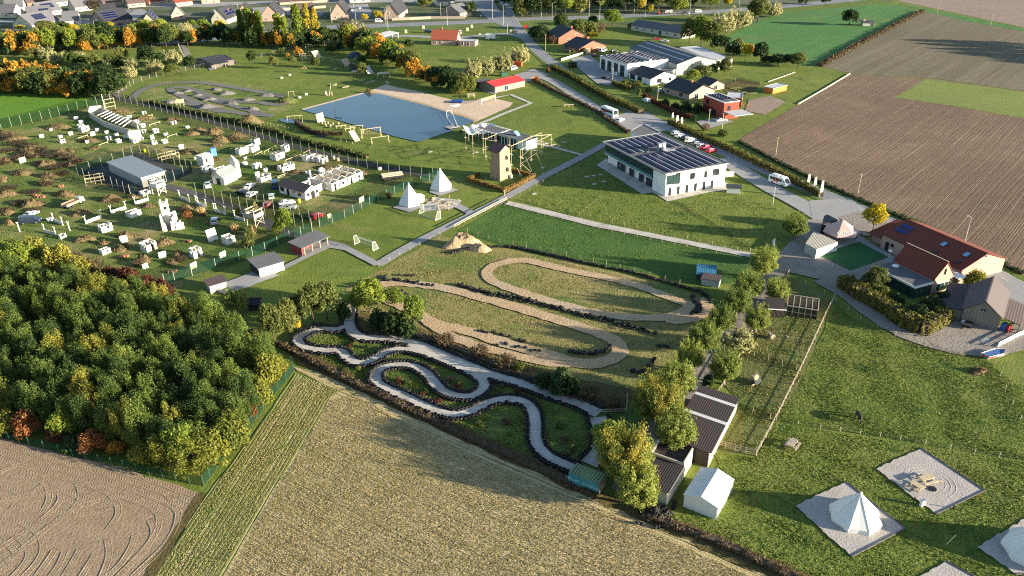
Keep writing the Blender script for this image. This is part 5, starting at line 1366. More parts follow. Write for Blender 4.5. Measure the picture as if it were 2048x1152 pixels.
def canopy():
 c = G(1682,461,2.7); c.z = 0; dr = ray(1685,439); hT = CAMH + dr.z * math.hypot(c.x,c.y) / math.hypot(dr.x,dr.y)
 o = thing('canopy','pink six-sided pavilion canopy with white lettering','canopy',(c.x,c.y,0),0)
 R0 = 35 * mpp(1683,478); n = 6; e = 2.7; a0 = R(-62)
 P = [(R0 * math.cos(a0 + i * 2 * math.pi / n),R0 * math.sin(a0 + i * 2 * math.pi / n)) for i in range(n)]
 for i in range(n):
  a,b = P[i],P[(i + 1) % n]
  mb = MB().add([(*a,e),(*b,e),(0,0,hT),(*a,e - .35),(*b,e - .35)],[(0,1,2),(3,4,1,0)])
  part('canopy_segment',mb,M_PINK,o)
 mb = MB()
 for p in P: mb.tube((p[0] * .93,p[1] * .93,0),(p[0] * .93,p[1] * .93,e),.09)
 mb.tube((0,0,0),(0,0,hT - .1),.12)
 part('post',mb,M_CHARCOAL,o)
 segs = sorted(range(n),key=lambda i: (P[i][1] + P[(i + 1) % n][1]))
 i = segs[0]; a,b = Vector((*P[i],e)),Vector((*P[(i + 1) % n],e)); t = Vector((0,0,hT))
 xd = (b - a).normalized(); nn = (b - a).cross(t - a).normalized(); yd = nn.cross(xd)
 mt = Matrix((xd,yd,nn)).transposed().to_4x4(); mt.translation = (a + b) / 2 + yd * .55 + nn * .05 + xd * .3
 lettering(o,'OUTSIDE',1.15,M_WHITE,mt)
canopy()
def bar_store():
 loc,rz,w = site((1607,500),(1636,508));
 p0,p1,p2,p3 = (G(x,y,2.5) for x,y in ((1611,487),(1633,499),(1676,484),(1628,462)))
 base = Vector((p0.x,p0.y,0))
 o = thing('store_building','low concrete store with pale sloping slab roof beside the pink canopy','building',base)
 L = [Vector((p.x - base.x,p.y - base.y,0)) for p in (p0,p1,p2,p3)]
 mb = MB().prism([(v.x,v.y) for v in L],0,2.35); part('wall',mb,M_GREYWALL,o)
 part('roof',MB().slab([v + Vector((0,0,2.55)) for v in L],.18),stripes('pale_slab_roof',(184,178,166),(150,144,132),.8,0,.8),o)
 f0,f1 = L[1],L[2]
 dv = (f1 - f0).normalized(); nv = Vector((dv.y,-dv.x,0))
 part('white_front',MB().add([tuple(f0 + nv * .08),tuple(f1 + nv * .08),tuple(f1 + nv * .08 + Vector((0,0,.9))),tuple(f0 + nv * .08 + Vector((0,0,2.5)))],[(0,1,2,3)]),M_WHITE,o)
 q0,q1,q2,q3 = (G(x,y,2.8) for x,y in ((1644,449),(1676,440),(1655,429),(1648,432)))
 b = Vector((q0.x,q0.y,0))
 o2 = thing('bar_hut','black timber bar hut behind the pink canopy','hut',b)
 part('wall',MB().prism([(q.x - b.x,q.y - b.y) for q in (q0,q1,q2,q3)],0,2.7),M_CHARCOAL,o2)
 part('roof',MB().slab([(q.x - b.x,q.y - b.y,2.85) for q in (q0,q1,q2,q3)],.12),M_BLACK,o2)
bar_store()
single('parasol',MB().tube((0,0,0),(0,0,2.2),.04).tube((0,0,2.1),(0,0,2.5),.5,.05,8),M_WHITE,'closed white parasol at the right corner of the artificial turf','parasol',G(1777,518))
# ---------------------------------------------------------------- weathered timber barn
def barn():
 p,q = G(1928,616,3.2),G(2003,634,3.2)
 w = dist2(p,q); rz = math.atan2(q.y - p.y,q.x - p.x); d = 12.5; h,rh = 3.2,2.6
 o = thing('timber_barn','weathered grey timber barn with two-tone gabled roof','barn',(p.x,p.y,0),rz)
 part('wall',wall_ring(w,d,h,gable='y',rh=rh),M_WOOD,o)
 r = roof_gable(o,w,d,h,rh,stripes('barn_roof',(92,84,86),(76,68,70),.4,1,.75),'y',.4)
 part('lean_to',MB().box((-2.1,d / 2,1.2),(4.1,d - .6,2.4)),M_WOOD,o)
 part('lean_to_roof',MB().slab([(0,-.3,3.0),(0,d + .2,3.0),(-4.4,d + .2,2.4),(-4.4,-.3,2.4)][::1],.14),M_ROOFDARK,o)
 part('side_roof',MB().slab([(w + 3.6,.6,2.1),(w + 3.6,d - 2,2.1),(w + .3,d - 2,2.9),(w + .3,.6,2.9)],.14),M_ROOFBROWN,o)
 part('side_post',MB().box((w + 3.3,.9,1.0),(.2,.2,2.0)).box((w + 3.3,d / 2,1.0),(.2,.2,2.0)),M_TIMBERGREY,o)
 face_window(o,w,d,'f',w * .42,3.4,1.2,.8,'hatch',M_TIMBERGREY)
 mb = MB()
 for i in range(int(w / .6)): mb.box((.3 + i * .6,-.03,h / 2),(.08,.05,h - .1))
 part('batten',mb,M_TIMBERGREY,o)
barn()
# ---------------------------------------------------------------- dark sheds,marquee,container by the lane
def stable():
 T = [G(x,y,3.0) for x,y in ((1371,893),(1420,905),(1477,794),(1401,775))]
 p,q = T[0],T[1]
 rz = math.atan2(T[2].y - T[1].y,T[2].x - T[1].x); L = dist2(T[1],T[2]); W = dist2(T[2],T[3])
 o = thing('stable','long dark corrugated stable with three pale roof strips beside the pens','stable',(T[1].x,T[1].y,0),rz)
 part('wall',MB().box((L / 2,W / 2,1.4),(L - .3,W - .3,2.8)),M_WOODDARK,o)
 part('side_wall',MB().box((L / 2,.1,1.42),(L - .1,.12,2.84)),paint('pale_shed_wall',(196,180,158),.85,.1),o)
 n = 9
 for i in range(n):
  pale = i in (4,7)
  for s,(y0,y1,z0,z1) in enumerate(((-.25,W + .25,2.9,3.3),)):
   x0,x1 = L * i / n + .01,L * (i + 1) / n - .01
   if pale: x0 += (x1 - x0) * .35; x1 -= (x1 - x0) * .35
   mb = MB().slab([(x0,y0,z0),(x1,y0,z0),(x1,y1,z1),(x0,y1,z1)],.08)
   part('roof_light' if pale else 'roof_sheet',mb,M_FLATPALE if pale else M_CORRDARK,o)
   if pale:
    for a,b in ((L * i / n + .01,x0 - .01),(x1 + .01,L * (i + 1) / n - .01)):
     part('roof_sheet',MB().slab([(a,y0,z0),(b,y0,z0),(b,y1,z1),(a,y1,z1)],.08),M_CORRDARK,o)
stable()
def low_shed():
 T = [G(x,y,2.7) for x,y in ((1311,980),(1335,986),(1386,902),(1324,897))]
 p = T[1]; rz = math.atan2(T[2].y - T[1].y,T[2].x - T[1].x); L = dist2(T[1],T[2]); W = 6.0
 o = thing('low_shed','low dark flat-roofed shed with raised pale parapet next to the marquee','shed',(p.x,p.y,0),rz)
 part('wall',MB().box((L / 2,W / 2,1.25),(L - .2,W - .2,2.5)),M_GREYWALL,o)
 part('side_wall',MB().box((L / 2,.06,1.3),(L,.14,2.6)),paint('pale_parapet',(200,190,172),.85,.1),o)
 for i in range(6):
  part('roof_sheet',MB().box((L * .64 * (i + .5) / 6,W / 2,2.62),(L * .64 / 6 - .03,W + .2,.1)),M_CORRDARK,o)
 part('sunken_roof',MB().box((L * .82,W * .45,2.58),(L * .34,W * .85,.1)),M_CORRDARK,o)
 part('parapet',MB().box((L * .82,.1,2.95),(L * .36,.2,.7)).box((L * .64,W * .45,2.85),(.2,W * .8,.5)).box((L * .82,W * .88,2.85),(L * .36,.2,.5)),paint('concrete_parapet',(186,178,164),.85,.1),o)
low_shed()
def marquee():
 p,q = G(1366,1014),G(1431,1040)
 r = G(1464,984)
 w = dist2(p,q); d = dist2(q,r); rz = math.atan2(q.y - p.y,q.x - p.x); h = 2.4; rh = .75
 o = thing('marquee','white marquee tent with pitched roof beside the dark sheds','marquee',(p.x,p.y,0),rz)
 part('side_sheet',wall_ring(w,d,h,gable='y',rh=rh),M_CANVAS,o)
 n = 3
 for i in range(n):
  for s in (0,1):
   y0,y1 = d * i / n - (.1 if i == 0 else -.01),d * (i + 1) / n + (.1 if i == n - 1 else -.01)
   a = [(w / 2,y0,h + rh + .06),(w / 2,y1,h + rh + .06),(-.15,y1,h - .03),(-.15,y0,h - .03)] if s == 0 else [(w + .15,y0,h - .03),(w + .15,y1,h - .03),(w / 2,y1,h + rh + .06),(w / 2,y0,h + rh + .06)]
   part('roof_sheet',MB().slab(a,.05),M_CANVAS,o)
 mb = MB()
 for i in range(n + 1):
  y = min(max(d * i / n,.1),d - .1)
  for x in (-.06,w + .06): mb.tube((x,y,0),(x,y,h),.05)
 part('pole',mb,M_ALU,o)
marquee()
def container():
 T = [G(x,y,2.5) for x,y in ((1137,944),(1196,968),(1210,960),(1151,932))]
 p,q = T[0],T[1]; L = dist2(p,q); rz = math.atan2(q.y - p.y,q.x - p.x); W = 2.5
 o = thing('shipping_container','teal box trailer with mossy ribbed roof and faded lettering','container',(p.x,p.y,0),rz)
 teal = paint('teal_paint',(52,120,132),.6,.15,.8,dirt=((40,70,66),.5))
 part('body',MB().box((L / 2,W / 2,1.35),(L,W,2.2)),teal,o)
 part('roof',MB().box((L / 2,W / 2,2.49),(L - .05,W - .05,.06)),stripes('mossy_roof',(120,150,110),(70,100,92),.5,0,.8),o)
 rib = MB().box((0,0,0),(.12,W - .2,.06)).mesh('rib',paint('moss_rib',(158,160,104),.9,.2))
 for i in range(int(L / .45)): link('roof_rib',rib,o,(.3 + i * .45,W / 2,2.55))
 part('end_door',MB().box((L + .03,W * .27,1.35),(.06,W * .46,2.1)).box((L + .03,W * .74,1.35),(.06,W * .46,2.1)),M_WOOD,o)
 part('wheel',MB().tube((1.2,.05,.3),(1.2,.35,.3),.3,n=10).tube((L - 1.2,.05,.3),(L - 1.2,.35,.3),.3,n=10),M_BLACK,o)
 lettering(o,'CIRCUIT  OUTDOOR',.62,paint('faded_lettering',(150,190,200),.7,.2),Matrix.Translation((L / 2,-.012,1.25)) @ Matrix.Rotation(R(90),4,'X'))
container()
def pen_hut():
 p,q = G(1535,634),G(1568,636); w = dist2(p,q); rz = math.atan2(q.y - p.y,q.x - p.x)
 o = thing('pen_hut','dark pen hut with white roof edge at the top of the animal pen','hut',(p.x,p.y,0),rz)
 part('wall',MB().box((w / 2,2,1.0),(w,4,2.0)),M_WOODDARK,o)
 part('roof',MB().slab([(-.2,-.2,2.05),(w + .2,-.2,2.05),(w + .2,4.2,2.5),(-.2,4.2,2.5)],.1),M_CORRDARK,o)
 part('roof_edge',MB().box((w / 2,-.27,2.02),(w + .4,.1,.2)),M_WHITE,o)
 p,q = G(1571,630),G(1633,640); w = dist2(p,q); rz = math.atan2(q.y - p.y,q.x - p.x)
 o = thing('aviary','open timber aviary frame with wire roof beside the pen hut','aviary',(p.x,p.y,0),rz)
 d = 5.2; mb = MB()
 for i in range(6):
  x = w * i / 5
  for y in (0,d): mb.bar((x,y,0),(x,y,2.2),.16)
  mb.bar((x,0,2.2),(x,d,2.2),.14)
 for y in (0,d): mb.bar((0,y,2.25),(w,y,2.25),.16)
 mb.bar((0,0,1.0),(w,0,1.0),.1)
 part('frame',mb,M_TIMBERGREY,o)
 part('back_wall',MB().box((w / 2,d,1.0),(w,.1,2.0)).box((w,d / 2,.8),(.12,d,1.6)),M_TIMBER,o)
 part('netting',MB().poly([(0,0,2.2),(w,0,2.2),(w,d,2.2),(0,d,2.2)]).poly([(0,0,0),(w,0,0),(w,0,2.2),(0,0,2.2)]),net_mat('aviary_wire',(60,58,54),.35),o)
pen_hut()
def paddock_shelter():
 p,q = G(1393,560),G(1429,563); w = dist2(p,q); rz = math.atan2(q.y - p.y,q.x - p.x)
 o = thing('field_shelter','blue-roofed field shelter at the right end of the arena field','shelter',(p.x,p.y,0),rz)
 part('wall',MB().box((w / 2,1.3,.9),(w - .2,2.4,1.8)),M_WOODDARK,o)
 part('roof',MB().slab([(-.2,-.3,1.6),(w + .2,-.3,1.6),(w + .2,2.9,2.7),(-.2,2.9,2.7)],.08),stripes('blue_sheet',(64,120,150),(46,96,126),.4,0,.6),o)
 p,q = G(1402,570),G(1437,576); w = dist2(p,q); rz = math.atan2(q.y - p.y,q.x - p.x)
 o = thing('field_shelter','brown flat-roofed hut just below the blue-roofed shelter','shelter',(p.x,p.y,0),rz)
 part('wall',MB().box((w / 2,1.2,.85),(w,2.4,1.7)),M_GREYWALL,o)
 part('roof',MB().slab([(-.15,-.2,1.75),(w + .15,-.2,1.75),(w + .15,2.7,1.95),(-.15,2.7,1.95)],.08),M_ROOFBROWN,o)
paddock_shelter()
# ---------------------------------------------------------------- camp buildings
o,w = house('beach_hut','wooden beach hut with bright red sheet roof','hut',(959,178),(990,186),side_len((990,186),(1027,169)),2.6,('gable','y',1.3),M_WOOD,M_CORRRED,[('r',.3,.1,2.4,2.1,'door'),('r',.75,1,.9,.9)],z_over=.25)
o,w = house('lean_to_store','dark flat-roofed store on the left of the red-roofed hut','store',(948,172),(964,176),6,2.2,('mono',.3),M_DARKGREY,M_FLATROOF)
o,w = house('timber_shed','dark-roofed timber shed with open porch by the meadow','shed',(392,128),(424,137),side_len((424,137),(447,127)),2.6,('gable','y',.9),M_WOOD,M_ROOFDARK,[('f',.3,.1,1.2,2.0,'door')])
part('porch_post',MB().box((w + 3,.3,1.2),(.2,.2,2.4)).box((w + 3,6,1.2),(.2,.2,2.4)),M_TIMBERGREY,o)
part('porch_roof',MB().slab([(w + 3.4,-.3,2.45),(w + 3.4,8,2.45),(w + .3,8,2.75),(w + .3,-.3,2.75)],.1),M_ROOFDARK,o)
def shelter_red():
 p,q = G(600,510),G(654,493)
 p = G(606,513)
 q = G(658,490); w = dist2(p,q); rz = math.atan2(q.y - p.y,q.x - p.x); d = 4.4
 o = thing('shelter','open-fronted red shelter with dark roof beside the football lawn','shelter',(p.x,p.y,0),rz)
 part('wall',MB().box((w / 2,d - .1,1.2),(w,.2,2.4)).box((.1,d / 2,1.15),(.2,d - .42,2.3)).box((w / 2 - 1,d - 1.6,1.1),(w * .55,.15,2.2)),M_REDWALL,o)
 part('floor',MB().box((w / 2,d / 2 - .4,.08),(w + .4,d + .6,.12)),M_PLAZA,o)
 part('roof',MB().slab([(-.4,-.5,2.45),(w + .4,-.5,2.45),(w + .4,d + .4,2.8),(-.4,d + .4,2.8)],.16),M_FLATROOF,o)
 for i in range(4): part('post',MB().box((w * (i + .3) / 3.4,.1,1.2),(.14,.14,2.3)),M_TIMBER,o)
shelter_red()
o,w = house('garden_shed','white-fronted garden shed with grey mono-pitch roof','shed',(520,555),(569,540),5.2,2.3,('mono',.5),M_WOODDARK,M_FLATROOF)
part('white_front',MB().box((w / 4,-.04,1.15),(w / 2 - .04,.08,2.2)).box((w * .75,-.04,1.15),(w / 2 - .04,.08,2.2)),M_WHITE,o)
o,w = house('garden_shed','small grey shed with brown roof left of the white shed','shed',(422,588),(455,578),2.8,2.0,('mono',.4),M_GREYWALL,M_ROOFBROWN)
o,w = house('garden_shed','tiny dark shed among the bridge trees','shed',(498,622),(519,621),2.0,1.7,('gable','x',.7),M_WOODDARK,M_ROOFDARK)
def tower():
 cs = [G(x,y) for x,y in ((979,357),(1000,363),(1021,350))]
 p,q = cs[0],cs[1]; w = dist2(cs[0],cs[1]); rz = math.atan2(q.y - p.y,q.x - p.x); d = dist2(cs[1],cs[2]) * .9; d = min(d,w * 1.3)
 h = 9.2
 o = thing('lookout_tower','tall tapering wooden lookout tower with red-brown ribbed roof','tower',(p.x,p.y,0),rz)
 k = .14
 lv = [(0,0),(.55,k * .8),(1.0,k)]
 mb = MB(); vs = []
 for f,s in lv:
  for x,y in ((0,0),(w,0),(w,d),(0,d)):
   vs.append((x + (w / 2 - x) * s * 1.4,y + (d / 2 - y) * s * 1.4,f * h))
 fs = [(i * 4 + j,i * 4 + (j + 1) % 4,i * 4 + 4 + (j + 1) % 4,i * 4 + 4 + j) for i in range(2) for j in range(4)]
 mb.add(vs,fs + [(8,9,10,11)])
 part('wall',mb,M_SHINGLE,o)
 i0 = w * k * .7
 e = .7; rh = 1.7
 for s in (0,1):
  y0,y1 = (-e,d / 2) if s == 0 else (d + e,d / 2)
  z0 = h - .15
  a = [(-e + i0,y0,z0),(w + e - i0,y0,z0),(w + e - i0,y1,h + rh),(-e + i0,y1,h + rh)]
  if s: a = a[::-1]
  part('roof',MB().slab(a,.1),stripes('tower_roof%d' % s,(126,84,82),(62,42,44),.42,0,.6,bump=1.0),o)
 part('gable_board',MB().add([(w - i0 - .1,d * .15,h),(w - i0 - .1,d * .85,h),(w - i0 - .1,d / 2,h + rh * .9)],[(0,1,2)]),M_TIMBER,o)
 for z in (2.9,6.6):
  f = z / h; s = k * (f / .55 * .8 if f < .55 else 1)
  part('window',MB().box((w - (w / 2) * s * 1.4 + .02,d * .6,z),(.3,.7,1.3)),M_BLACK,o)
  part('shutter',MB().box((w - (w / 2) * s * 1.4 + .25,d * .6 + .5,z - .2),(.5,.06,1.0)),M_TIMBER,o)
 part('downpipe',MB().bar((w * .62,-.2 + 0,0),(w * .6,.55,h * .5),.08),M_TIMBER,o)
 part('block_step',MB().box((w + .5,d * .8,.5),(.8,.8,1.0)),M_BREEZE,o)
tower()
def pavilion():
 p,q = G(985,305),G(1051,302)
 A,B = G(1052,302),G(1074,295)
 rz = math.atan2(B.y - A.y,B.x - A.x); w = dist2(A,B)
 d = 13.5; h = 3.2
 o = thing('pavilion','long white pavilion with flat roof and glazed front by the pond','pavilion',(A.x,A.y,0),rz)
 part('wall',MB().box((w / 2 + .15,d / 2,1.58),(w - .3,d,3.16)),M_WHITE,o)
 part('front_wall',MB().box((.08,2.0,1.58),(.14,4.0,3.16)),M_WHITE,o)
 for i in range(6):
  y = 4.4 + i * 1.5
  part('glass_panel',MB().box((.06,y + .7,1.5),(.1,1.2,2.7)),M_GLASSG,o)
  part('post',MB().box((.0,y,1.55),(.14,.16,3.1)),M_WHITE,o)
 roof_flat(o,w,d,h,M_FLATROOF,M_ALU,.15,.3)
 q2 = part('skylight',MB().box((0,0,0),(1.6,2.2,.12)),M_SKYLIGHT,o,(w * .6,d * .55,h + .75)); q2.rotation_euler = (R(35),0,0)
 o2 = thing('pavilion','second pavilion wing with dark flat roof and open glazed veranda','pavilion',o.matrix_world @ Vector((0,0,0)) if False else (A.x,A.y,0),rz)
 c,s = math.cos(rz),math.sin(rz)
 o2.location = (A.x + c * .0 - s * (d + 1.0),A.y + s * .0 + c * (d + 1.0),0)
 part('wall',MB().box((w * .65,5.2,1.55),(w * .7,10.4,3.1)),M_CREAM,o2)
 for i in range(7):
  part('post',MB().box((-.6,.2 + i * 1.65,1.6),(.16,.16,3.2)),M_WHITE,o2)
 for i in range(6): part('glass_panel',MB().box((w * .28,1.0 + i * 1.65,1.5),(.08,1.3,2.6)),M_GLASS,o2)
 roof_flat(o2,w,10.4,3.2,M_FLATROOF,M_WHITE,.8,.3)
 c = G(962,276)
 o3 = thing('sail_tent','white stretched sail tent with pointed tips beside the pavilion','tent',(c.x,c.y,0),.3)
 nx,ny = 12,8; W,D = 11,8; vs = []
 for j in range(ny + 1):
  for i in range(nx + 1):
   u,v = i / nx,j / ny
   z = 2.6 + .9 * abs(math.cos(u * math.pi * 3)) ** 3 * (.4 + .6 * v) + .7 * v - .5 * math.sin(math.pi * v)
   vs.append(((u - .5) * W,(v - .5) * D,z))
 fs = [(j * (nx + 1) + i,j * (nx + 1) + i + 1,(j + 1) * (nx + 1) + i + 1,(j + 1) * (nx + 1) + i) for j in range(ny) for i in range(nx)]
 part('sail',MB().add(vs,fs),M_CANVAS,o3,smooth=True)
 for u in (-.5,-.17,.17,.5): part('pole',MB().tube((u * W,-D / 2,0),(u * W,-D / 2,3.2),.07).tube((u * W,D / 2,0),(u * W,D / 2,3.9),.07),M_TIMBER,o3)
pavilion()
# ---------------------------------------------------------------- houses and workshops on the right
W3 = lambda f: [(f,.15,1.0,1.3,1.3),(f,.5,1.0,1.3,1.3),(f,.78,1.0,1.3,1.3)]
def workshop():
 p,q = G(1199,137),G(1253,155); w = dist2(p,q); rz = math.atan2(q.y - p.y,q.x - p.x); h = HT(1252,155,1254,129); d = dist2(G(1254,129,h),G(1340,120,h))
 o = thing('workshop','white flat-roofed workshop with four tall doors and solar roof','workshop',(p.x,p.y,0),rz)
 part('wall',wall_ring(w,d,h),M_WHITE,o)
 roof_flat(o,w,d,h,M_FLATROOF,M_ALU,.05,.3)
 for i in range(4):
  q2 = part('door',MB().box((w * (.06 + .235 * i) + 1.7,-.03,h * .43),(3.3,.12,h * .82)),M_DARKGREY,o)
  part('pane',MB().box((w * (.06 + .235 * i) + 1.7,-.1,h * .5),(2.9,.03,h * .2)),M_GLASS,q2)
 me = panel_mesh(1.7,1.5)
 for i in range(9):
  for j in range(7):
   if j == 4: continue
   q2 = link('solar_panel',me,o,(1.5 + i * (w - 3) / 8.3,d * (.08 + .125 * j),h + .35)); q2.rotation_euler = (R(10),0,0)
 part('skylight',MB().tube((w * .42,d * .58,h + .2),(w * .98,d * .58,h + .2),.9,n=10),M_FLATPALE,o)
 for u in (.1,.3): face_window(o,w,d,'r',u * d,.2,1.1,2.2,'door',M_DARKGREY)
 face_window(o,w,d,'r',d * .55,1.4,2.5,1.2,'window',M_DARKGREY)
workshop()
def warehouse():
 h = 5.0
 p,q = G(1258,96,h),G(1354,129,h)
 L = dist2(p,q); rz = math.atan2(q.y - p.y,q.x - p.x); d = dist2(q,G(1432,116,h)) * .85
 o = thing('warehouse','grey gabled warehouse with two long white roof lights','warehouse',(p.x,p.y,0),rz)
 rh = 2.8
 part('wall',wall_ring(L,d,h,gable='x',rh=rh),M_GREYWALL,o)
 roof_gable(o,L,d,h,rh,stripes('grey_green_sheet',(92,98,100),(78,84,86),1.0,0,.6),'x',.2)
 sl = math.atan2(rh,d / 2)
 for v in (.4,.78):
  for i in range(10):
   q2 = part('roof_light',MB().box((0,0,0),(L * .085,1.0,.05)),M_FLATPALE,o,(L * (.08 + .092 * i),d / 2 * v,h + rh * v + .25)); q2.rotation_euler = (sl,0,0)
 for i in range(4): part('wall_joint',MB().box((L + .02,d * (i + 1) / 5,h / 2),(.06,.12,h)),M_DARKGREY,o)
 hh = 4.4
 a,b = G(1359,95,hh),G(1424,121,hh)
 o2 = thing('warehouse','lower pale flat-roofed hall joined behind the grey warehouse','warehouse',(a.x,a.y,0),math.atan2(b.y - a.y,b.x - a.x))
 w2 = dist2(a,b); d2 = dist2(b,G(1453,115,hh))
 part('wall',wall_ring(w2,d2,hh),M_CREAM,o2); roof_flat(o2,w2,d2,hh,M_FLATPALE,M_ALU,.05,.25)
 for u in (.2,.5,.8): face_window(o2,w2,d2,'r',u * d2 - .6,.2,1.6,2.4,'door',M_DARKGREY)
warehouse()
house('office_building','low white office with dark hipped roof in front of the workshop','office',(1258,158),(1301,171),side_len((1301,171),(1338,160)),3.0,('gable','x',2.2),M_WHITE,M_ROOFDARK,[('f',.05,.4,3.5,2.2),('f',.4,.4,3.0,2.2),('r',.25,.6,2.6,1.8),('r',.7,.8,1.6,1.5)],z_over=.5)
house('link_building','white flat-roofed link behind the dark-roofed office','building',(1318,160),(1352,150),6,2.6,('flat',),M_WHITE,M_FLATROOF,[('f',.2,.8,1.2,1.2),('f',.6,.8,1.2,1.2)])
house('bungalow','brick bungalow with large dark roof and white gable trim','house',(1328,186),(1378,201),side_len((1378,201),(1420,190)),2.8,('gable','x',2.8),M_BRICK,M_ROOFDARK,[('f',.1,.8,2.0,1.3),('f',.6,.4,2.4,2.0),('r',.2,.4,2.2,2.0,'garage_door'),('r',.65,.8,1.6,1.4)],chimney=(.62,.45,3.0),z_over=.6)
house('garden_house','small brick outbuilding with white gable behind the bungalow','outbuilding',(1394,174),(1418,182),8,2.4,('gable','x',1.8),M_BRICK,M_ROOFDARK,[('r',.3,.3,2.0,1.9)],z_over=.5)
def red_house():
 h = 6.4
 p,q = G(1408,190,h),G(1449,206,h)
 w = dist2(p,q); rz = math.atan2(q.y - p.y,q.x - p.x); d = dist2(q,G(1481,203,h))
 o = thing('brick_house','flat-roofed red brick house of stacked cubes with solar panels','house',(p.x,p.y,0),rz)
 part('wall',wall_ring(w,d,h),M_BRICKRED,o); roof_flat(o,w,d,h,M_FLATROOF,M_WHITE,.1,.25)
 me = panel_mesh(1.5,1.1)
 for i in range(6):
  for j in range(4):
   q2 = link('solar_panel',me,o,(w * .12 + i * 1.7,d * .2 + j * d * .19,h + .35)); q2.rotation_euler = (R(12),0,0)
 for f,u,z,ww,hh in (('f',.15,3.6,1.6,1.9),('f',.5,.3,2.2,2.3),('r',.25,3.4,1.2,1.7),('r',.6,3.6,1.0,1.5)):
  face_window(o,w,d,f,u * (w if f == 'f' else d),z,ww,hh,'window',M_BLACK)
 h2 = 3.2
 a,b = G(1448,224,h2),G(1470,233,h2); w2 = dist2(a,b); d2 = dist2(b,G(1494,225,h2))
 part('garage_wall',wall_ring(w2,d2,h2),M_BRICKRED,o)
 g2 = o.children[-1]; ia = o.matrix_world
 rz2 = math.atan2(b.y - a.y,b.x - a.x) - rz; v = Vector((a.x - p.x,a.y - p.y,0)); c,s = math.cos(-rz),math.sin(-rz)
 g2.location = (v.x * c - v.y * s,v.x * s + v.y * c,0); g2.rotation_euler.z = rz2
 part('garage_roof',MB().box((w2 / 2,d2 / 2,h2 + .1),(w2 + .2,d2 + .2,.2)),M_FLATPALE,o,g2.location,rz2)
 o2,_ = house('brick_house','small flat-roofed red brick block behind the red brick house','outbuilding',(1451,212),(1482,214),9,3.4,('flat',),M_BRICKRED,M_FLATPALE,[('r',.3,.3,1.5,2.2)])
red_house()
house('garden_shed','small orange timber shed with grey roof on the garden lawn','shed',(1526,184),(1545,188),side_len((1545,188),(1570,180)),2.2,('flat',),M_ORANGE,M_FLATPALE)
house('brick_villa','tall brick villa with steep dark roof beside the junction','house',(1093,78),(1117,88),side_len((1117,88),(1141,78)),3.4,('gable','x',4.2),M_BRICKVILLA,M_ROOFDARK,[('r',.3,1,1.4,1.4),('r',.6,4.0,1.0,1.2),('f',.3,1,1.4,1.4)],chimney=(.9,.5,5.0))
house('brick_villa','lower brick house with wide dark roof in front of the villa','house',(1127,100),(1158,108),side_len((1158,108),(1198,98)),2.8,('gable','x',3.2),M_BRICKVILLA,M_ROOFDARK,[('f',.1,.5,2.6,2.0,'garage_door'),('f',.6,.8,1.4,1.4),('r',.25,.8,1.5,1.4),('r',.65,.8,1.5,1.4)],chimney=(.6,.55,3.8),z_over=.6)
house('farm_building','long low white farm building with grey roof below the highway','farm building',(1262,60),(1364,78),11,3.0,('gable','x',2.6),M_CREAM,M_ROOFGREY,[('f',u,1.0,1.8,1.2) for u in (.1,.25,.4,.7,.85)] + [('f',.55,.1,2.4,2.4,'door')])
house('red_tiled_house','farmhouse with bright red tiled roof beside the meadow','house',(863,90),(913,91),10,3.2,('gable','x',4.2),M_BRICK,M_ROOFORANGE,[('f',.1,.8,1.4,1.4),('f',.35,.8,1.4,1.4)],chimney=(.35,.55,5.4))
house('house_extension','low brick extension with grey sheet roof right of the red-tiled house','building',(917,92),(950,93),7,2.6,('flat',),M_BRICK,M_FLATPALE,[('f',.1,.4,2.0,1.9),('f',.5,.4,1.6,1.9)])
def carport():
 p,q = G(762,85),G(797,76); w = dist2(p,q); rz = math.atan2(q.y - p.y,q.x - p.x)
 o = thing('carport','white-roofed carport with dark open bays by the slip road','carport',(p.x,p.y,0),rz)
 part('wall',MB().box((w / 2,6,1.5),(w,.2,3)).box((.1,3,1.5),(.2,5.78,3)),paint('teal_dark',(40,66,72),.7,.1),o)
 for i in range(4): part('post',MB().box((.2 + (w - .4) * i / 3,.1,1.5),(.25,.25,3)),M_WHITE,o)
 part('roof',MB().slab([(-.4,-.5,3.05),(w + .4,-.5,3.05),(w + .4,6.6,3.7),(-.4,6.6,3.7)],.2),M_FLATPALE,o)
carport()
def bunker():
 p,q = G(1725,52),G(1746,52); w = dist2(p,q); rz = math.atan2(q.y - p.y,q.x - p.x)
 o = thing('field_bunker','small grey ruin with sagging roof beside the lone field bush','bunker',(p.x,p.y,0),rz)
 part('wall',MB().box((w / 2,2,1.1),(w,4,2.2)),M_GREYWALL,o)
 part('roof',MB().slab([(-1,-.5,2.3),(w + 1,-.5,2.0),(w + 1,4.5,2.6),(-1,4.5,3.1)],.2),M_DARKGREY,o)
 part('post',MB().box((w + .7,-.3,1.0),(.4,.4,2.0)).box((w * .2,2.2,3.0),(1.4,.8,1.2)),M_BRICK,o)
bunker()
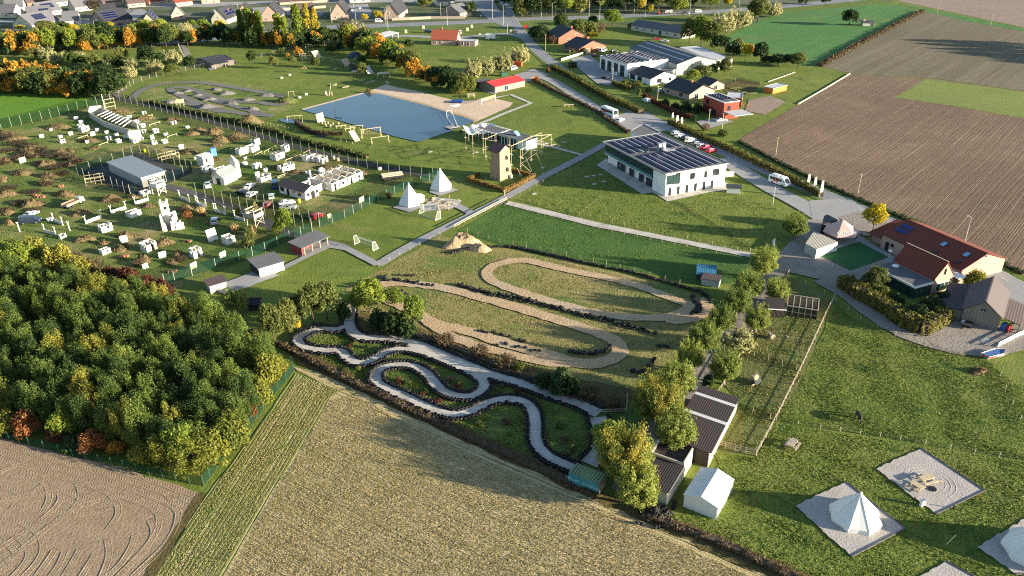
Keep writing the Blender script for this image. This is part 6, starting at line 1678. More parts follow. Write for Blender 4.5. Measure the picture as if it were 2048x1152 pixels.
# ---------------------------------------------------------------- far village houses
def vhouse(label,a,b,d,h,rh,axis,wall,rmat,panels=None,chimney=None,wins=None):
 h += .4; rh += 1.6
 wd = wins if wins is not None else ([('f',.2,.9,1.5,1.4),('f',.62,.9,1.5,1.4)] + ([('f',.4,h + .3,1.2,1.2)] if axis == 'y' else []) + [('r',.25,.9,1.4,1.4),('r',.65,.9,1.4,1.4)])
 return house('village_house',label,'house',a,b,d,h,('gable',axis,rh),wall,rmat,wd,chimney,panels,'village houses along the top edge')
vhouse('grey-roofed cream house at the far top left with long ridge',(28,58),(66,60),22,2.8,4.2,'y',M_CREAM,M_ROOFGREY,('y',1,.3,.7,.3,.8,5,3))
vhouse('grey-roofed house beside a pale street, second along the left terrace',(60,44),(108,40),16,2.8,4.2,'x',M_CREAM,M_ROOFGREY,('x',0,.5,.9,.2,.7,5,2))
vhouse('grey-roofed house furthest along the left terrace',(86,34),(126,28),14,2.8,4.2,'x',M_CREAM,M_ROOFGREY,('x',0,.2,.8,.3,.8,6,2))
vhouse('cream house cut by the left edge of the view',(-14,36),(28,36),12,2.8,3.8,'x',M_CREAM,M_ROOFGREY)
vhouse('pale house with hipped grey roof above the left terrace',(12,24),(48,22),12,2.8,3.6,'x',M_CREAM,M_ROOFGREY)
vhouse('brick house with brown roof behind the left terrace',(56,14),(92,10),11,2.8,3.4,'x',M_BRICKVILLA,M_ROOFBROWN)
vhouse('house with rows of solar panels above the yellow hedge trees',(182,50),(212,54),20,2.8,4.2,'y',M_BRICK,M_ROOFDARK,('y',1,.1,.6,.2,.8,6,3))
vhouse('small twin-gabled house behind the solar-panelled house',(206,38),(236,36),12,3.2,4.0,'x',M_BRICK,M_ROOFDARK)
vhouse('large house with solar-covered long roof beside a parking court',(284,58),(316,56),28,2.8,4.4,'y',M_BRICK,M_ROOFDARK,('y',1,.25,.85,.15,.85,9,3))
vhouse('dark house with two solar strips right of the hedge lane',(424,48),(456,48),22,2.8,4.6,'y',M_CREAM,M_ROOFDARK,('y',1,.2,.8,.2,.7,8,2),(.7,.5,4.4))
vhouse('dark steep-roofed brick house behind the tall poplars',(522,43),(562,42),20,3,5.4,'y',M_BRICK,M_ROOFDARK)
vhouse('tall dark-roofed brick house in front of the parking lot',(662,40),(696,39),30,3,6.0,'y',M_BRICK,M_ROOFDARK,None,(.6,.4,6))
vhouse('dark-roofed brick house beside the highway with four gable windows',(768,40),(798,40),30,3.2,5.6,'y',M_BRICK,M_ROOFDARK,None,None,[('f',.25,.9,1.6,1.5),('f',.6,.9,1.6,1.5),('f',.25,3.6,1.6,1.4),('f',.6,3.6,1.6,1.4)])
vhouse('low house with blue-grey solar roof beside the side street',(884,32),(920,36),12,2.8,3.0,'y',M_BRICK,M_ROOFGREY)
vhouse('house with pale roof at the top beside the fir tree',(876,12),(910,10),10,2.8,3.4,'x',M_CREAM,M_ROOFGREY,('x',0,.1,.9,.2,.8,8,2))
vhouse('red-roofed brick house at the top behind the hedge court',(300,12),(334,8),10,2.8,3.4,'x',M_BRICK,M_ROOFRED)
vhouse('brick house with orange roof end at the top',(352,14),(386,10),10,2.8,3.4,'x',M_BRICK,M_ROOFRED)
vhouse('pale brick house beside the small top courtyard',(208,14),(246,10),10,2.8,3.6,'x',M_BRICK,M_ROOFBROWN)
vhouse('low brick house at the top above the twin-gabled house',(258,16),(292,13),10,2.8,3.0,'x',M_BRICK,M_ROOFBROWN)
vhouse('long brown-walled row house above the poplars',(560,10),(660,4),10,1.6,.6,'x',M_BRICK,M_ROOFBROWN)
vhouse('row house with pale garden wall at the top',(404,8),(440,6),10,2.8,3.0,'x',M_BRICK,M_ROOFDARK)
vhouse('grey-roofed house half hidden by the top trees',(700,6),(740,4),10,2.8,3.2,'x',M_CREAM,M_ROOFDARK)
vhouse('grey-roofed semi-detached house left of the solar-panelled house',(128,52),(160,50),13,2.8,3.6,'x',M_CREAM,M_ROOFGREY)
vhouse('grey house with steep gable above the parking court',(344,40),(372,38),14,2.8,4.2,'y',M_BRICK,M_ROOFGREY)
vhouse('dark-roofed house between the hedge lane and the poplars',(476,36),(504,35),14,2.8,4.0,'y',M_BRICK,M_ROOFDARK)
vhouse('grey-roofed house above the garden hedges at the top left',(152,24),(186,20),12,2.8,3.6,'x',M_CREAM,M_ROOFGREY)
vhouse('brown-roofed house right of the tall poplars',(598,36),(630,34),14,2.8,3.8,'x',M_BRICK,M_ROOFBROWN)
vhouse('grey house behind the first terrace gardens',(110,14),(142,10),11,2.8,3.4,'x',M_CREAM,M_ROOFGREY)
area('street',[(150,60),(160,44),(240,22),(285,18),(296,24),(270,40),(235,62)],M_PLAZA,3)
area('street',[(-20,46),(120,44),(160,38),(150,34),(110,38),(-20,40)],M_PLAZA,3)
area('street',[(470,18),(560,12),(600,16),(650,26),(640,34),(560,28),(480,36)],M_PLAZA,3)
area('car_park',[(690,36),(690,10),(735,8),(745,28),(735,38)],M_PLAZA,3)
area('street',[(250,14),(420,14),(500,8),(1000,2),(1000,-2),(500,3),(250,8)],M_PLAZA,2)
def garden_wall(label,pts,h,mat,t=.25):
 mb = MB(); P = [G(*q) for q in pts]; o0 = P[0]
 for a,b in zip(P,P[1:]): mb.bar((a.x - o0.x,a.y - o0.y,h / 2),(b.x - o0.x,b.y - o0.y,h / 2),t,h)
 return single('garden_wall',mb,mat,label,'wall',(o0.x,o0.y,0))
garden_wall('pale garden fence wall along the highway verge',[(784,41),(820,40),(862,38),(930,38)],1.8,M_TIMBERGREY)
garden_wall('low pale wall of the yard below the brick villa',[(1122,122),(1150,113),(1178,106)],1.2,M_CREAM)
garden_wall('white concrete kerb wall along the garden meadow',[(1700,148),(1650,178),(1596,209)],.45,M_CREAM)
garden_wall('grey garden wall left of the garden meadow',[(1536,164),(1562,155),(1590,145)],.35,M_TIMBERGREY)
garden_wall('brick garden wall in the top row',[(560,22),(620,18),(652,16)],1.8,M_BRICK)
# ---------------------------------------------------------------- tepees and things in the tent field
def tepee(label,cx,cy,Rm,H,wall,n=8,rot=0.2,porch=None,rib=True):
 c = G(cx,cy)
 o = thing('tepee_tent',label,'tent',c,rot)
 P = [(Rm * math.cos(2 * math.pi * i / n),Rm * math.sin(2 * math.pi * i / n)) for i in range(n)]
 Q = [(x * 1.02,y * 1.02) for x,y in P]
 for i in range(n):
  a,b = P[i],P[(i + 1) % n]; m = ((a[0] + b[0]) / 2 * .985,(a[1] + b[1]) / 2 * .985)
  mb = MB().add([(*Q[i],.02),(*[(Q[i][k] + Q[(i + 1) % n][k]) / 2 * .97 for k in (0,1)],.06),(*Q[(i + 1) % n],.02),(*a,wall),(*m,wall * 1.02),(*b,wall),(.16 * a[0] / Rm,.16 * a[1] / Rm,H),(.16 * b[0] / Rm,.16 * b[1] / Rm,H)],
                      [(0,1,4,3),(1,2,5,4),(3,4,6),(4,5,7,6)])
  part('canvas_panel',mb,M_CANVAS,o)
 if rib:
  mb = MB()
  for i in range(n): mb.bar((*P[i],wall),(.16 * P[i][0] / Rm,.16 * P[i][1] / Rm,H + .02),.07,.07).bar((*Q[i],0),(*P[i],wall),.07,.07)
  part('seam',mb,M_CANVAS,o)
 part('vent_cap',MB().tube((0,0,H - .1),(0,0,H + .22),.26,.2,8).ball((0,0,H + .2),.2,8,4),M_CANVAS,o)
 if porch:
  a = porch
  d = Vector((math.cos(a),math.sin(a),0)); s = Vector((-d.y,d.x,0))
  i0 = d * (Rm * .55) + Vector((0,0,2.5));
  mb = MB().add([d * Rm * .5 + Vector((0,0,2.7)),d * (Rm + 1.0) - s * .9 + Vector((0,0,1.9)),d * (Rm + 1.0) + s * .9 + Vector((0,0,1.9)),d * (Rm + 1.1) - s * 1.1,d * (Rm + 1.1) + s * 1.1,d * Rm * .8 - s * 1.2,d * Rm * .8 + s * 1.2],
                      [(0,1,2),(1,3,4,2),(0,5,3,1),(0,2,4,6)])
  part('porch',mb,M_CANVAS,o)
 return o
tepee('white eight-sided tepee tent on the nearest gravel square',1709,1037,3.5,4.5,.85,8,.15)
tepee('white tepee tent cut by the right edge of the view',2068,1108,3.9,5.0,1.0,8,.3)
tepee('white tepee with side porch, left one beside the football lawn',820,408,3.3,6.0,.9,6,.5,R(8),False)
tepee('white tepee standing nearer the wooden tower, without porch',882,377,3.4,6.0,.9,6,.5,None,False)
for n,k in (('pegs',(1690,1043)),): pass
def picnic_table(label,x,y,rz,mat=None,s=1.0,group=None):
 o = thing('picnic_table',label,'picnic table',G(x,y),rz,group)
 mat = mat or M_TIMBERGREY
 for i in range(4): part('table_plank',MB().box((0,-.33 + .22 * i,.74),(1.9,.2,.05)),mat,o)
 for sgn in (-1,1):
  for k in (0,1): part('bench_plank',MB().box((0,sgn * (.68 + .16 * k),.45),(1.9,.14,.05)),mat,o)
 for sx in (-.7,.7):
  part('leg_frame',MB().bar((sx,-.3,.72),(sx,-.75,0),.1).bar((sx,.3,.72),(sx,.75,0),.1).bar((sx,-.82,.41),(sx,.82,.41),.08),mat,o)
 o.scale = (s,s,s)
 return o
picnic_table('lone weathered picnic table on the tent field grass',1584,893,.9,s=1.15)
picnic_table('picnic table with dark shadow in the ringed gravel square',1851,963,.35,M_TIMBER,1.15)
picnic_table('lower picnic table beside the ring grate in the gravel square',1832,977,2.2,M_TIMBER,1.0)
single('fire_ring',MB().tube((0,0,0),(0,0,.3),.55,.6,14),M_BLACK,'round black fire bowl in the ringed gravel square','fire bowl',G(1864,980))
o = thing('bench','short pale log bench by the fire bowl','bench',G(1876,967),.1)
part('seat',MB().box((0,0,.4),(1.3,.3,.08)),M_TIMBER,o); part('leg',MB().box((-.5,0,.18),(.12,.28,.36)),M_TIMBER,o); part('leg',MB().box((.5,0,.18),(.12,.28,.36)),M_TIMBER,o)
o = thing('power_post','white power box on the near edge of the ringed gravel square','power box',G(1843,1012),.4)
part('cabinet',MB().box((0,0,.55),(.6,.4,1.1)),M_WHITE,o); part('lid',MB().box((0,0,1.13),(.7,.5,.06)),M_ALU,o)
for x,y,l in ((1828,1003,'short black bollard left of the white power box'),(1906,1019,'short black bollard at the lower edge of the ringed gravel square')):
 single('bollard',MB().tube((0,0,0),(0,0,.8),.09,n=8),M_BLACK,l,'bollard',G(x,y))
o = thing('wash_line_post','leaning timber cross post between the tepee squares','post',G(1892,1090))
part('post',MB().bar((0,0,0),(1.1,.3,1.5),.09),M_TIMBER,o); part('cross_arm',MB().bar((1.0,.1,1.7),(1.25,.5,.9),.08),M_TIMBER,o)
def scatter_logs(label,x,y,n,r,L,mat,seed):
 rr = random.Random(seed); o = thing('log_pile',label,'log pile',G(x,y))
 for i in range(n):
  a = rr.uniform(0,3.14); cx,cy,cz = rr.uniform(-r,r),rr.uniform(-r,r),rr.uniform(.1,.5)
  dx,dy = math.cos(a) * L / 2,math.sin(a) * L / 2
  part('log',MB().tube((cx - dx,cy - dy,cz),(cx + dx,cy + dy,cz + rr.uniform(-.08,.2)),.12,.1,6),mat,o)
for i,(x,y) in enumerate(((866,402),(877,404),(890,403),(899,407))):
 pass
o = thing('log_bench','jumble of dark benches on the tepee terrace','benches',G(880,404))
for i,(dx,dy,a) in enumerate(((-2.4,1,.2),(-1.2,.2,-.4),(0.2,.8,.6),(1.4,0,-.2),(-.3,-1.2,.1))):
 part('bench',MB().box((dx,dy,.4),(2.2,.4,.12),a).box((dx,dy,.17),(1.8,.25,.34),a),M_TIMBERGREY,o)
o = thing('log_bench','pale round table and stools on the tepee terrace corner','table',G(898,408))
part('table_top',MB().tube((0,0,.6),(0,0,.7),.8,n=10),M_TIMBER,o)
for a in range(4): part('stool',MB().tube((1.3 * math.cos(a * 1.57),1.3 * math.sin(a * 1.57),0),(1.3 * math.cos(a * 1.57),1.3 * math.sin(a * 1.57),.45),.25,n=8),M_TIMBER,o)
picnic_table('pale picnic table on the near edge of the tepee terrace',884,417,.2,M_TIMBER,1.3)
single('waste_bin',MB().tube((0,0,0),(0,0,1.0),.35,n=8).tube((0,0,1.0),(0,0,1.2),.45,.2,n=8),M_TIMBER,'pale waste bin between the two tepees','bin',G(866,403))
for i,(x,y) in enumerate(((854,404),(870,397),(899,396),(918,404),(912,412),(897,420))):
 single('bollard',MB().box((0,0,.5),(.2,.2,1.0)),M_POST,'pale wooden bollard round the tepee terrace, %s clockwise from its left' % NTH[i],'bollard',G(x,y),group='bollards round the tepee terrace')
def goal(label,a,b,back):
 p,q = G(*a),G(*b); w = 7.0; rz = math.atan2(q.y - p.y,q.x - p.x); w = dist2(p,q); h = 2.3; d = back
 o = thing('football_goal',label,'goal',p,rz)
 part('post',MB().tube((0,0,0),(0,0,h),.07),M_WHITE,o); part('post',MB().tube((w,0,0),(w,0,h),.07),M_WHITE,o)
 part('crossbar',MB().tube((-.05,0,h),(w + .05,0,h),.07),M_WHITE,o)
 part('back_frame',MB().tube((0,0,h),(0,d * .5,h - .05),.04).tube((w,0,h),(w,d * .5,h - .05),.04).tube((0,d * .5,h - .05),(0,d,.05),.04).tube((w,d * .5,h - .05),(w,d,.05),.04).tube((0,d,.05),(w,d,.05),.05).tube((0,0,.05),(0,d,.05),.05).tube((w,0,.05),(w,d,.05),.05),M_WHITE,o)
 part('net',MB().poly([(0,d * .5,h - .06),(w,d * .5,h - .06),(w,d,.06),(0,d,.06)]).poly([(0,0,h),(w,0,h),(w,d * .5,h - .06),(0,d * .5,h - .06)]).poly([(0,0,.05),(0,0,h),(0,d * .5,h - .06),(0,d,.06)]).poly([(w,0,.05),(w,0,h),(w,d * .5,h - .06),(w,d,.06)]),net_mat('goal_net',(170,180,160),.22),o)
goal('white football goal at the near left end of the lawn',(709,489),(746,502),1.9)
goal('white football goal in front of the tepee terrace',(848,424),(881,437),-1.9)
# ---------------------------------------------------------------- playing ground: whitewashed huts,walls,mounds
RZH = heading((613,401),(640,390))
def wall_with(mb,L,h,t,axis,off,opens):
 """wall along x (axis 0) or y (axis 1) with openings (u0,u1,z0,z1)"""
 def bx(u0,u1,z0,z1):
  if u1 - u0 < .02 or z1 - z0 < .02: return
  if axis == 0: mb.box(((u0 + u1) / 2,off,(z0 + z1) / 2),(u1 - u0,t,z1 - z0))
  else: mb.box((off,(u0 + u1) / 2,(z0 + z1) / 2),(t,u1 - u0,z1 - z0))
 u = 0
 for u0,u1,z0,z1 in sorted(opens):
  bx(u,u0,0,h); bx(u0,u1,0,z0); bx(u0,u1,z1,h); u = u1
 bx(u,L,0,h)
HUTRND = random.Random(33)
def hut(x,y,w,d,h,desc=None,label=None,rz=None,broken=0.0,beams=0,roof=None,mat=None):
 o = thing('breeze_block_hut',label or 'white hut','hut',G(x,y),(RZH + HUTRND.uniform(-.12,.12)) if rz is None else rz,'white playing field huts')
 t = .2; m = mat or M_BREEZE; r = HUTRND
 def op(L):
  if h < 1.2 or L < 1.4: return []
  k = r.random()
  c = L * r.uniform(.35,.65)
  return [(c - .35,c + .35,h * .42,h * .75)] if k < .5 else ([(c - .42,c + .42,0,min(h * .86,2))] if k < .8 else [])
 for nm,axis,L,off in (('front',0,w,t / 2),('back',0,w,d - t / 2),('left',1,d,0),('right',1,d,0)):
  mb = MB(); hh = h * (1 - broken * r.random())
  if axis == 0: wall_with(mb,w,hh,t,0,off,op(L))
  else:
   m2 = MB(); wall_with(m2,d - 2 * t - .01,hh,t,1,0,op(d - 2 * t))
   mb = m2; mb.v = [(v[0] + (t / 2 if nm == 'left' else w - t / 2),v[1] + t + .005,v[2]) for v in mb.v]
  part('wall',mb,m,o)
 for i in range(beams):
  part('roof_beam',MB().bar((w * (i + .5) / beams,-.2,h + .06),(w * (i + .5) / beams,d + .2,h + .06),.14,.12),M_TIMBER,o)
 if roof == 'flat': part('roof',MB().box((w / 2,d / 2,h + .07),(w + .2,d + .2,.12)),m,o)
 if label is None: describe(o,desc)
 return o
def panel_wall(x,y,w,h,t=.25,lean=0.0,desc='upright white concrete barricade',rz=None):
 o = thing('concrete_barricade',desc,'barricade',G(x,y),(RZH + HUTRND.uniform(-.3,.3)) if rz is None else rz,'white playing field panels')
 mb = MB().box((0,0,h / 2),(w,t,h)); mb.v = [(v[0],v[1] + v[2] * lean,v[2]) for v in mb.v]
 part('slab',mb,M_BREEZE,o); part('foot',MB().box((-w * .3,0,.06),(.3,.9,.12)).box((w * .3,0,.06),(.3,.9,.12)),M_BREEZE,o)
 describe(o,desc); return o
D1 = 'white open-topped block hut'
for x,y,w,d,h in ((480,311,3.4,2.6,2.3),(505,306,3.4,3.0,2.3),(511,292,2.4,2.2,2.4),(553,322,3.6,3.2,2.3),(571,305,2.2,2.0,2.6),(566,345,4.6,3.0,2.0),(523,365,3.8,2.6,1.9),
                      (512,339,2.4,2.0,1.9),(262,437,3.2,2.6,1.7),(205,467,2.9,2.2,2.2),(295,506,3.0,2.4,2.4),(389,519,2.4,2.0,2.6),(455,491,2.4,2.4,2.2),(206,511,2.2,1.6,1.3),(165,265,3.0,2.4,2.0),(287,393,2.6,2.0,1.4),(614,325,3.2,2.6,2.2),(645,328,3.0,2.4,2.2),(630,324,3.0,2.2,2.0),(432,350,4.6,2.2,1.8)):
 hut(x,y,w,d,h,D1,broken=.25,beams=HUTRND.choice([0,0,0,2,3]))
hut(409,335,3.8,3.4,3.4,label='two-level white block hut left of the chapel',broken=.1,roof='flat'); hut(411,346,3.0,2.6,1.6,label='low white annex wall in front of the two-level hut')
D2 = 'small white box barricade'
for x,y,s in ((160,257,2.2),(142,270,1.7),(84,275,1.7),(119,277,1.6),(122,287,2.0),(215,281,2.2),(235,287,2.0),(250,277,2.0),(268,287,2.4),(280,282,2.0),(305,278,2.0),(309,267,2.2),(284,256,2.0),(286,267,2.0),(271,248,2.0),(256,238,2.0),(249,242,1.8),(286,229,1.8),(345,250,2.2),(374,257,1.4),(186,271,2.0),(212,268,1.6),(231,273,1.6),(328,288,2.0),(306,290,2.0),(160,248,1.8),(205,227,1.6),(180,225,1.2),(150,240,1.8),(46,325,2.4),(363,297,2.0),
                  (488,331,1.6),(530,344,1.5),(515,351,1.7),(489,319,1.2),(614,349,1.3),(421,364,1.0),(97,444,1.4),(122,479,1.8),(291,536,1.6),(391,318,1.0),(530,360,1.4),(330,272,1.6),(175,286,1.4),(100,262,1.2),(195,262,1.4),(760,340,1.3)):
 k = HUTRND.random(); s *= .85
 if k < .6: hut(x,y,s,s * .75,s * .8,D2,broken=.3)
 else: panel_wall(x,y,s,s * .85)
for x,y,w,h in ((249,484,1.8,1.7),(326,515,1.8,1.5),(427,481,2.6,3.0)): panel_wall(x,y,w,h,.25,.25 if h > 2.5 else .1)
for x,y,w,h,l in ((447,518,1.9,1.5,'pale wooden notice board beside the lower playing ground fence'),(389,540,1.9,1.5,'pale notice board furthest down the playing ground fence'),(499,495,1.6,1.5,'pale notice board near the timber watchtower'),(724,407,2.2,1.6,'white notice board on the fence beside the football lawn'),(659,440,1.2,1.2,'small white notice board near the playing ground gate')):
 o = thing('notice_board',l,'sign',G(x,y),RZH + .1)
 part('board',MB().box((0,0,1.2),(w,.08,h)),M_CREAM,o); part('post',MB().box((-w * .4,.09,.9),(.1,.1,1.8)),M_TIMBER,o); part('post',MB().box((w * .4,.09,.9),(.1,.1,1.8)),M_TIMBER,o)
def post_wall(x0,y0,x1,y1,h=.9,ph=2.0,desc='low white concrete wall between two forked posts'):
 p,q = G(x0,y0),G(x1,y1); w = dist2(p,q)
 o = thing('concrete_fence',desc,'barricade',p,math.atan2(q.y - p.y,q.x - p.x),'concrete walls between forked posts')
 part('panel',MB().box((w / 2,0,h / 2),(w - .2,.16,h)),M_BREEZE,o)
 for x in (0,w): part('post',MB().box((x,0,ph / 2),(.2,.2,ph)).bar((x,0,ph),(x - .35,0,ph + .45),.13).bar((x,0,ph),(x + .35,0,ph + .45),.13),M_BREEZE,o)
 describe(o,desc)
for a in ((397,410,414,421),(433,423,452,430),(470,437,489,443),(360,396,379,405),(393,407,413,415),(429,423,451,429),(108,443,126,451),(90,465,112,471),(172,448,203,436),(223,427,252,418),(271,409,297,401),(140,462,142,450),(40,464,42,462)):
 if abs(a[0] - a[2]) < 5:
  single('forked_post',MB().box((0,0,1.2),(.2,.2,2.4)).bar((0,0,2.3),(-.3,0,2.8),.13).bar((0,0,2.3),(.3,0,2.8),.13),M_BREEZE,'lone forked white post, %s' % ('nearest the wood edge at the left' if a[0] < 100 else 'between low concrete walls'),'post',G(a[0],a[1]))
 else: post_wall(*a)
def rail_frame(x0,y0,x1,y1,h,n,desc='pale timber rail barrier',depth_=0.0,mat=None):
 p,q = G(x0,y0),G(x1,y1); w = dist2(p,q)
 o = thing('rail_barrier',desc,'barrier',p,math.atan2(q.y - p.y,q.x - p.x),'timber rail barriers')
 k = max(2,int(w / 2.2) + 1)
 for i in range(k): part('post',MB().box((w * i / (k - 1),0,h / 2),(.14,.14,h)),mat or M_POST,o)
 for j in range(n): part('rail',MB().box((w / 2,-.1,h * (j + 1) / n - .08),(w + .3,.06,.16)),mat or M_POST,o)
 if depth_:
  for i in range(k): part('post',MB().box((w * i / (k - 1),depth_,h / 2),(.14,.14,h)),mat or M_POST,o)
  for j in range(n): part('rail',MB().box((w / 2,depth_,h * (j + 1) / n - .08),(w + .3,.06,.16)),mat or M_POST,o)
  for i in range(k): part('rail',MB().bar((w * i / (k - 1),0,h),(w * i / (k - 1),depth_,h),.12),mat or M_POST,o)
 describe(o,desc)
for a in ((508,316,524,308,1.0,1),(529,308,552,296,1.0,1),(572,326,602,314,1.1,1),(556,358,576,350,.9,2),(168,238,188,232,1.0,1),(158,280,176,274,.9,1),(285,239,305,234,1.0,1),(300,254,320,248,1.0,1),(200,294,216,288,.9,1),(336,278,354,272,1.0,1),(608,312,620,306,1.2,1)):
 rail_frame(*a)
rail_frame(325,326,360,318,2.4,2,'open timber climbing rack behind the blockhouse',3.0)
rail_frame(173,372,210,366,2.4,2,'open timber climbing rack in front of the blockhouse',3.0)
rail_frame(213,222,232,218,4.6,3,'tall white lattice barrier above the ship hull')
house('blockhouse','grey flat-roofed blockhouse with barred windows in a fenced yard','building',(220,344),(287,376),side_len((287,376),(327,361)),3.2,('mono',.35),M_GREYWALL,M_CORRGREY,[('f',u,1.5,1.0,.8) for u in (.06,.16,.27,.55,.7,.86)] + [('r',u,.1,1.4,2.2,'door') for u in (.2,.5,.8)])
def barrack():
 p,q = G(560,386),G(612,401); w = dist2(p,q); rz = math.atan2(q.y - p.y,q.x - p.x); d = dist2(q,G(640,391)); h = 2.5; rh = 1.3
 o = thing('barrack','white barrack with brown corrugated roof and orange shutters','building',p,rz)
 part('wall',wall_ring(w,d,h,gable='x',rh=rh),M_BREEZE,o)
 k = 7
 for i in range(k):
  for s in (0,1):
   y0,y1,z0,z1 = (-.35,d / 2,h - .1,h + rh + .1) if s == 0 else (d / 2,d + .35,h + rh + .1,h - .1)
   part('roof_sheet',MB().slab([(w * i / k - .1 * (i == 0) + .01,y0,z0),(w * (i + 1) / k + .1 * (i == k - 1) - .01,y0,z0),(w * (i + 1) / k + .1 * (i == k - 1) - .01,y1,z1),(w * i / k - .1 * (i == 0) + .01,y1,z1)],.07),M_ROOFBROWN,o)
 for u,z,ww,hh in ((.05,.9,1.6,1.2),(.3,.1,.9,2.0),(.72,.9,1.2,.9)): face_window(o,w,d,'f',u * w,z,ww,hh,'opening',M_CHARCOAL,M_BLACK)
 for u in (.55,.8): part('shutter',MB().box((u * w,-.1,1.7),(1.4,.06,.5)),M_ORANGE,o)
 for u,ww,hh,z in ((.12,.8,.9,1.0),(.42,1.4,2.0,.05),(.8,.8,.9,1.0)): face_window(o,w,d,'r',u * d,z,ww,hh,'opening',M_CHARCOAL,M_BLACK)
barrack()
def chapel():
 p,q = G(434,366),G(450,371); r = G(485,354)
 w = dist2(p,q); rz = math.atan2(r.y - q.y,r.x - q.x); L = dist2(q,r)
 o = thing('chapel','small white chapel with grey roof and pointed tower','chapel',q,rz)
 w = 4.4
 h,rh = 2.6,1.7
 part('wall',wall_ring(L - 1.6,w,h,gable='x',rh=rh),M_BREEZE,o)
 roof_gable(o,L - 1.7,w,h,rh,M_CORRGREY,'x',.2)
 part('doorway',MB().box((-.05,w / 2,1.0),(.12,1.3,2.0)),M_BLACK,o)
 part('gable_frame',MB().bar((-.35,.1,2.6),(-.35,w / 2,4.2),.16).bar((-.35,w - .1,2.6),(-.35,w / 2,4.2),.16).bar((-.35,.1,2.6),(-.35,w - .1,2.6),.16),M_BREEZE,o)
 part('tower',MB().box((L - .7,w / 2 - .4,2.5),(1.7,w * .6,5.0)),M_BREEZE,o)
 part('spire',MB().add([(L - 1.55,w / 2 - .4 - w * .3,5.0),(L + .15,w / 2 - .4 - w * .3,5.0),(L + .15,w / 2 - .4 + w * .3,5.0),(L - 1.55,w / 2 - .4 + w * .3,5.0),(L - 1.3,w / 2 - .4,7.4)],[(0,1,4),(1,2,4),(2,3,4),(3,0,4)]),M_BREEZE,o)
chapel()
def castle():
 p = G(327,463); a = G(297,450); b = G(370,458); rz = math.atan2(b.y - p.y,b.x - p.x) * .8 + .1
 w = dist2(p,b) * .98; d = dist2(p,a) * 1.05
 o = thing('castle_ruin','white roofless castle ruin with stepped walls and a tower','ruin',p,rz)
 def wall(x0,y0,x1,y1,hs):
  n = len(hs)
  for i,hh in enumerate(hs):
   f0,f1 = i / n,(i + 1) / n
   part('wall',MB().bar((x0 + (x1 - x0) * f0,y0 + (y1 - y0) * f0,hh / 2),(x0 + (x1 - x0) * f1 - .001,y0 + (y1 - y0) * f1,hh / 2),.3,hh),M_BREEZE,o)
 wall(.16,0,w * .42,0,[3.4,2.2,1.4,.4,.5,1.4]); wall(w * .42,0,w * .6,0,[2.6,3.6]); wall(w * .62,-.2,w,.2,[1.5,2.0,2.4,1.9])
 wall(0,0,0,d,[4.6,3.6,3.0,2.6,2.4,2.7,3.1]); wall(.16,d,w * .6,d,[3.0,2.6,2.2,2.5]); wall(w * .6,.2,w * .6,d - .16,[3.8,3.2,2.4,2.0])
 part('doorway',MB().box((w * .3,-.17,.8),(1.0,.06,1.6)),M_BLACK,o)
 part('doorway',MB().box((-.17,d * .12,.9),(.06,.8,1.6)),M_BLACK,o)
 part('tower',MB().box((1.1,d * .55,3.2),(1.9,1.9,6.4)),M_BREEZE,o)
 mb = MB()
 for sx in (.3,1.9):
  for sy in (-.8,.8): mb.box((sx,d * .55 + sy,6.75),(.4,.4,.7))
 part('battlement',mb,M_BREEZE,o)
 part('window',MB().box((1.3,d * .55 - .97,5.2),(.6,.06,.8)),M_BLACK,o)
castle()
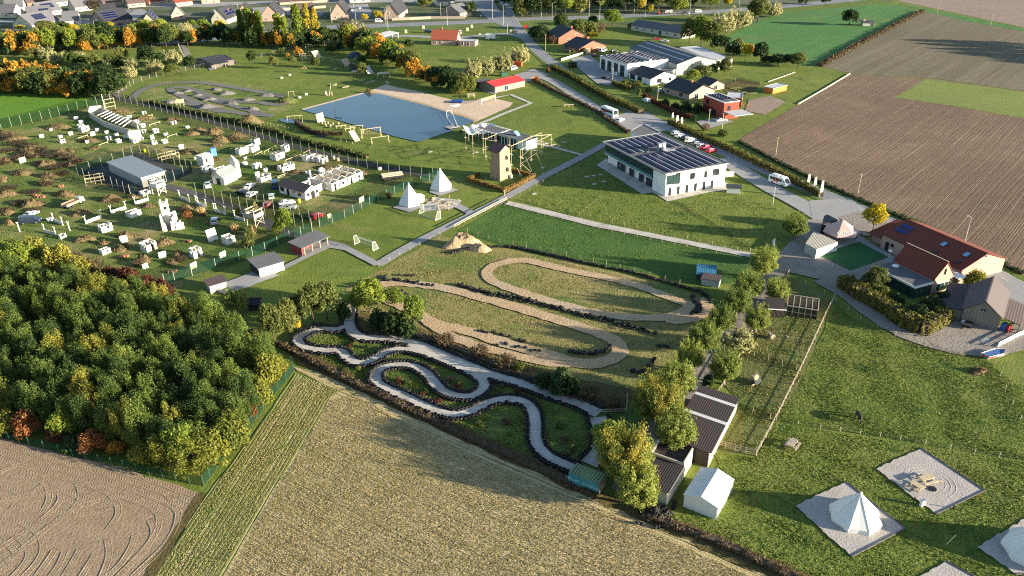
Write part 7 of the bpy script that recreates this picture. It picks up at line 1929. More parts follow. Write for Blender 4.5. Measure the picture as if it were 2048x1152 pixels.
def rafters():
 p,q = G(664,382),G(737,376)
 a = G(622,368); rz = RZH; d = 9.0
 p = G(664,383)
 o = thing('rafter_barrack','roofless white barrack rooms with rows of bare roof rafters','ruin',p,rz)
 rooms = [(0,0),(3.4,.0),(6.8,.1),(10.2,-.1)]
 for i,(x,y) in enumerate(rooms):
  w = 3.0
  for nm,sp in (('front',(x,0,x + w,0,[(.9,1.8,.8,1.7)] if i % 2 else [(1,1.9,0,2)])),('back',(x,d,x + w,d,[]))):
   mb = MB(); wall_with(mb,w,2.4,.2,0,0,sp[4]); mb.v = [(v[0] + x,v[1] + (0 if nm == 'front' else d),v[2]) for v in mb.v]; part('wall',mb,M_BREEZE,o)
  for xx in (x + .1,x + w - .1):
   mb = MB(); wall_with(mb,d - .24,2.4,.2,1,xx,[(2,2.8,.9,1.7)]); mb.v = [(v[0],v[1] + .12,v[2]) for v in mb.v]; part('wall',mb,M_BREEZE,o)
  for k in range(4):
   yy = .8 + k * (d - 1.2) / 3
   part('rafter',MB().bar((x - .2,yy,2.5),(x + w / 2,yy,3.4),.12,.16).bar((x + w / 2,yy,3.4),(x + w + .2,yy,2.5),.12,.16),M_TIMBERGREY,o)
  part('ridge_beam',MB().bar((x + w / 2,.3,3.45),(x + w / 2,d - .2,3.45),.12),M_TIMBER,o)
 for x,y in ((-3.0,6.0),(2.0,11)):
  part('corner_pillar',MB().box((x,y,2.0),(.5,.5,4.0)),M_BREEZE,o)
 part('water_tank',MB().ball((6.5,d + 1.8,2.6),1.1,10,6),M_WHITE,o)
 for i in range(3):
  x = -6.6 + i * 2.2
  mb = MB(); wall_with(mb,2.0,2.2,.2,0,0,[]); mb.v = [(v[0] + x,v[1] + 3.2,v[2]) for v in mb.v]; part('wall',mb,M_BREEZE,o)
  part('rafter',MB().bar((x,3.2,2.3),(x,8.5,2.3),.14),M_TIMBERGREY,o)
 mb = MB(); wall_with(mb,5.4,2.2,.2,1,-6.7,[]); mb.v = [(v[0],v[1] + 3.3,v[2]) for v in mb.v]; part('wall',mb,M_BREEZE,o)
 mb = MB(); wall_with(mb,6.4,2.2,.2,0,0,[]); mb.v = [(v[0] - 6.6,v[1] + 8.8,v[2]) for v in mb.v]; part('wall',mb,M_BREEZE,o)
rafters()
def ship():
 pts_near = [(181,236),(210,254),(245,267),(262,271)]
 pts_far = [(205,226),(225,237),(255,248),(277,258)]
 P = px(*pts_near); Q = px(*pts_far); b = P[0].copy(); bz = Vector((b.x,b.y,0))
 o = thing('ship_hull','long grey ship-shaped bunker with open ribs and pointed ends','ship hull',bz)
 H = 2.3
 for row in (P,Q):
  for a,c in zip(row,row[1:]):
   a,c = a - bz,c - bz
   part('hull_side',MB().bar((a.x,a.y,H / 2),(c.x,c.y,H / 2),.3,H),M_GREYWALL,o)
 bow = (P[0] + Q[0]) / 2 - bz + Vector((-2.6,1.5,0))
 for e in (P[0] - bz,Q[0] - bz): part('bow',MB().bar((e.x,e.y,1.5),(bow.x,bow.y,1.8),.3,3.2),M_GREYWALL,o)
 st = G(272,280) - bz
 part('stern_block',MB().box((st.x,st.y,1.7),(3.6,2.4,3.4),.2),M_BREEZE,o)
 for i in range(8):
  f = .22 + .09 * i
  a = P[0].lerp(P[3],f) - bz; c = Q[0].lerp(Q[3],f) - bz
  part('deck_rib',MB().bar((a.x,a.y,H + .1),(c.x,c.y,H + .1),.45,.2),M_BREEZE,o)
 m = (P[0] + Q[0]) / 2 - bz
 part('mast',MB().tube((m.x + 3,m.y + 2,0),(m.x + 3,m.y + 2,8.0),.12),M_BREEZE,o)
ship()
def watchtower(label,x,y,h,w,mat,roofed):
 o = thing('watchtower',label,'watchtower',G(x,y),RZH + .1)
 for sx in (0,w):
  for sy in (0,w): part('leg',MB().bar((sx,sy,0),(sx * .92 + w * .04,sy * .92 + w * .04,h),.2),mat,o)
 part('brace',MB().bar((0,-.05,.3),(w,-.05,h * .55),.12).bar((w,-.05,.3),(0,-.05,h * .55),.12).bar((w + .05,0,.3),(w + .05,w,h * .55),.12).bar((w + .05,w,.3),(w + .05,0,h * .55),.12),mat,o)
 part('platform',MB().box((w / 2,w / 2,h * .58),(w + .4,w + .4,.15)),mat,o)
 for c,s in (((w / 2,-.15,h * .58 + .6),(w + .5,.1,1.0)),((w / 2,w + .15,h * .58 + .6),(w + .5,.1,1.0)),((-.15,w / 2,h * .58 + .6),(.1,w + .19,1.0)),((w + .15,w / 2,h * .58 + .6),(.1,w + .19,1.0))):
  part('parapet',MB().box(c,s),mat,o)
 part('roof',MB().box((w / 2,w / 2,h),(w + .6,w + .6,.15)) if roofed else MB().box((w / 2,-.1,h),(w + .5,.12,.3)).box((w / 2,w + .1,h),(w + .5,.12,.3)).box((-.1,w / 2,h),(.12,w + .07,.3)).box((w + .1,w / 2,h),(.12,w + .07,.3)),mat,o)
watchtower('white crossbraced watchtower in front of the blockhouse yard',318,392,4.2,2.6,M_BREEZE,False)
watchtower('grey timber watchtower by the lower fence',512,456,4.6,3.0,M_TIMBERGREY,False)
single('blue_booth',MB().box((0,0,1.3),(1.6,1.4,2.6),.3).box((-1.6,-.4,.7),(1.2,1.0,1.4),.3),paint('sky_blue',(88,140,214),.6,.1),'bright blue play booth with a small step box','booth',G(429,311))
for x,y,l in ((429,311,''),): pass
for x,y,c,l in ((290,304,(206,196,60),'yellow barrel by the compound fence'),(599,405,(206,196,60),'yellow barrel beside the barrack end'),(668,318,(214,210,190),'round cream barrel near the rafter huts'),(676,322,(214,196,150),'tan barrel near the rafter huts')):
 single('barrel',MB().tube((0,0,0),(0,0,1.1),.42,n=10),paint('barrel_paint',c,.6),l,'barrel',G(x,y))
M_REDBRICKPILE = paint('broken_brick',(150,96,76),.9,.2,2)
for i,(x,y) in enumerate(((120,374),(72,393),(83,395),(8,357),(378,436),(250,515),(292,480),(376,484),(345,546),(418,448))):
 rr2 = random.Random(i + 50); o = thing('brick_pile','pile','rubble pile',G(x,y),0,'heaps of broken red bricks')
 for k in range(7): part('brick',MB().box((rr2.uniform(-.9,.9),rr2.uniform(-.5,.5),.2 + .25 * rr2.random()),(.55,.4,.4),rr2.uniform(0,3)),M_REDBRICKPILE,o)
 describe(o,'small heap of broken red bricks')
MND = random.Random(61)
def mound(x,y,wpx,h,label=None,mat=None,asp=.55,straw=True,grp='dry grass mounds',ang=None,desc='mound of earth covered in dry grass'):
 c = G(x,y); m = mpp(x,y); rx = wpx * m * .46; ry = max(1.2,rx * asp * MND.uniform(.9,1.3)); a = MND.uniform(-.4,.4) if ang is None else ang
 nu,nv = 18,6; vs = [(0,0,h)]
 ph = [MND.uniform(0,6.28) for _ in range(4)]
 for j in range(1,nv + 1):
  for i in range(nu):
   t = 2 * math.pi * i / nu; q = j / nv
   wob = 1 + .16 * math.sin(2 * t + ph[0]) + .12 * math.sin(3 * t + ph[1]) + MND.uniform(-.06,.06)
   z = h * 1.35 * (math.cos(q * math.pi / 2) ** 1.3) * (1 + .22 * math.sin(2 * t + ph[2]) * q + MND.uniform(-.32,.32) * (j < nv)) - (.15 if j == nv else 0)
   vs.append((rx * q * wob * math.cos(t),ry * q * wob * math.sin(t),z))
 fs = [(0,1 + i,1 + (i + 1) % nu) for i in range(nu)]
 for j in range(nv - 1):
  for i in range(nu):
   p0,p1 = 1 + j * nu + i,1 + j * nu + (i + 1) % nu
   fs.append((p0,p0 + nu,p1 + nu,p1))
 o = thing('earth_mound',label or desc,'mound',c,a,grp)
 part('earth',MB().add(vs,fs),mat or M_MOUND,o,smooth=True)
 if straw:
  rng = np.random.default_rng(int(MND.random() * 1e6)); n = int(60 + 26 * rx * ry)
  n = min(n,1100)
  t = rng.uniform(0,6.28,n); q = np.sqrt(rng.uniform(0,1.1,n))
  P = np.stack([rx * q * np.cos(t),ry * q * np.sin(t),h * 1.35 * np.cos(np.minimum(q,1) * math.pi / 2) ** 1.3 + .1],1)
  A = np.tile(np.array([0,0,1.0]),(n,1)) + rng.normal(0,.6,(n,3))
  mi = (rng.random(n) < .28).astype(int)
  s = link('grass',np_quads('mound_grass',leaves(P,rng.normal(0,1,(n,3)),.24,1.9,rng,A,.3),[L_BROWN,L_OLIVE],mi),o); s['kind'] = 'stuff'
 if label is None: describe(o,desc)
 return o
def Z5(x,y): return x / 4,288 + y / 4
for x,y,w,h in ((60,410,200,1.3),(190,240,180,1.2),(385,170,210,1.3),(40,150,160,1.2),(230,95,220,1.2),(480,70,180,.9),(600,140,170,1.1),(400,260,190,1.0),(360,315,170,.9),(520,410,220,1.1),(250,490,240,1.3),(60,560,160,1.2),(880,450,190,1.1),(650,560,200,.9),(960,850,170,.9),(1010,740,190,1.0),(690,770,180,1.0),(1150,945,180,1.4),(1320,800,170,1.3),(1430,900,130,1.2),(1610,560,120,1.1),(1490,520,150,1.0),(1880,680,100,.9),(1370,950,150,.7),(830,800,120,.8),(1060,430,120,.8),(1190,500,150,.7),(560,60,120,.8),(80,640,140,1.0),(750,40,120,.6),(1500,75,170,.7),(1740,15,130,.9),(560,180,120,.9),(20,300,120,1.0)):
 mound(*Z5(x,y),w / 4,h)
for x,y,w,h in ((118,256,55,1.2),(235,226,60,1.0),(400,262,34,1.0),(428,268,46,1.6),(475,276,40,1.5),(440,282,50,1.4),(385,270,40,1.0),(345,240,40,.9),(288,238,50,.9),(10,268,50,1.0),(30,280,60,1.1),(60,300,70,1.1),(180,282,50,.8),(700,342,50,.6),(725,346,40,.7),(650,336,44,.5),(560,334,40,.5),(380,304,50,.8),(460,352,44,.4),(430,320,34,.5),(590,345,36,.6)):
 mound(x,y,w,h)
mound(925,492,88,2.4,'bare tan earth heap beside the camp path',M_HEAP,.5,False)
mound(960,500,60,1.2,'low tan earth spoil at the right of the earth heap',M_HEAP,.5,False)
mound(1775,640 + 400,1,.1,'x',M_HEAP) if False else None
for x,y,w,h in ((355,187,30,.8),(395,192,30,.7),(420,200,32,.9),(455,188,38,1.0),(432,180,32,.8),(412,215,50,1.1),(462,208,38,.9),(505,219,38,.9),(495,200,38,.8),(535,192,38,.9),(375,183,28,.6),(340,205,40,.8)):
 mound(x,y,w,h,None,M_PUMP,.62,False,'grey pump track humps',None,'rounded grey hump on the pump track')
mound(500,246,64,2.2,'big brown earth bank at the lower end of the pump track',M_MOUND,.5,True)
mound(573,204,56,1.6,'grass-backed curved berm at the right end of the pump track',M_WILD,.5,True)
mound(1958,744,50,.5,'brown earth patch bank beside the barn lane',M_MOUND,.5)
# ---------------------------------------------------------------- ropes course beside the tower
def ropes():
 Z = lambda x,y: (920 + x / 10.24,240 + y / 10.24)
 poles = [((122,660),(108,160)),((270,770),(265,285)),((480,690),(470,180)),((530,815),(525,375)),((740,640),(735,285)),((1010,760),(998,355)),((1055,1000),(1060,520)),((1240,1010),(1240,600)),((1275,860),(1275,425)),((1455,920),(1485,320)),((1660,740),(1690,250)),((1865,570),(1868,285)),((1700,600),(1700,420))]
 b0 = G(*Z(*poles[5][0]))
 o = thing('ropes_course','high ropes course of pale poles and beams behind the tower','ropes course',b0)
 tops = []
 for b,t in poles:
  p = G(*Z(*b)); h = HT(*Z(*b),*Z(*t)); q = p - b0; tops.append(Vector((q.x,q.y,h)))
  part('pole',MB().tube((q.x,q.y,-.2),(q.x,q.y,h),.11,.08,7),M_POST,o)
  for z in (h * .18,h * .62):
   part('platform',MB().box((q.x,q.y,z),(.75,.75,.1),.4),M_TIMBER,o)
 for i,j in ((1,2),(3,4),(4,5),(6,9),(8,10),(6,8),(7,11),(9,11)):
  part('beam',MB().tube(tops[i] - Vector((0,0,.2)),tops[j] - Vector((0,0,.2)),.085,.085,6),M_POST,o)
 for i,j in ((0,1),(1,3),(2,4),(5,7),(7,9),(8,9),(9,10)):
  for f in (.3,.62):
   a = tops[i].copy(); c = tops[j].copy(); a.z *= f; c.z *= f
   part('rope',MB().tube(a,(a + c) / 2 - Vector((0,0,.35)),.035,.035,4).tube((a + c) / 2 - Vector((0,0,.35)),c,.035,.035,4),M_TIMBERGREY,o)
 for (g0,t0) in (((1695,985),(1560,670)),((1490,1090),(1345,770)),((1480,1090),(1255,890)),((240,1140),(395,980)),((1245,1130),(1170,985))):
  a = G(*Z(*g0)) - b0; h = max(1.5,min(6,HT(*Z(*g0),*Z(*t0))))
  d = G(*Z(*t0),3.5) - b0
  part('strut',MB().tube((a.x,a.y,0),(d.x,d.y,3.5),.07,.07,5),M_POST,o)
  part('footing',MB().box((a.x,a.y,.1),(1.2,.9,.14),.4),M_CONCRETE,o)
ropes()
for i,(x,y) in enumerate(((1092,287),(1107,290),(1118,293),(1128,285),(1070,302),(860,304),(952,305))):
 o = part('slab',MB().box((0,0,.12),(1.4,1.0,.1),.5),M_CONCRETE,None,G(x,y)); tag(o,'pale slab','slab','pale slabs on the lawn'); describe(o,'pale concrete anchor slab lying on the lawn')
for i,(x,y) in enumerate(((1174,354),(1187,352),(1200,350),(1188,369),(1208,364),(1068,388))):
 o = part('slab',MB().box((0,0,.12),(1.3,.9,.1),.5),M_CONCRETE,None,G(x,y)); tag(o,'pale slab','slab','pale slabs on the lawn'); describe(o,'pale concrete anchor slab lying on the lawn')
# ---------------------------------------------------------------- playground timber beside the pond and under the hedgerow
def board_ramp(label,x,y,w,L,h,rz,mat=None):
 o = thing('climbing_wall',label,'climbing wall',G(x,y),rz)
 n = max(3,int(w / .45))
 for i in range(n):
  part('plank',MB().slab([(w * i / n + .01,0,.1),(w * (i + 1) / n - .01,0,.1),(w * (i + 1) / n - .01,L,h),(w * i / n + .01,L,h)],.06),mat or M_TIMBER,o)
 for x_ in (.1,w - .1): part('leg',MB().bar((x_,L,h),(x_,L + h * .25,0),.14),M_POST,o)
def frame(label,x,y,w,h,rz,rungs=6,cat='climbing frame'):
 o = thing('climbing_frame',label,cat,G(x,y),rz)
 for sx in (0,w): part('leg',MB().bar((sx,-.9,0),(sx,0,h),.14).bar((sx,.9,0),(sx,0,h),.14),M_POST,o)
 part('top_beam',MB().bar((-.3,0,h),(w + .3,0,h),.16),M_POST,o)
 for i in range(rungs): part('rope',MB().tube((w * (i + .5) / rungs,0,h),(w * (i + .5) / rungs,0,h * .35),.04,.04,4),M_TIMBERGREY,o)
frame('timber swing frame over the little play pool',576,246,5.5,2.6,.25,3)
board_ramp('square pale climbing board above the play pool stepping stones',636,247,3.6,.7,3.4,RZH)
for i,(x,y) in enumerate(((644,247),(650,250),(656,247),(652,252),(661,252),(661,255),(666,249),(677,248),(650,246))):
 single('stepping_log',MB().tube((0,0,0),(0,0,.7),.32,n=8),M_POST,'upright pale stepping log, %s from the square climbing board' % NTH[i],'log',G(x,y),group='stepping logs by the play pool')
def bench_table(label,x,y,rz,w=4.0):
 o = thing('balance_table',label,'play table',G(x,y),rz)
 for i in range(3): part('plank',MB().box((w / 2,.35 * i,1.0),(w,.33,.1)),M_TIMBER,o)
 for i in range(3): part('leg',MB().bar((w * (i + .2) / 2.4,.3,1.0),(w * (i + .2) / 2.4,.3,0),.16),M_POST,o)
bench_table('low pale plank platform right of the stepping logs',672,258,.35)
bench_table('second plank platform nearest the climbing frames',690,263,.4)
frame('tall A-frame rope swing by the pond edge',702,270,4.5,3.2,.3,2)
board_ramp('steep plank ramp wall of the pond play frame',710,284,2.4,3.2,3.2,RZH - .15)
frame('long rope frame with hanging ropes beside the pond',724,278,7.0,3.4,.45,8)
frame('low end frame of the pond play course',744,288,6.0,2.2,.4,0)
for i,(x,y,w,h,rz,k) in enumerate(((600,118,3,2.6,.3,4),(612,104,4,3.0,.35,4),(628,124,5,2.4,.2,6),(605,122,5,2.6,.2,6),(645,122,5,1.6,.1,3),(664,126,4,1.6,.2,2),(586,113,5,1.6,.2,0),(618,110,4,2.2,.3,4))):
 frame('x',x,y,w,h,rz,k); o = bpy.context.scene.collection.objects[-1] if False else None
_fr = [o for o in COL.objects if o.get('label') == 'x']
for o in _fr: describe(o,'timber climbing frame by the hedgerow',['the red-roofed beach hut','the swimming pond','the dark timber shed by the meadow'])
board_ramp('large tilted plank roof in the middle of the timber playground',632,118,4.4,3.0,3.6,RZH)
board_ramp('brown plank ramp of the timber playground',690,134,4.4,2.4,3.4,RZH,M_TIMBERGREY)
board_ramp('dark board ramp beside the round autumn bush',704,142,4.0,2.0,3.0,RZH,M_WOODDARK)
board_ramp('smooth grey slide ramp beside the hedgerow',736,148,3.2,4.0,3.0,RZH - .3,M_FLATPALE)
def white_table(label,x,y,w,rz):
 o = thing('play_platform',label,'platform',G(x,y),rz)
 part('platform_board',MB().box((w / 2,.8,2.0),(w,1.6,.5)),M_CREAM,o)
 for i in range(3): part('leg',MB().bar((w * i / 2.05 + .1,.2,1.8),(w * i / 2.05 - .1,-.2,0),.22).bar((w * i / 2.05 + .1,1.2,1.8),(w * i / 2.05 + .3,1.6,0),.22),M_POST,o)
white_table('long white platform on trestle legs right of the timber playground',756,156,5.6,.2)
white_table('square white platform tower in front of the board ramp',704,152,3.0,.15)
for i,(x,y,w) in enumerate(((724,163,3.0),(735,168,2.6),(745,165,2.6),(692,176,4),(670,172,3),(672,140,4))):
 o = thing('balance_beams','x','balance beams',G(x,y),.3 + .2 * i,'low timber balance obstacles')
 part('beam',MB().bar((-w / 2,0,.5),(w / 2,.3,.6),.25),M_POST,o); part('beam',MB().bar((0,-w / 3,.5),(.3,w / 3,.7),.25),M_POST,o); part('post',MB().box((0,0,.5),(.3,.3,1.0)),M_POST,o)
 describe(o,'low crossed timber balance obstacle on the pond lawn')
o = thing('zip_tower','tall leaning pole with bare stump on the pond lawn','pole',G(658,192))
part('pole',MB().tube((0,0,0),(1.2,1.5,5.4),.16,.1),M_TIMBERGREY,o); part('stump',MB().tube((-1.6,1.2,0),(-1.6,1.2,1.8),.7,.6,8),M_TIMBERGREY,o); part('side_post',MB().tube((1.2,1,0),(1.0,1,1.6),.2),M_POST,o)
o = thing('ramp_stand','pale slanted viewing stand at the upper pump track corner','stand',G(352,214),.2)
part('board',MB().slab([(0,0,1.6),(3.2,0,1.6),(3.2,2.4,2.6),(0,2.4,2.6)],.12),M_TIMBER,o)
for x in (.2,1.6,3.0): part('leg',MB().bar((x,.1,1.6),(x + .3,-.6,0),.12).bar((x,2.3,2.5),(x,2.4,0),.12),M_POST,o)
for i,(x,y,l) in enumerate(((580,151,'x'),(564,157,'x'),(600,196,'x'),(613,190,'x'))):
 o = single('hay_cube',MB().box((0,0,.4),(1.1,.8,.8),.3),M_CREAM,'x','block',G(x,y),group='pale blocks on the pond lawn'); describe(o,'small pale block on the pond lawn')
o = thing('swing_frame','small yellow A-frame near the pump track berm','swing',G(578,193),.3)
for sx in (0,2.2): part('leg',MB().bar((sx,-.6,0),(sx,0,2.0),.12).bar((sx,.6,0),(sx,0,2.0),.12),M_POST,o)
part('top_beam',MB().bar((-.2,0,2.0),(2.4,0,2.0),.12),M_POST,o)
o = thing('water_slide_frame','thin white slide frame standing in the pond corner','slide frame',G(905,256),0)
part('jetty',MB().box((0,0,.5),(5.0,3.0,.2),.5),M_PLAZA,o)
a,b = G(915,256) - G(905,256),G(903,226) - G(905,256)
part('track',MB().tube((a.x,a.y,.7),(b.x,b.y,1.0),.1),M_WHITE,o); a2,b2 = G(906,254) - G(905,256),G(893,227) - G(905,256)
part('track',MB().tube((a2.x,a2.y,.7),((a2.x + b2.x) / 2 - 1,(a2.y + b2.y) / 2,.7),.08).tube(((a2.x + b2.x) / 2 - 1,(a2.y + b2.y) / 2,.7),(b2.x,b2.y,1.0),.08),M_WHITE,o)
part('cross_bar',MB().tube((b2.x,b2.y,1.0),(b.x,b.y,1.0),.08),M_WHITE,o); part('leg',MB().tube((b.x,b.y,-.2),(b.x,b.y,1.0),.1).tube((b2.x,b2.y,-.2),(b2.x,b2.y,1.0),.1),M_WHITE,o)
single('mooring_post',MB().tube((0,0,-.2),(0,0,1.8),.12),M_WOODDARK,'dark post standing in the left part of the pond','post',G(670,223))
single('floating_beam',MB().tube((-1.6,.8,.25),(1.6,-.8,.25),.14),M_WOODDARK,'dark floating beam near the left pond edge','beam',G(677,237))
o = thing('volleyball_net','beach volleyball net with yellow posts on the sand','net',G(963,210)); q = G(991,201) - G(963,210)
part('post',MB().tube((0,0,0),(0,0,2.5),.08),M_WHITE,o); part('post',MB().tube((q.x,q.y,0),(q.x,q.y,2.5),.08),M_WHITE,o)
part('net',MB().poly([(0,0,1.4),(q.x,q.y,1.4),(q.x,q.y,2.4),(0,0,2.4)]),net_mat('volley_net',(210,200,140),.4),o)
part('tape',MB().bar((0,0,2.4),(q.x,q.y,2.4),.06,.1),paint('yellow_tape',(214,200,90)),o)
o = thing('boat_stack','stack of bright blue boats on the sand','boats',G(914,205),.0)
for i in range(4): part('boat',MB().box((i * 1.2 - 1.8,0,.45),(1.0,3.2,.7),-.2,top=1.2).ball((i * 1.2 - 1.8,1.4,.5),(.5,.5,.4)),M_BLUE,o)
o = single('surfboard',MB().ball((0,0,.15),(2.4,.4,.12),12,5),M_WHITE,'white board lying on the sand below the blue boats','board',G(909,211),.45)
single('surfboard',MB().ball((0,0,.15),(2.0,.35,.12),12,5),M_WHITE,'smaller white board nearest the water on the sand','board',G(912,213),.5)
picnic_table('pale bench table behind the blue boats',942,194,.2,M_TIMBER,1.8)
single('sand_marker',MB().box((0,0,.3),(.9,.6,.5),.3),M_BLACK,'dark box at the pond corner beside the jetty','box',G(922,264))
bench_table('brown low bench at the meadow edge of the village lawn',1128,215,.1,4.0)
single('rock',MB().ball((0,0,.5),(1.2,.9,.9),9,6),paint('boulder',(150,140,128),.9,.25,1.5),'pale boulder at the sand corner of the pond','rock',G(775,168))
mound(738,186,22,1.3,'reddish reed clump at the upper pond corner',M_MOUND,.7)
# ---------------------------------------------------------------- fences: every post a part
M_NETGREEN = net_mat('green_mesh',(24,56,46),.42)
M_NETDARK = net_mat('dark_net',(18,32,30),.4)
M_NETWIRE = net_mat('wire_mesh',(90,90,80),.12)
M_POSTWHITE = paint('galvanised_post',(172,174,166),.6,.08,2)
M_POSTGREEN = paint('green_post',(60,96,84),.6,.1,2)
def fence(label,pts,h,gap,pw=.1,post=None,mesh=None,mh=None,rails=(),railmat=None,straight=True,rh=.1,name='fence',lean=0.0):
 P = [Vector((p.x,p.y)) for p in px(*pts)]
 if not straight: P = smooth_line(px(*pts),1.5)
 b0 = Vector((P[0].x,P[0].y,0))
 o = thing(name,label,'fence',b0)
 me = MB().box((0,0,h / 2),(pw,pw,h)).mesh('post',post or M_POST)
 spots = []
 for a,c in zip(P,P[1:]):
  L = (c - a).length; n = max(1,round(L / gap)) if straight else None
  if straight:
   for i in range(n): spots.append(a.lerp(c,i / n))
 if straight: spots.append(P[-1])
 else: spots = resample(P,gap)
 for s in spots:
  link('post',me,o,(s.x - b0.x,s.y - b0.y,0))
 top = mh or h * .96
 if mesh:
  mb = MB()
  for a,c in zip(spots,spots[1:]):
   mb.poly([(a.x - b0.x,a.y - b0.y,.02),(c.x - b0.x,c.y - b0.y,.02),(c.x - b0.x,c.y - b0.y,top),(a.x - b0.x,a.y - b0.y,top)])
  part('mesh_panel',mb,mesh,o)['kind'] = 'stuff'
 for z in rails:
  for a,c in zip(spots,spots[1:]):
   part('rail',MB().bar((a.x - b0.x,a.y - b0.y,z),(c.x - b0.x,c.y - b0.y,z),.05,rh),railmat or post or M_POST,o)
 return o
fence('tall net fence on pale posts round the upper playing ground',[(-30,270),(3,258),(44,250),(85,242),(120,232),(157,222),(195,212),(222,206)],3.9,4.6,.07,M_POSTWHITE,M_NETDARK,name='net_fence')
fence('tall net fence between playing ground and pump track',[(222,200),(240,203),(300,218),(360,232),(430,250),(500,270),(570,292),(620,308),(680,326),(735,338),(800,352),(866,358)],3.7,4.2,.07,M_POSTWHITE,M_NETDARK,name='net_fence')
fence('green mesh fence from tepees down to the white garden shed',[(876,356),(842,368),(790,388),(740,410),(690,436),(640,456)],2.6,3.6,.085,M_POSTWHITE,M_NETGREEN,name='mesh_fence')
fence('green mesh fence left of the red shelter',[(624,462),(580,480),(531,503),(480,522),(432,536),(385,552),(350,563),(330,568)],2.6,4.2,.085,M_POSTWHITE,M_NETGREEN,name='mesh_fence')
fence('tall net fence on pale posts along the dark inner track',[(394,392),(412,397),(430,402),(465,414),(497,424),(531,433),(551,440),(590,452),(625,464)],3.9,3.6,.085,M_POSTWHITE,M_NETDARK,name='net_fence')
fence('second tall net fence across the inner track below the cars',[(500,400),(530,412),(566,424),(600,436),(640,452)],3.6,3.8,.085,M_POSTWHITE,M_NETDARK,name='net_fence')
fence('tall net fence round the blockhouse yard',[(157,352),(183,366),(226,376),(262,392),(300,382),(350,362),(386,344),(350,330),(300,314),(282,308),(250,320),(205,336),(157,352)],3.6,4.4,.085,M_POSTWHITE,M_NETDARK,name='net_fence')
fence('green mesh fence between the wood and the tilled field',[(-30,868),(0,877),(60,893),(120,908),(200,928),(300,951),(380,968),(408,972)],1.9,2.6,.08,M_POSTGREEN,M_NETGREEN,name='mesh_fence')
fence('green mesh fence between the wood and the green crop strip',[(408,972),(420,955),(450,917),(500,855),(540,800),(588,742),(584,730)],1.9,2.8,.08,M_POSTGREEN,M_NETGREEN,name='mesh_fence')
fence('two-rail cream timber fence beside the arena field',[(908,458),(930,446),(960,430),(990,414),(1014,402)],1.2,2.6,.12,M_POST,None,None,(.65,1.15),None,rh=.14,name='rail_fence')
fence('wire fence of thin posts along the grit path',[(1040,400),(1120,420),(1200,440),(1300,463),(1400,484),(1500,506)],1.0,3.4,.09,M_POST,M_NETWIRE,.9,name='wire_fence')
fence('wire fence between grit path and arena field',[(1010,412),(1100,434),(1200,458),(1300,480),(1400,500),(1500,518)],1.1,3.6,.09,M_TIMBERGREY,M_NETWIRE,.9,name='wire_fence')
fence('wire fence of thin posts above the long tyre row',[(935,464),(1000,486),(1080,500),(1160,518),(1240,536),(1330,560),(1420,584)],1.1,4.0,.09,M_POST,M_NETWIRE,.9,name='wire_fence')
fence('low wooden posts along the lower camp path',[(758,534),(800,512),(840,490),(880,470),(908,458)],1.0,3.4,.12,M_POST,None,name='post_fence')
fence('low post fence beside the path by the hall lawn',[(1020,398),(1060,380),(1100,358),(1150,332),(1200,304)],.9,4.0,.09,M_POST,M_NETWIRE,.8,name='post_fence')
fence('pale board fence between animal pen and horse paddock',[(1668,598),(1650,634),(1624,690),(1600,742),(1572,798),(1550,842),(1512,912)],1.25,2.4,.14,M_TIMBERGREY,None,None,(.55,1.12),M_TIMBERGREY,rh=.08,name='board_fence')
fence('wire fence across the upper animal pen',[(1480,706),(1536,722),(1592,740)],1.2,2.6,.1,M_TIMBERGREY,net_mat('pen_wire',(50,48,42),.4),name='wire_fence')
fence('wire fence across the lower animal pen',[(1474,816),(1505,826),(1540,838)],1.2,2.2,.1,M_TIMBERGREY,net_mat('pen_wire',(50,48,42),.4),name='wire_fence')
fence('timber fence at the bottom of the animal pen',[(1430,890),(1470,902),(1512,912)],1.2,2.0,.12,M_TIMBERGREY,None,None,(.4,.8,1.15),M_TIMBERGREY,name='board_fence')
fence('timber fence along the lane side of the animal pen',[(1578,548),(1545,600),(1510,658),(1484,706),(1450,768),(1436,790)],1.2,2.6,.12,M_TIMBERGREY,M_NETWIRE,1.1,(1.15,),M_TIMBERGREY,name='board_fence')
fence('pen fence from the aviary towards the courtyard',[(1575,548),(1610,570),(1668,598)],1.1,2.6,.1,M_TIMBERGREY,M_NETWIRE,1.0,name='wire_fence')
fence('wire fence between horse paddock and tent field',[(1552,843),(1640,858),(1720,868),(1800,880),(1900,899),(2048,922),(2120,934)],1.0,3.6,.09,M_TIMBERGREY,M_NETWIRE,.9,name='wire_fence')
fence('wire fence between horse paddock and barn lane',[(1672,604),(1720,640),(1790,672),(1850,694),(1920,708),(1960,714),(1990,728),(2010,780),(2040,840)],1.0,3.6,.09,M_TIMBERGREY,M_NETWIRE,.9,name='wire_fence')
fence('white rail fence at the right edge beside the barn',[(1995,696),(2022,682),(2060,664)],1.3,2.2,.14,M_WHITE,None,None,(.4,.8,1.2),M_WHITE,rh=.18,name='rail_fence')
fence('low posts round the play pool lawn',[(528,246),(548,251),(570,256),(592,262)],.8,2.0,.1,M_POST,None,name='post_fence')
fence('low posts below the play pool reeds',[(660,276),(682,282),(705,288)],.9,2.6,.1,M_POST,M_NETWIRE,.8,name='post_fence')
fence('light fence posts along the upper meadow edge',[(238,186),(268,168),(300,158),(340,148),(372,142),(408,136)],2.4,4.4,.1,M_POSTWHITE,M_NETWIRE,name='mesh_fence')
fence('mesh fence posts along the hedge lane',[(356,90),(362,104),(372,122)],2.6,3.5,.1,M_POSTWHITE,M_NETGREEN,name='mesh_fence')
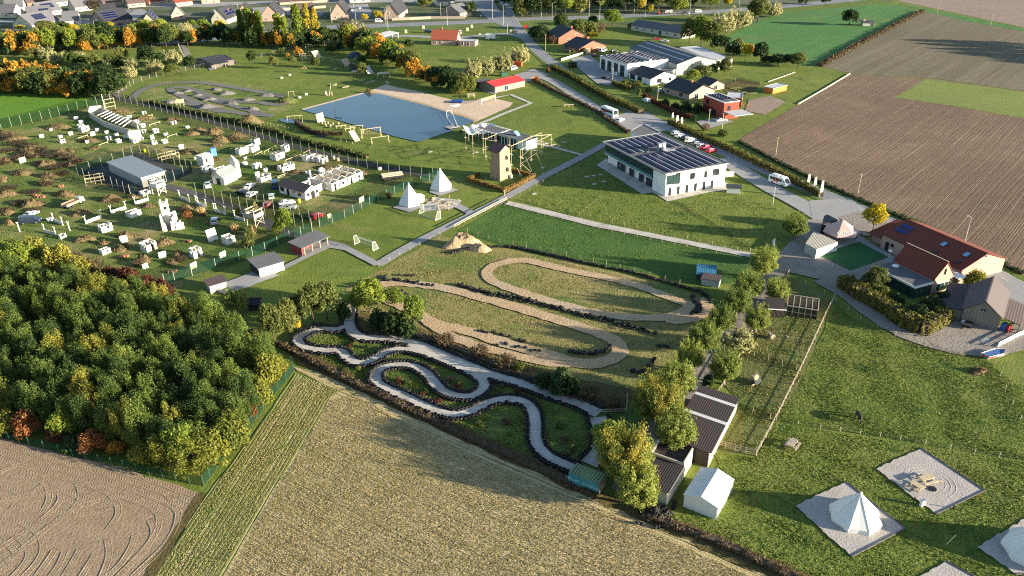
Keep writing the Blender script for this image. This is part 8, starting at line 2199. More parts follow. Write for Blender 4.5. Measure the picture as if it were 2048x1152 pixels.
fence('thin fence posts of the walled yard by the poplars',[(512,118),(545,108),(580,100),(618,92)],2.2,4.4,.1,M_POSTWHITE,M_NETWIRE,name='mesh_fence')
fence('dark garden fence round the vegetable plot',[(1440,176),(1478,160),(1520,170)],1.4,4,.1,M_TIMBERGREY,M_NETDARK,name='garden_fence')
fence('short fence stubs across the hall lawn',[(1166,422),(1186,406),(1200,396)],.5,2.0,.1,M_POST,M_NETWIRE,name='post_fence')
fence('brown brush line across the hall lawn',[(1350,404),(1380,420),(1394,432),(1410,438),(1440,456),(1500,500)],.5,2.6,.1,M_TIMBERGREY,M_NETDARK,.5,name='post_fence')
fence('bridge railing on the left of the little track bridge',[(688,640),(694,628),(697,612)],1.1,1.3,.1,M_POST,None,None,(.6,1.05),name='railing')
fence('bridge railing on the right of the little track bridge',[(710,638),(712,626),(711,612)],1.1,1.3,.1,M_POST,None,None,(.6,1.05),name='railing')
o = thing('field_gate','small pale field gate beside the marquee','gate',G(1404,914),heading((1404,914),(1426,916))); w = dist2(G(1404,914),G(1426,916))
for i in range(4): part('rail',MB().box((w / 2,0,.3 + .28 * i),(w,.06,.1)),M_POST,o)
for x in (0,w): part('post',MB().box((x,0,.65),(.14,.14,1.3)),M_POST,o)
part('brace',MB().bar((0,-.05,.25),(w,-.05,1.15),.06,.1),M_POST,o)
o = thing('track_gate','pale post gate at the end of the kart straight','gate',G(1253,826),.1)
part('post',MB().tube((0,0,0),(0,0,4.0),.1),M_POST,o); part('rail',MB().bar((-5,.3,.5),(0,0,.5),.08).bar((-5,.3,.9),(0,0,.9),.08),M_TIMBERGREY,o)
b = thing('track_bridge','little plank bridge carrying the kart track over the brook','bridge',G(697,640)); a,c = G(699,642),G(704,610)
dv = Vector((c.x - a.x,c.y - a.y)); n = int(dv.length / .5)
for i in range(n):
 p = Vector((a.x,a.y)) + dv * (i / n) - Vector((G(697,640).x,G(697,640).y))
 part('plank',MB().box((p.x,p.y,.42),(2.4,.44,.1),math.atan2(dv.y,dv.x) - math.pi / 2),M_TIMBERGREY,b)
# ---------------------------------------------------------------- tyres
M_TYRE = paint('tyre_rubber',(.016,.016,.018),.75,.4,2,spec=.3,dirt=((96,90,82),.5))
def tyre_verts(nu=9):
 vs = []; fs = []
 prof = [(.2,.03),(.36,.0),(.39,.12),(.36,.24),(.2,.21)]
 m = len(prof)
 for i in range(nu):
  a = 2 * math.pi * i / nu
  for r,z in prof: vs.append((r * math.cos(a),r * math.sin(a),z))
 for i in range(nu):
  for j in range(m - 1):
   fs.append((i * m + j,((i + 1) % nu) * m + j,((i + 1) % nu) * m + j + 1,i * m + j + 1))
 return np.array(vs),fs
TV,TF = tyre_verts(9)
_tm = MB(); _tm.add([tuple(v) for v in TV],TF); TYRE_ME = _tm.mesh('tyre',M_TYRE)
TYRES = []         # (x,y,z,tilt axis angle,tilt,row)
TR = random.Random(77)
def tyre_row(line,row,step=.58,stack=2,jit=.07,keep=1.0,block=None):
 for p in resample(line,step):
  if TR.random() > keep: continue
  if block and block(p): continue
  x,y = p.x + TR.uniform(-jit,jit),p.y + TR.uniform(-jit,jit)
  k = stack if TR.random() > .15 else max(1,stack - 1)
  for s in range(k):
   TYRES.append((x + TR.uniform(-.05,.05),y + TR.uniform(-.05,.05),.16 + s * .245,TR.uniform(0,6.28),TR.uniform(0,.16 if s == k - 1 else .03),row))
KLINES = [(smooth_line(px(*pts),.6),w) for pts,w in KART]
def near_track(p,skip,pad):
 for k,(L,w) in enumerate(KLINES):
  for q in (L if k != skip else []):
   if (q - p).length < w / 2 + pad: return True
 return False
for k,(L,w) in enumerate(KLINES):
 for sgn in (-1,1):
  off = []
  for i,p in enumerate(L):
   t = (L[min(i + 1,len(L) - 1)] - L[max(0,i - 1)]).normalized()
   q = p + Vector((-t.y,t.x)) * sgn * (w / 2 + .3)
   if all((q - r).length > w / 2 + .22 for r in L): off.append(q)
  segs = []; cur = []
  for q in off:
   if cur and (q - cur[-1]).length > 1.6: segs.append(cur); cur = []
   cur.append(q)
  segs.append(cur)
  for s in segs:
   if len(s) > 2: tyre_row(s,['long kart straight','winding kart circuit','kart exit lane'][k],.68,2,.06,1.0,lambda p,k=k: near_track(p,k,.05))
DR = [('tyre row below the arena field',[(905,508),(935,500),(970,496),(1024,496),(1100,512),(1180,530),(1260,546),(1330,566),(1395,585)],.62,2,.08,1),
      ('tyre row between the two dirt ovals',[(920,572),(960,582),(1000,592),(1050,600),(1090,612),(1140,624),(1200,638),(1250,652),(1310,668)],.5,2,.45,.85),
      ('tyre row between the two dirt ovals',[(930,576),(990,594),(1060,606),(1130,624),(1210,645),(1300,666)],.6,1,.5,.7),
      ('tyre island at the right end of the upper oval',[(1382,592),(1392,604),(1396,616),(1388,630)],.4,2,.4,1),('tyre island at the right end of the upper oval',[(1386,592),(1397,606),(1398,620),(1384,632)],.5,2,.3,1),
      ('tyre row at the top right bend',[(1398,584),(1416,596),(1424,608)],.55,2,.2,1),('tyre row beside the willows',[(1264,745),(1284,744),(1302,730),(1308,718)],.55,2,.25,1),('tyre row beside the willows',[(1316,694),(1342,696)],.5,1,.3,1),
      ('tyre row by the dirt hairpin',[(1140,706),(1180,710),(1212,702),(1224,694)],.6,2,.25,1),('tyre row along the lower dirt bend',[(960,664),(1010,672),(1060,688)],.6,1,.4,.8),('scattered tyres by the inner dirt bend',[(1000,690),(1040,696),(1090,708)],.8,1,.6,.7),
      ('tyres round the dirt track start',[(700,575),(740,566),(770,562),(820,566),(870,574)],.7,2,.35,.8),('tyre heap by the dirt bend',[(800,588),(812,596),(818,606)],.3,3,.5,1),('tyres above the dirt track start',[(760,558),(790,552),(830,552)],.6,1,.5,.7),('tyre row by the kart bend',[(598,664),(620,656),(650,648)],.56,2,.08,1)]
for row,pts,st,k,j,kp in DR: tyre_row(smooth_line(px(*pts),.6),row,st,k,j,kp)
for i in range(70):
 a,r_ = TR.uniform(0,6.28),abs(TR.gauss(0,1.0)); c = G(1308,1028)
 TYRES.append((c.x + 1.6 * r_ * math.cos(a),c.y + 1.3 * r_ * math.sin(a),max(.16,.9 - .45 * r_) + TR.uniform(-.1,.1),TR.uniform(0,6.28),TR.uniform(0,1.3),'scrapped tyre heap behind the low dark shed'))
TYRES.sort(key=lambda t: math.hypot(t[0],t[1]))
def tyre_mat4(t):
 return Matrix.Translation((t[0],t[1],t[2])) @ Matrix.Rotation(t[3],4,'Z') @ Matrix.Rotation(t[4],4,'X')
for t in TYRES[:300]:
 o = link('tyre',TYRE_ME); o.matrix_world = tyre_mat4(t)
 heap = 'heap' in t[5]
 tag(o,('scrapped tyre lying in the ' + t[5].replace('scrapped ','')) if heap else f'black tyre stacked along the {t[5]}','tyre',t[5])
rest = TYRES[300:]
vs = np.concatenate([(np.c_[TV,np.ones(len(TV))] @ np.array(tyre_mat4(t)).T)[:,:3] for t in rest])
fq = np.array(TF); nv = len(TV)
F = (fq[None] + (np.arange(len(rest)) * nv)[:,None,None]).reshape(-1,4)
me = bpy.data.meshes.new('tyre_rows'); me.vertices.add(len(vs)); me.vertices.foreach_set('co',vs.astype(np.float32).ravel())
me.loops.add(F.size); me.loops.foreach_set('vertex_index',F.astype(np.int32).ravel())
me.polygons.add(len(F)); me.polygons.foreach_set('loop_start',np.arange(0,F.size,4,dtype=np.int32)); me.polygons.foreach_set('loop_total',np.full(len(F),4,np.int32))
me.materials.append(M_TYRE); me.update(calc_edges=True)
o = link('tyre_rows',me); o['kind'] = 'stuff'; tag(o,'remaining rows of black tyres lining the kart and dirt circuits','tyres')
# ---------------------------------------------------------------- vehicles
CAR_PAINT = {}
def car_paint(c):
 if c not in CAR_PAINT: CAR_PAINT[c] = paint('car_paint',c,.25,.04,1,spec=.6,extra={'Coat Weight': .5})
 return CAR_PAINT[c]
M_RUBBER = paint('wheel_rubber',(.02,.02,.022),.8)
M_RIM = paint('wheel_rim',(170,172,176),.35,metal=.7)
M_LAMP = paint('lamp_glass',(220,222,224),.15)
M_TAIL = paint('tail_lamp',(150,24,24),.3)
PROF = {
 'hatch': (4.1,1.75,[(-2.02,.35),(-2.05,.75),(-1.95,.98),(-1.7,1.42),(-1.2,1.5),(.05,1.48),(.75,1.02),(1.75,.86),(2.03,.68),(2.03,.35)],3,6),
 'sedan': (4.6,1.8,[(-2.28,.35),(-2.3,.8),(-2.2,.98),(-1.55,1.02),(-.95,1.42),(.1,1.44),(.9,1.0),(2.0,.86),(2.28,.66),(2.28,.35)],4,6),
 'suv': (4.5,1.85,[(-2.2,.4),(-2.24,.85),(-2.15,1.1),(-1.95,1.62),(-1.5,1.7),(.2,1.68),(.85,1.12),(1.95,.98),(2.22,.75),(2.22,.4)],3,6),
 'van': (5.2,2.0,[(-2.55,.4),(-2.6,1.0),(-2.55,1.2),(-2.5,2.1),(-2.2,2.2),(1.0,2.18),(1.75,1.25),(2.4,1.05),(2.6,.8),(2.6,.4)],3,6),
}
def car(label,x,y,to,col,kind='hatch',name='parked_car',cat='car',group='parked cars',scale=1.0,wreck=False):
 L,W,P,i0,i1 = PROF[kind]
 rz = heading((x,y),to)
 o = thing(name,label,cat,G(x,y),rz,group)
 n = len(P); hw = W / 2
 zmax = max(p[1] for p in P)
 def half(z): return hw if z < zmax * .62 else hw * (1 - .24 * (z - zmax * .62) / (zmax * .38))
 mb = MB()
 ends = 4
 vs = [];
 for s in (-1,1):
  for px_,z in P: vs.append((px_,s * half(z) * (.94 if abs(px_) > L * .46 else 1),z))
 fs = [tuple(range(n)),tuple(range(n,2 * n))[::-1]] + [(i,n + i,n + (i + 1) % n,(i + 1) % n) for i in range(n)]
 mb.add(vs,fs)
 part('body',mb,car_paint(col),o)
 e = .015
 def screen(a,b,nm):
  (x0,z0),(x1,z1) = P[a],P[b]
  dx,dz = x1 - x0,z1 - z0; l = math.hypot(dx,dz); nx,nz = -dz / l * e,dx / l * e
  if nx * (x0 + x1) < 0 and False: nx,nz = -nx,-nz
  sg = 1 if (x0 + x1) / 2 > 0 else -1
  off = (abs(nx) * sg + .0,abs(nz))
  f = lambda t,k: (x0 + dx * t + off[0],k * half(z0 + dz * t) * .86,z0 + dz * t + off[1])
  part(nm,MB().add([f(.1,-1),f(.1,1),f(.92,1),f(.92,-1)],[(0,1,2,3)]),M_GLASS,o)
 screen(i1 - 1,i1,'windscreen'); screen(i0 - 1 if kind != 'sedan' else i0 - 1,i0,'rear_window')
 xb0,xb1 = P[i0 - 1][0],P[i1][0]; zb = P[i1][1] + .02; zt = zmax - .1
 a0,a1 = P[i0][0] + .05,P[i1 - 1][0] - .02
 for s in (-1,1):
  q = lambda xx,zz: (xx,s * (half(zz) + e),zz)
  mid = (a0 + a1) / 2
  for (u0,u1,w0,w1) in ((xb0 + .45,mid - .06,a0 + .12,mid - .06),(mid + .06,xb1 - .3,mid + .06,a1 - .02)):
   part('side_window',MB().add([q(u0,zb),q(u1,zb),q(w1,zt),q(w0,zt)],[(0,1,2,3)]),M_GLASS,o)
 r = .33 if kind != 'van' else .36
 for sx in (-L * .3,L * .31):
  for s in (-1,1):
   w_ = part('wheel',MB().tube((sx,s * (hw - .2),r),(sx,s * (hw + .02),r),r,n=12),M_RUBBER,o)
   part('rim',MB().tube((sx,s * (hw + .0),r),(sx,s * (hw + .035),r),r * .6,n=8),M_RIM,w_)
 for s in (-1,1):
  part('headlight',MB().box((P[-2][0] - .04,s * hw * .7,P[-2][1] + .02),(.12,.36,.14)),M_LAMP,o)
  part('tail_light',MB().box((P[1][0] + .06,s * hw * .78,P[1][1] + .1),(.1,.22,.24)),M_TAIL,o)
  part('wing_mirror',MB().box((a1 + .45,s * (hw + .1),zb + .05),(.16,.2,.14)),car_paint(col),o)
 o.scale = (scale,) * 3
 return o
def bus(label,x,y,to,L,W,H,col,name,cat,nose=0.0,group=None,sign=None):
 rz = heading((x,y),to); o = thing(name,label,cat,G(x,y),rz,group)
 P = [(-L / 2,.4),(-L / 2 - .03,1.2),(-L / 2 + .06,H - .15),(-L / 2 + .4,H),(L / 2 - nose - .5,H),(L / 2 - nose - .12,H - .25),(L / 2 - .05,1.15),(L / 2,.9),(L / 2,.4)]
 n = len(P); vs = [(px_,s * W / 2 * (1 if z < H * .5 else .96),z) for s in (-1,1) for px_,z in P]
 part('body',MB().add(vs,[tuple(range(n)),tuple(range(n,2 * n))[::-1]] + [(i,n + i,n + (i + 1) % n,(i + 1) % n) for i in range(n)]),car_paint(col),o)
 (x0,z0),(x1,z1) = P[5],P[6]
 part('windscreen',MB().add([(x1 + .02,-W * .43,z1 + .1),(x1 + .02,W * .43,z1 + .1),(x0 + .03,W * .42,z0 - .02),(x0 + .03,-W * .42,z0 - .02)],[(0,1,2,3)]),M_GLASS,o)
 k = max(4,int(L / 1.35)); a0,a1 = -L / 2 + .4,L / 2 - nose - .7
 for s in (-1,1):
  for i in range(k):
   part('side_window',MB().box(((a0 + (a1 - a0) * (i + .5) / k),s * (W / 2 * .985 + .005),H * .66),((a1 - a0) / k - .1,.04,H * .28)),M_GLASS,o)
  for i in (1,2):
   part('red_panel',MB().box(((a0 + (a1 - a0) * (i + .5) / k),s * (W / 2 + .012),H * .5),((a1 - a0) / k * .9,.03,H * .22)),paint('red_sticker',(176,48,40),.5),o)
  for sx in (-L * .28,L * .3):
   w_ = part('wheel',MB().tube((sx,s * (W / 2 - .26),.42),(sx,s * (W / 2 + .02),.42),.42,n=12),M_RUBBER,o)
   part('rim',MB().tube((sx,s * W / 2,.42),(sx,s * (W / 2 + .035),.42),.24,n=8),M_RIM,w_)
  part('headlight',MB().box((L / 2,s * W * .36,.8),(.08,.4,.2)),M_LAMP,o)
  part('wing_mirror',MB().box((L / 2 - nose - .1,s * (W / 2 + .18),H * .62),(.14,.24,.4)),M_BLACK,o)
 part('rear_window',MB().box((-L / 2 - .01,0,H * .66),(.05,W * .76,H * .26)),M_GLASS,o)
 part('roof_unit',MB().box((-L * .2,0,H + .1),(L * .3,W * .6,.22)).box((L * .08,0,H + .06),(.9,.8,.12)),car_paint((214,216,218)),o)
bus('white coach with red side stickers on the service road',1218,231,(1236,238),8.6,2.4,3.1,(226,228,228),'coach','bus')
bus('white minibus parked by the hedge below the hall',1558,369,(1576,375),6.4,2.1,2.7,(228,230,230),'minibus','minibus',1.0)
SIL,WHT,BLK,GRY,RED,BLU,DBL = (176,180,186),(228,230,230),(28,30,34),(92,96,102),(176,30,60),(56,84,128),(34,44,66)
car('silver hatchback parked right behind the white coach',1240,243,(1250,238),WHT,'hatch')
car('white car driving on the village road',1292,204,(1278,198),WHT,'suv','car','car',None)
LOT = ((1352,269,SIL,'hatch','silver hatchback, first in the row beside the hall'),(1360,274,WHT,'hatch','white hatchback between silver and black cars in the hall row'),(1371,279,BLK,'sedan','black car between two white cars in the hall row'),(1381,284,WHT,'suv','larger white car in the middle of the hall row'),
       (1392,290,GRY,'hatch','dark grey hatchback right of the larger white car'),(1403,295,SIL,'hatch','silver-blue hatchback near the red cars in the hall row'),(1412,297,RED,'sedan','red-fronted car second from the end of the hall row'),(1422,304,RED,'hatch','crimson hatchback, last of the hall row'))
for x,y,c,k,l in LOT: car(l,x,y,(x + 14,y - 4),c,k,group='cars in the hall car park')
car('white pickup in the workshop yard',1229,151,(1214,148),WHT,'suv'); car('dark car by the workshop road edge',1210,158,(1196,155),BLK,'hatch')
car('white van beside the lower brick house',1206,104,(1222,100),WHT,'van','parked_van','van'); car('dark car behind the workshop corner',1190,113,(1204,110),BLK,'hatch'); car('black car behind the workshop roof',1228,104,(1240,102),BLK,'sedan')
car('red car behind the grey warehouse',1314,80,(1326,80),RED,'hatch'); car('pale car behind the grey warehouse',1330,84,(1342,84),WHT,'sedan')
car('pale blue car in the bungalow front garden',1322,184,(1334,181),SIL,'hatch'); car('silver car on the red brick house drive',1442,243,(1462,241),SIL,'sedan')
car('black car coming down the village road near the junction',1031,67,(1040,78),BLK,'sedan','car','car',None)
car('white van on the far right of the highway',1396,25,(1410,24),WHT,'van','van','van',None)
car('dark car behind the white highway van',1372,28,(1360,29),BLK,'sedan','car','car',None)
car('white car in the village car park',720,18,(722,30),WHT,'hatch'); car('silver car by the car park entrance',732,30,(734,40),SIL,'hatch'); car('silver car at the left of the village car park',702,22,(712,24),SIL,'sedan'); car('white car at the left of the village car park, nearer one',702,26,(712,28),WHT,'hatch')
car('white camper van by the dark-roofed house beside the highway',757,44,(768,43),WHT,'van','camper_van','van'); car('dark blue van on the yard behind the poplars',621,14,(622,4),BLU,'van','parked_van','van')
car('black car in the left village street',242,50,(252,46),BLK,'hatch'); car('grey car further up the left village street',266,24,(274,20),GRY,'hatch'); car('dark car cut by the left edge of the view',4,53,(14,52),BLK,'hatch')
car('pale car under the solar house by the hedge lane',428,26,(436,22),SIL,'van','parked_van','van'); car('silver car at the top court beside the red-roofed house',256,2,(266,0),SIL,'hatch')
car('white car among the gardens behind the side street',832,6,(842,6),WHT,'hatch'); car('black van beside the red-tiled house',858,66,(868,66),BLK,'van','parked_van','van')
car('white tractor unit beside the red-tiled house',920,68,(922,60),WHT,'van','parked_van','van')
WG = 'car wrecks on the playing ground'
car('dark blue van wreck with open white doors',62,446,(84,444),DBL,'van','wrecked_van','van',WG)
car('rusty white car wreck behind the blue van',63,432,(80,424),(206,200,192),'sedan','wrecked_car','car',WG)
car('silver jeep wreck between the watchtower and the castle',430,446,(432,430),SIL,'suv','wrecked_car','car',WG)
car('silver car wreck behind the net fence left of the chapel',416,374,(420,386),(190,194,190),'sedan','wrecked_car','car',WG)
car('white car wreck in front of the chapel',500,376,(514,366),WHT,'sedan','wrecked_car','car',WG)
car('black car wreck behind the net fence posts',486,389,(500,392),BLK,'sedan','wrecked_car','car',WG)
car('white car wreck touching the black wreck',504,392,(516,384),WHT,'hatch','wrecked_car','car',WG)
car('pale green car wreck left of the barrack',543,396,(541,384),(178,196,186),'hatch','wrecked_car','car',WG)
car('tarp-blue van wreck behind the barrack end',550,374,(548,362),(48,70,120),'van','wrecked_van','van',WG)
car('red and white car wreck below the barrack',535,412,(543,404),(168,108,104),'hatch','wrecked_car','car',WG)
car('white police-striped car wreck below the barrack',574,409,(590,406),WHT,'sedan','wrecked_car','car',WG)
car('silver car wreck nearest the shrub below the barrack',577,418,(594,418),SIL,'sedan','wrecked_car','car',WG)
car('red pickup wreck behind the lower net fence',634,436,(646,430),(180,40,44),'hatch','wrecked_car','car',WG)
def flatbed(label,x,y,to,c):
 o = thing('flatbed_truck',label,'truck',G(x,y),heading((x,y),to))
 part('bed',MB().box((-1.2,0,1.0),(4.4,2.1,.25)),M_TIMBERGREY,o)
 for s in (-1,1): part('side_board',MB().box((-1.2,s * 1.02,1.35),(4.4,.08,.5)),paint('faded_red',(150,110,96),.8),o)
 part('cab',MB().box((2.0,0,1.25),(1.7,1.9,1.5),0,top=.85),car_paint(c),o); part('windscreen',MB().box((2.8,0,1.6),(.1,1.5,.5)),M_GLASS,o)
 for sx in (-2.6,-1.4,2.0):
  for s in (-1,1): part('wheel',MB().tube((sx,s * .8,.45),(sx,s * 1.1,.45),.45,n=10),M_RUBBER,o)
flatbed('rusty flatbed truck wreck with wooden sides',150,411,(176,400),(176,168,150))
o = thing('trailer_wreck','dark trailer wreck stacked with pale beams','trailer',G(784,358),.35)
part('chassis',MB().box((0,0,.8),(7,2.2,.5)),M_CHARCOAL,o)
for i in range(3): part('beam',MB().box((.2,-.8 + .8 * i,1.3 + .2 * i),(6.5,.4,.3)),M_TIMBERGREY,o)
for sx in (-2.4,-1.2,1.2,2.4): part('wheel',MB().tube((sx,-1.2,.45),(sx,-.9,.45),.45,n=10),M_RUBBER,o)
o = thing('tractor','red tractor towing a grey tank on the highway','tractor',G(1322,29),heading((1322,29),(1308,30)))
part('bonnet',MB().box((1.6,0,1.4),(2.2,1.0,1.0)),car_paint((150,36,32)),o); part('cab',MB().box((-.4,0,2.0),(1.7,1.6,2.0),0,top=.9),M_GLASS,o); part('roof',MB().box((-.4,0,3.05),(1.7,1.6,.15)),car_paint((150,36,32)),o)
for sx,r in ((-.6,.9),(2.2,.6)):
 for s in (-1,1): part('wheel',MB().tube((sx,s * .7,r),(sx,s * 1.15,r),r,n=12),M_RUBBER,o)
part('tank',MB().tube((-8.2,0,1.8),(-2.6,0,1.8),1.1,n=12),M_GREYWALL,o)
for s in (-1,1): part('wheel',MB().tube((-5.6,s * .8,.7),(-5.6,s * 1.3,.7),.7,n=12),M_RUBBER,o)
o = thing('utility_trailer','black trailer parked before the timber barn','trailer',G(1934,655),.9)
part('box',MB().box((0,0,.7),(2.2,1.4,.5)),M_CHARCOAL,o); part('drawbar',MB().bar((1.1,0,.5),(2.2,0,.5),.1),M_CHARCOAL,o); part('wheel',MB().tube((0,-.85,.32),(0,-.7,.32),.32,n=10),M_RUBBER,o); part('wheel',MB().tube((0,.7,.32),(0,.85,.32),.32,n=10),M_RUBBER,o)
single('white_cover',MB().ball((0,0,.5),(.5,.4,.5),8,5),M_WHITE,'white bag beside the black trailer','bag',G(1926,648))
single('drinks_cooler',MB().box((0,0,.9),(1.1,.9,1.8),.4),paint('cooler_blue',(60,96,150),.5),'blue and red cabinet at the right corner of the timber barn','cabinet',G(2006,662))
single('cooler_cabinet',MB().box((0,0,.8),(.9,.8,1.6),.4),paint('cooler_red',(150,50,50),.5),'red cabinet beside the blue one at the barn corner','cabinet',G(2014,664))
o = thing('rowing_boat','small white and red boat lying beside the barn lane','boat',G(1986,712),.35)
part('hull',MB().add([(-2,-.6,.1),(1.2,-.7,.1),(2.4,0,.2),(1.2,.7,.1),(-2,.6,.1),(-2.1,-.8,.8),(1.3,-.95,.85),(2.8,0,1.0),(1.3,.95,.85),(-2.1,.8,.8)],[(4,3,2,1,0),(0,1,6,5),(1,2,7,6),(2,3,8,7),(3,4,9,8),(4,0,5,9)]),M_WHITE,o)
part('deck',MB().add([(-2.0,-.7,.7),(1.3,-.85,.75),(2.6,0,.9),(1.3,.85,.75),(-2.0,.7,.7)],[(0,1,2,3,4)]),paint('boat_blue',(70,100,150),.5),o)
part('stripe',MB().box((-1.2,-.84,.5),(1.6,.05,.3)).box((-2.12,0,.5),(.05,1.2,.3)),paint('boat_red',(180,50,44),.5),o)
single('flat_slab',MB().box((0,0,.15),(2.4,1.6,.2),.3),M_PLAZA,'pale slab on the barn yard ground','slab',G(1970,682))
o = thing('skip','orange skip container behind the willows','skip',G(1032,132),-.3)
part('bin',MB().box((0,0,1.0),(6,2.3,2.0),0,top=1.05),paint('skip_orange',(196,92,50),.6,.15),o); part('rim',MB().box((0,0,2.05),(6.4,2.5,.12)),paint('skip_rim',(170,76,44),.6),o)
car('white delivery van beside the orange skip',1026,140,(1040,136),WHT,'van','parked_van','van')
single('waste_container',MB().box((0,0,.9),(3,2,1.8),.3,top=1.05),paint('skip_green',(40,80,66),.6),'dark green waste container behind the red-roofed hut','container',G(1008,152))
single('glamping_dome',MB().ball((0,0,.8),(3.6,2.4,2.2),12,8),paint('blue_tarp',(58,70,92),.6,.15),'dark blue rounded tarp dome in the hedgerow shade','tarp',G(710,115))
# ---------------------------------------------------------------- street lamps,poles,flags
def lamp(label,x,y,yt,arm=(1.4,.2),double=False,group='street lamps'):
 h = HT(x,y,x,yt); o = thing('street_lamp',label,'street lamp',G(x,y),0,group)
 part('pole',MB().tube((0,0,0),(0,0,h),.12,.07,8),M_POSTWHITE,o)
 for s in ((1,-1) if double else (1,)):
  part('arm',MB().tube((0,0,h - .05),(s * arm[0] * .6,s * arm[1],h + .3),.05).tube((s * arm[0] * .6,s * arm[1],h + .3),(s * arm[0],s * arm[1],h + .28),.05),M_POSTWHITE,o)
  part('lamp_head',MB().box((s * (arm[0] + .3),s * arm[1],h + .27),(.8,.3,.14)),M_ALU,o)
 return o
lamp('tall street lamp by the road behind the brick restaurant',1929,484,432,(-1.2,.2))
for x,y,yt,l in ((267 // 4 + 0,69,48,''),): pass
for i,(x,y,yt) in enumerate(((66,70,48),(192,64,42),(34,40,22),(242,34,18),(257,18,8),(312,52,36),(478,28,6),(472,45,28),(552,42,20),(664,46,14),(713,52,18),(776,60,12),(772,48,16),(882,35,6),(895,51,14),(985,38,-20),(1007,54,10),(1015,68,46),(1083,34,-8),(1104,48,6),(1178,32,-10),(1199,40,4),(1268,28,-14),(1290,34,-10),(1379,32,-14),(1478,12,-18),(1703,6,-12),(1027,34,16),(1122,26,0),(708,16,-4))):
 o = lamp('x',x,y,yt,(2.2,0),i % 3 == 0,'street lamps along the highway and village'); describe(o,'pale street lamp by the far roads',['the top left houses','the highway junction','the right highway end','the carport by the slip road','the red-tiled house','the gabled brick villa'])
def pole(label,x,y,yt,r=.14,mat=None,yard=True):
 h = HT(x,y,x,yt); o = thing('utility_pole',label,'pole',G(x,y),0,'utility poles')
 part('pole',MB().tube((0,0,0),(0,0,h),r,r * .75,8),mat or M_POST,o)
 if yard: part('cross_arm',MB().box((0,0,h - .25),(.9,.12,.12)),M_TIMBERGREY,o)
pole('pale utility pole below the brick villa',1091,102,69); pole('utility pole by the hedge block of the workshop yard',1139,134,100); pole('utility pole at the workshop office hedge',1225,162,136)
pole('utility pole in front of the bungalow garden',1314,209,172); pole('tall utility pole at the red brick house drive',1416,256,218); pole('second tall pole beside the red brick house',1443,264,226)
pole('utility pole at the edge of the ploughed field',1715,388,346); pole('lone utility pole at the left end of the ploughed field',1551,311,274); pole('thin pole in the far field margin',1981,52,30); pole('thin pole at the far field corner',1874,26,14)
pole('pale flag-less pole on the hall lawn edge',1545,410,373,.12,M_POSTWHITE,False); pole('thin pale pole beside the kart bend trees',595,660,632,.08,M_POST,False)
def banner(label,x,y,yt,group):
 h = HT(x,y,x,yt); o = thing('banner_flag',label,'flag',G(x,y),heading((x,y),(x + 10,y - 3)),group)
 part('pole',MB().tube((0,0,0),(0,0,h),.05),M_POSTWHITE,o)
 mb = MB(); n = 6
 vs = []
 for i in range(n + 1):
  for j in range(4):
   vs.append((.06 + j * .34 * (1 - .12 * (i / n)),.12 * math.sin(j * 1.4 + i * .5),h * .32 + (h * .67) * i / n + j * .03))
 part('banner',mb.add(vs,[(i * 4 + j,i * 4 + j + 1,i * 4 + j + 5,i * 4 + j + 4) for i in range(n) for j in range(3)]),paint('banner_cloth',(226,196,188),.8,.12,1.2),o)
for i,(x,y,yt) in enumerate(((1343,243,226),(1352,249,231),(1361,254,235))):
 banner('pink banner flag by the hall entrance, %s from the left' % NTH[i],x,y,yt,'banner flags at the hall entrance')
for i,(x,y,yt) in enumerate(((1613,373,349),(1626,379,354),(1638,397,361))):
 banner('pink banner flag at the lower forecourt, %s from the left' % NTH[i],x,y,yt,'banner flags at the forecourt')
o = thing('sail_flag','single pale feather flag at the courtyard willows','flag',G(1549,500),2.2)
part('pole',MB().tube((0,0,0),(.4,0,3.0),.05),M_POSTWHITE,o); part('banner',MB().add([(.1,.0,.8),(.8,.05,1.2),(.9,.1,2.4),(.4,0,3.0)],[(0,1,2,3)]),M_CANVAS,o)
o = thing('entrance_board','orange fence board at the service road bend','barrier',G(1070,160),.3); part('board',MB().box((0,0,.7),(3.4,.12,1.2)),M_ORANGE,o); part('post',MB().box((-1.5,.1,.7),(.12,.12,1.4)),M_POST,o); part('post',MB().box((1.5,.1,.7),(.12,.12,1.4)),M_POST,o)
o = thing('road_sign','red sign board by the highway junction','sign',G(1052,60)); part('board',MB().box((0,0,2.0),(2.6,.15,1.8)),paint('sign_red',(190,44,40),.5),o); part('post',MB().box((0,.1,.6),(.2,.1,1.2)),M_POSTWHITE,o)
for i,(x,y) in enumerate(((847,58),(812,66),(935,62),(944,56),(972,78),(960,74))):
 o = single('plinth',MB().box((0,0,1.0),(1.4,.5,2.0)),M_CREAM,'x','sign',G(x,y),group='white roadside boxes'); describe(o,'white box on the slip road verge',['the red-tiled house','the carport by the slip road','the highway junction'])
o = thing('white_van_box','white box trailer on the slip road right of the red-tiled house','trailer',G(981,78),.1); part('box',MB().box((0,0,1.6),(5.5,2.4,2.6)),M_WHITE,o); part('wheel',MB().tube((0,-1.22,.4),(0,-.9,.4),.4),M_RUBBER,o)
single('light_pole_base',MB().tube((0,0,0),(0,0,1.6),.12).box((0,0,1.6),(.5,.4,.4)),M_POST,'wooden waymark post at the hedge corner by the path','post',G(1009,392))
for i in range(5):
 p = G(1470,176).lerp(G(1510,190),i / 5)
 o = single('vegetable_bed',MB().box((0,0,.2),(6,1.2,.4),.2),ground('bed_soil%d' % i,[(.3,(.06,.07,.03)),(.6,(.1,.11,.04)),(.8,(.16,.13,.08))]),'x','garden bed',p,.2,'vegetable beds'); describe(o,'dark vegetable bed in the kitchen garden',['the flat-roofed red brick house'])
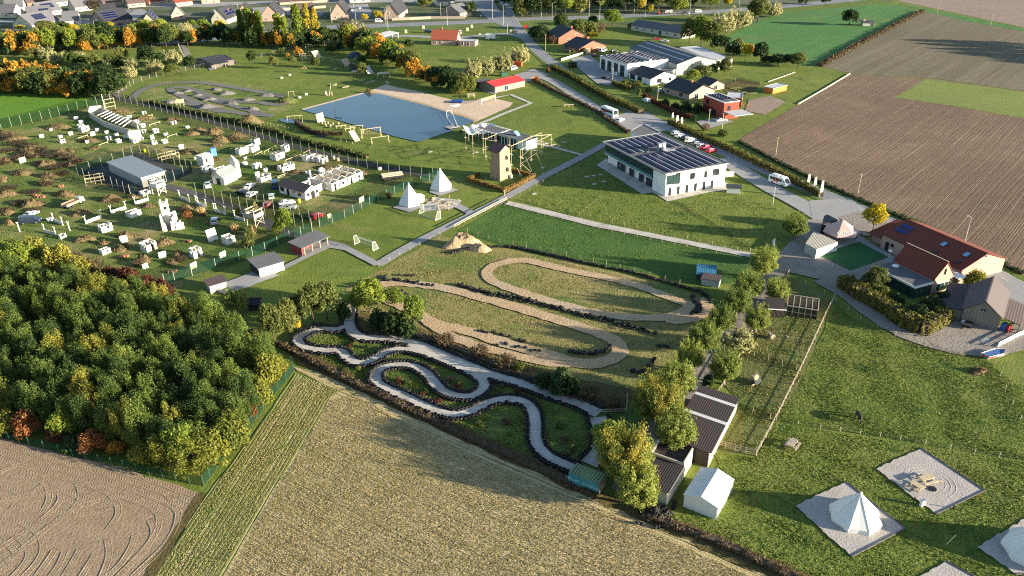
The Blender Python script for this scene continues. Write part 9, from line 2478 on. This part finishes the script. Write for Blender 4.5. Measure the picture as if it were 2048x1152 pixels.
area('bare_garden',[(1498,200),(1540,192),(1572,204),(1530,230),(1490,222)],M_FARPLOUGH,5,.3)
area('kitchen_garden',[(1440,172),(1478,158),(1522,168),(1500,190),(1462,196)],M_DITCH,4,.3)
# ---------------------------------------------------------------- animals: bodies grown from a skeleton
M_HORSE = paint('dark_coat',(.02,.016,.014),.55,.3,2)
M_GOAT = paint('pale_coat',(150,132,110),.85,.25,2)
def skinned(name,joints,bones,mat,parent):
 me = bpy.data.meshes.new(name); me.from_pydata([j[:3] for j in joints],bones,[]); me.materials.append(mat)
 o = link(name,me,parent)
 sk = o.modifiers.new('skin','SKIN'); sk.use_smooth_shade = True
 if not me.skin_vertices: me.attributes.new
 for i,j in enumerate(joints):
  me.skin_vertices[0].data[i].radius = (j[3],j[3] * (j[4] if len(j) > 4 else 1))
 me.skin_vertices[0].data[0].use_root = True
 sb = o.modifiers.new('subdiv','SUBSURF'); sb.levels = 1; sb.render_levels = 2
 return o
def horse(label,x,y,to,mat,s=1.0,name='horse',cat='horse',graze=True,group=None):
 o = thing(name,label,cat,G(x,y),heading((x,y),to),group)
 J = [(-.62,0,1.18,.27,1.05),(-.2,0,1.12,.28,1.1),(.25,0,1.12,.29,1.15),(.62,0,1.2,.24,1.05),     # trunk 0-3
         (.88,0,1.12,.16),(1.15,0,.82,.125),(1.38,0,.45,.1),(1.5,0,.2,.095),(1.56,0,.05,.06)]
 B = [(0,1),(1,2),(2,3),(3,4),(4,5),(5,6),(6,7),(7,8)]
 for sy in (-.16,.16):
  k = len(J); st = .1 if sy > 0 else -.08
  J += [(.58,sy,.92,.13),(.6 + st,sy,.58,.075),(.58 + st,sy,.3,.05),(.6 + st,sy,.05,.06)]; B += [(3,k),(k,k + 1),(k + 1,k + 2),(k + 2,k + 3)]
  k = len(J)
  J += [(-.68,sy,.95,.17),(-.6 - st,sy,.72,.1),(-.84 - st,sy,.5,.06),(-.78 - st,sy,.26,.048),(-.74 - st,sy,.05,.06)]; B += [(0,k),(k,k + 1),(k + 1,k + 2),(k + 2,k + 3),(k + 3,k + 4)]
 k = len(J); J += [(-.9,0,1.22,.06),(-1.0,0,.95,.07),(-1.0,0,.6,.05)]; B += [(0,k),(k,k + 1),(k + 1,k + 2)]
 k = len(J); J += [(1.2,.07,.75,.03)] ; B += [(5,k)]
 skinned('body',J,B,mat,o)
 part('ear',MB().tube((1.3,.07,.62),(1.26,.1,.78),.035,.01,5),mat,o); part('ear',MB().tube((1.3,-.07,.62),(1.26,-.1,.78),.035,.01,5),mat,o)
 o.scale = (s,s,s)
horse('black horse grazing alone in the paddock',1716,842,(1704,815),M_HORSE,1.12)
for i,(x,y,to,s,l) in enumerate(((1544,678,(1560,672),.62,'larger pale goat by the tree stump in the pen'),(1571,676,(1582,678),.42,'small pale goat right of the stump in the pen'),(1590,705,(1600,712),.42,'small pale goat near the pen board fence'),(1505,774,(1515,770),.42,'small goat beside the straw rack in the pen'))):
 horse(l,x,y,to,M_GOAT,s,'goat','goat',group='goats in the animal pen')
o = thing('hay_rack','dark leaning hay rack in the lower animal pen','rack',G(1512,766),.8)
part('panel',MB().slab([(-1,-.6,.2),(1,-.6,.2),(1,.5,1.8),(-1,.5,1.8)],.15),M_CHARCOAL,o); part('leg',MB().bar((-.9,.5,1.8),(-.9,.9,0),.12).bar((.9,.5,1.8),(.9,.9,0),.12),M_TIMBERGREY,o); part('hay',MB().ball((0,.3,1.0),(.9,.5,.6),8,5),paint('hay',(190,166,110),.95,.2),o)
o = thing('tree_stump','gnarled pale tree stump with roots in the upper pen','stump',G(1540,676),.3)
part('trunk',MB().tube((0,0,-.1),(0,0,1.0),.7,.5,9).tube((0,0,.2),(-1.2,.4,0),.25,.1).tube((0,0,.2),(.9,.7,0),.25,.1).tube((0,0,.8),(-.6,.6,1.5),.25,.12),M_BARKPALE,o)
settle_labels()
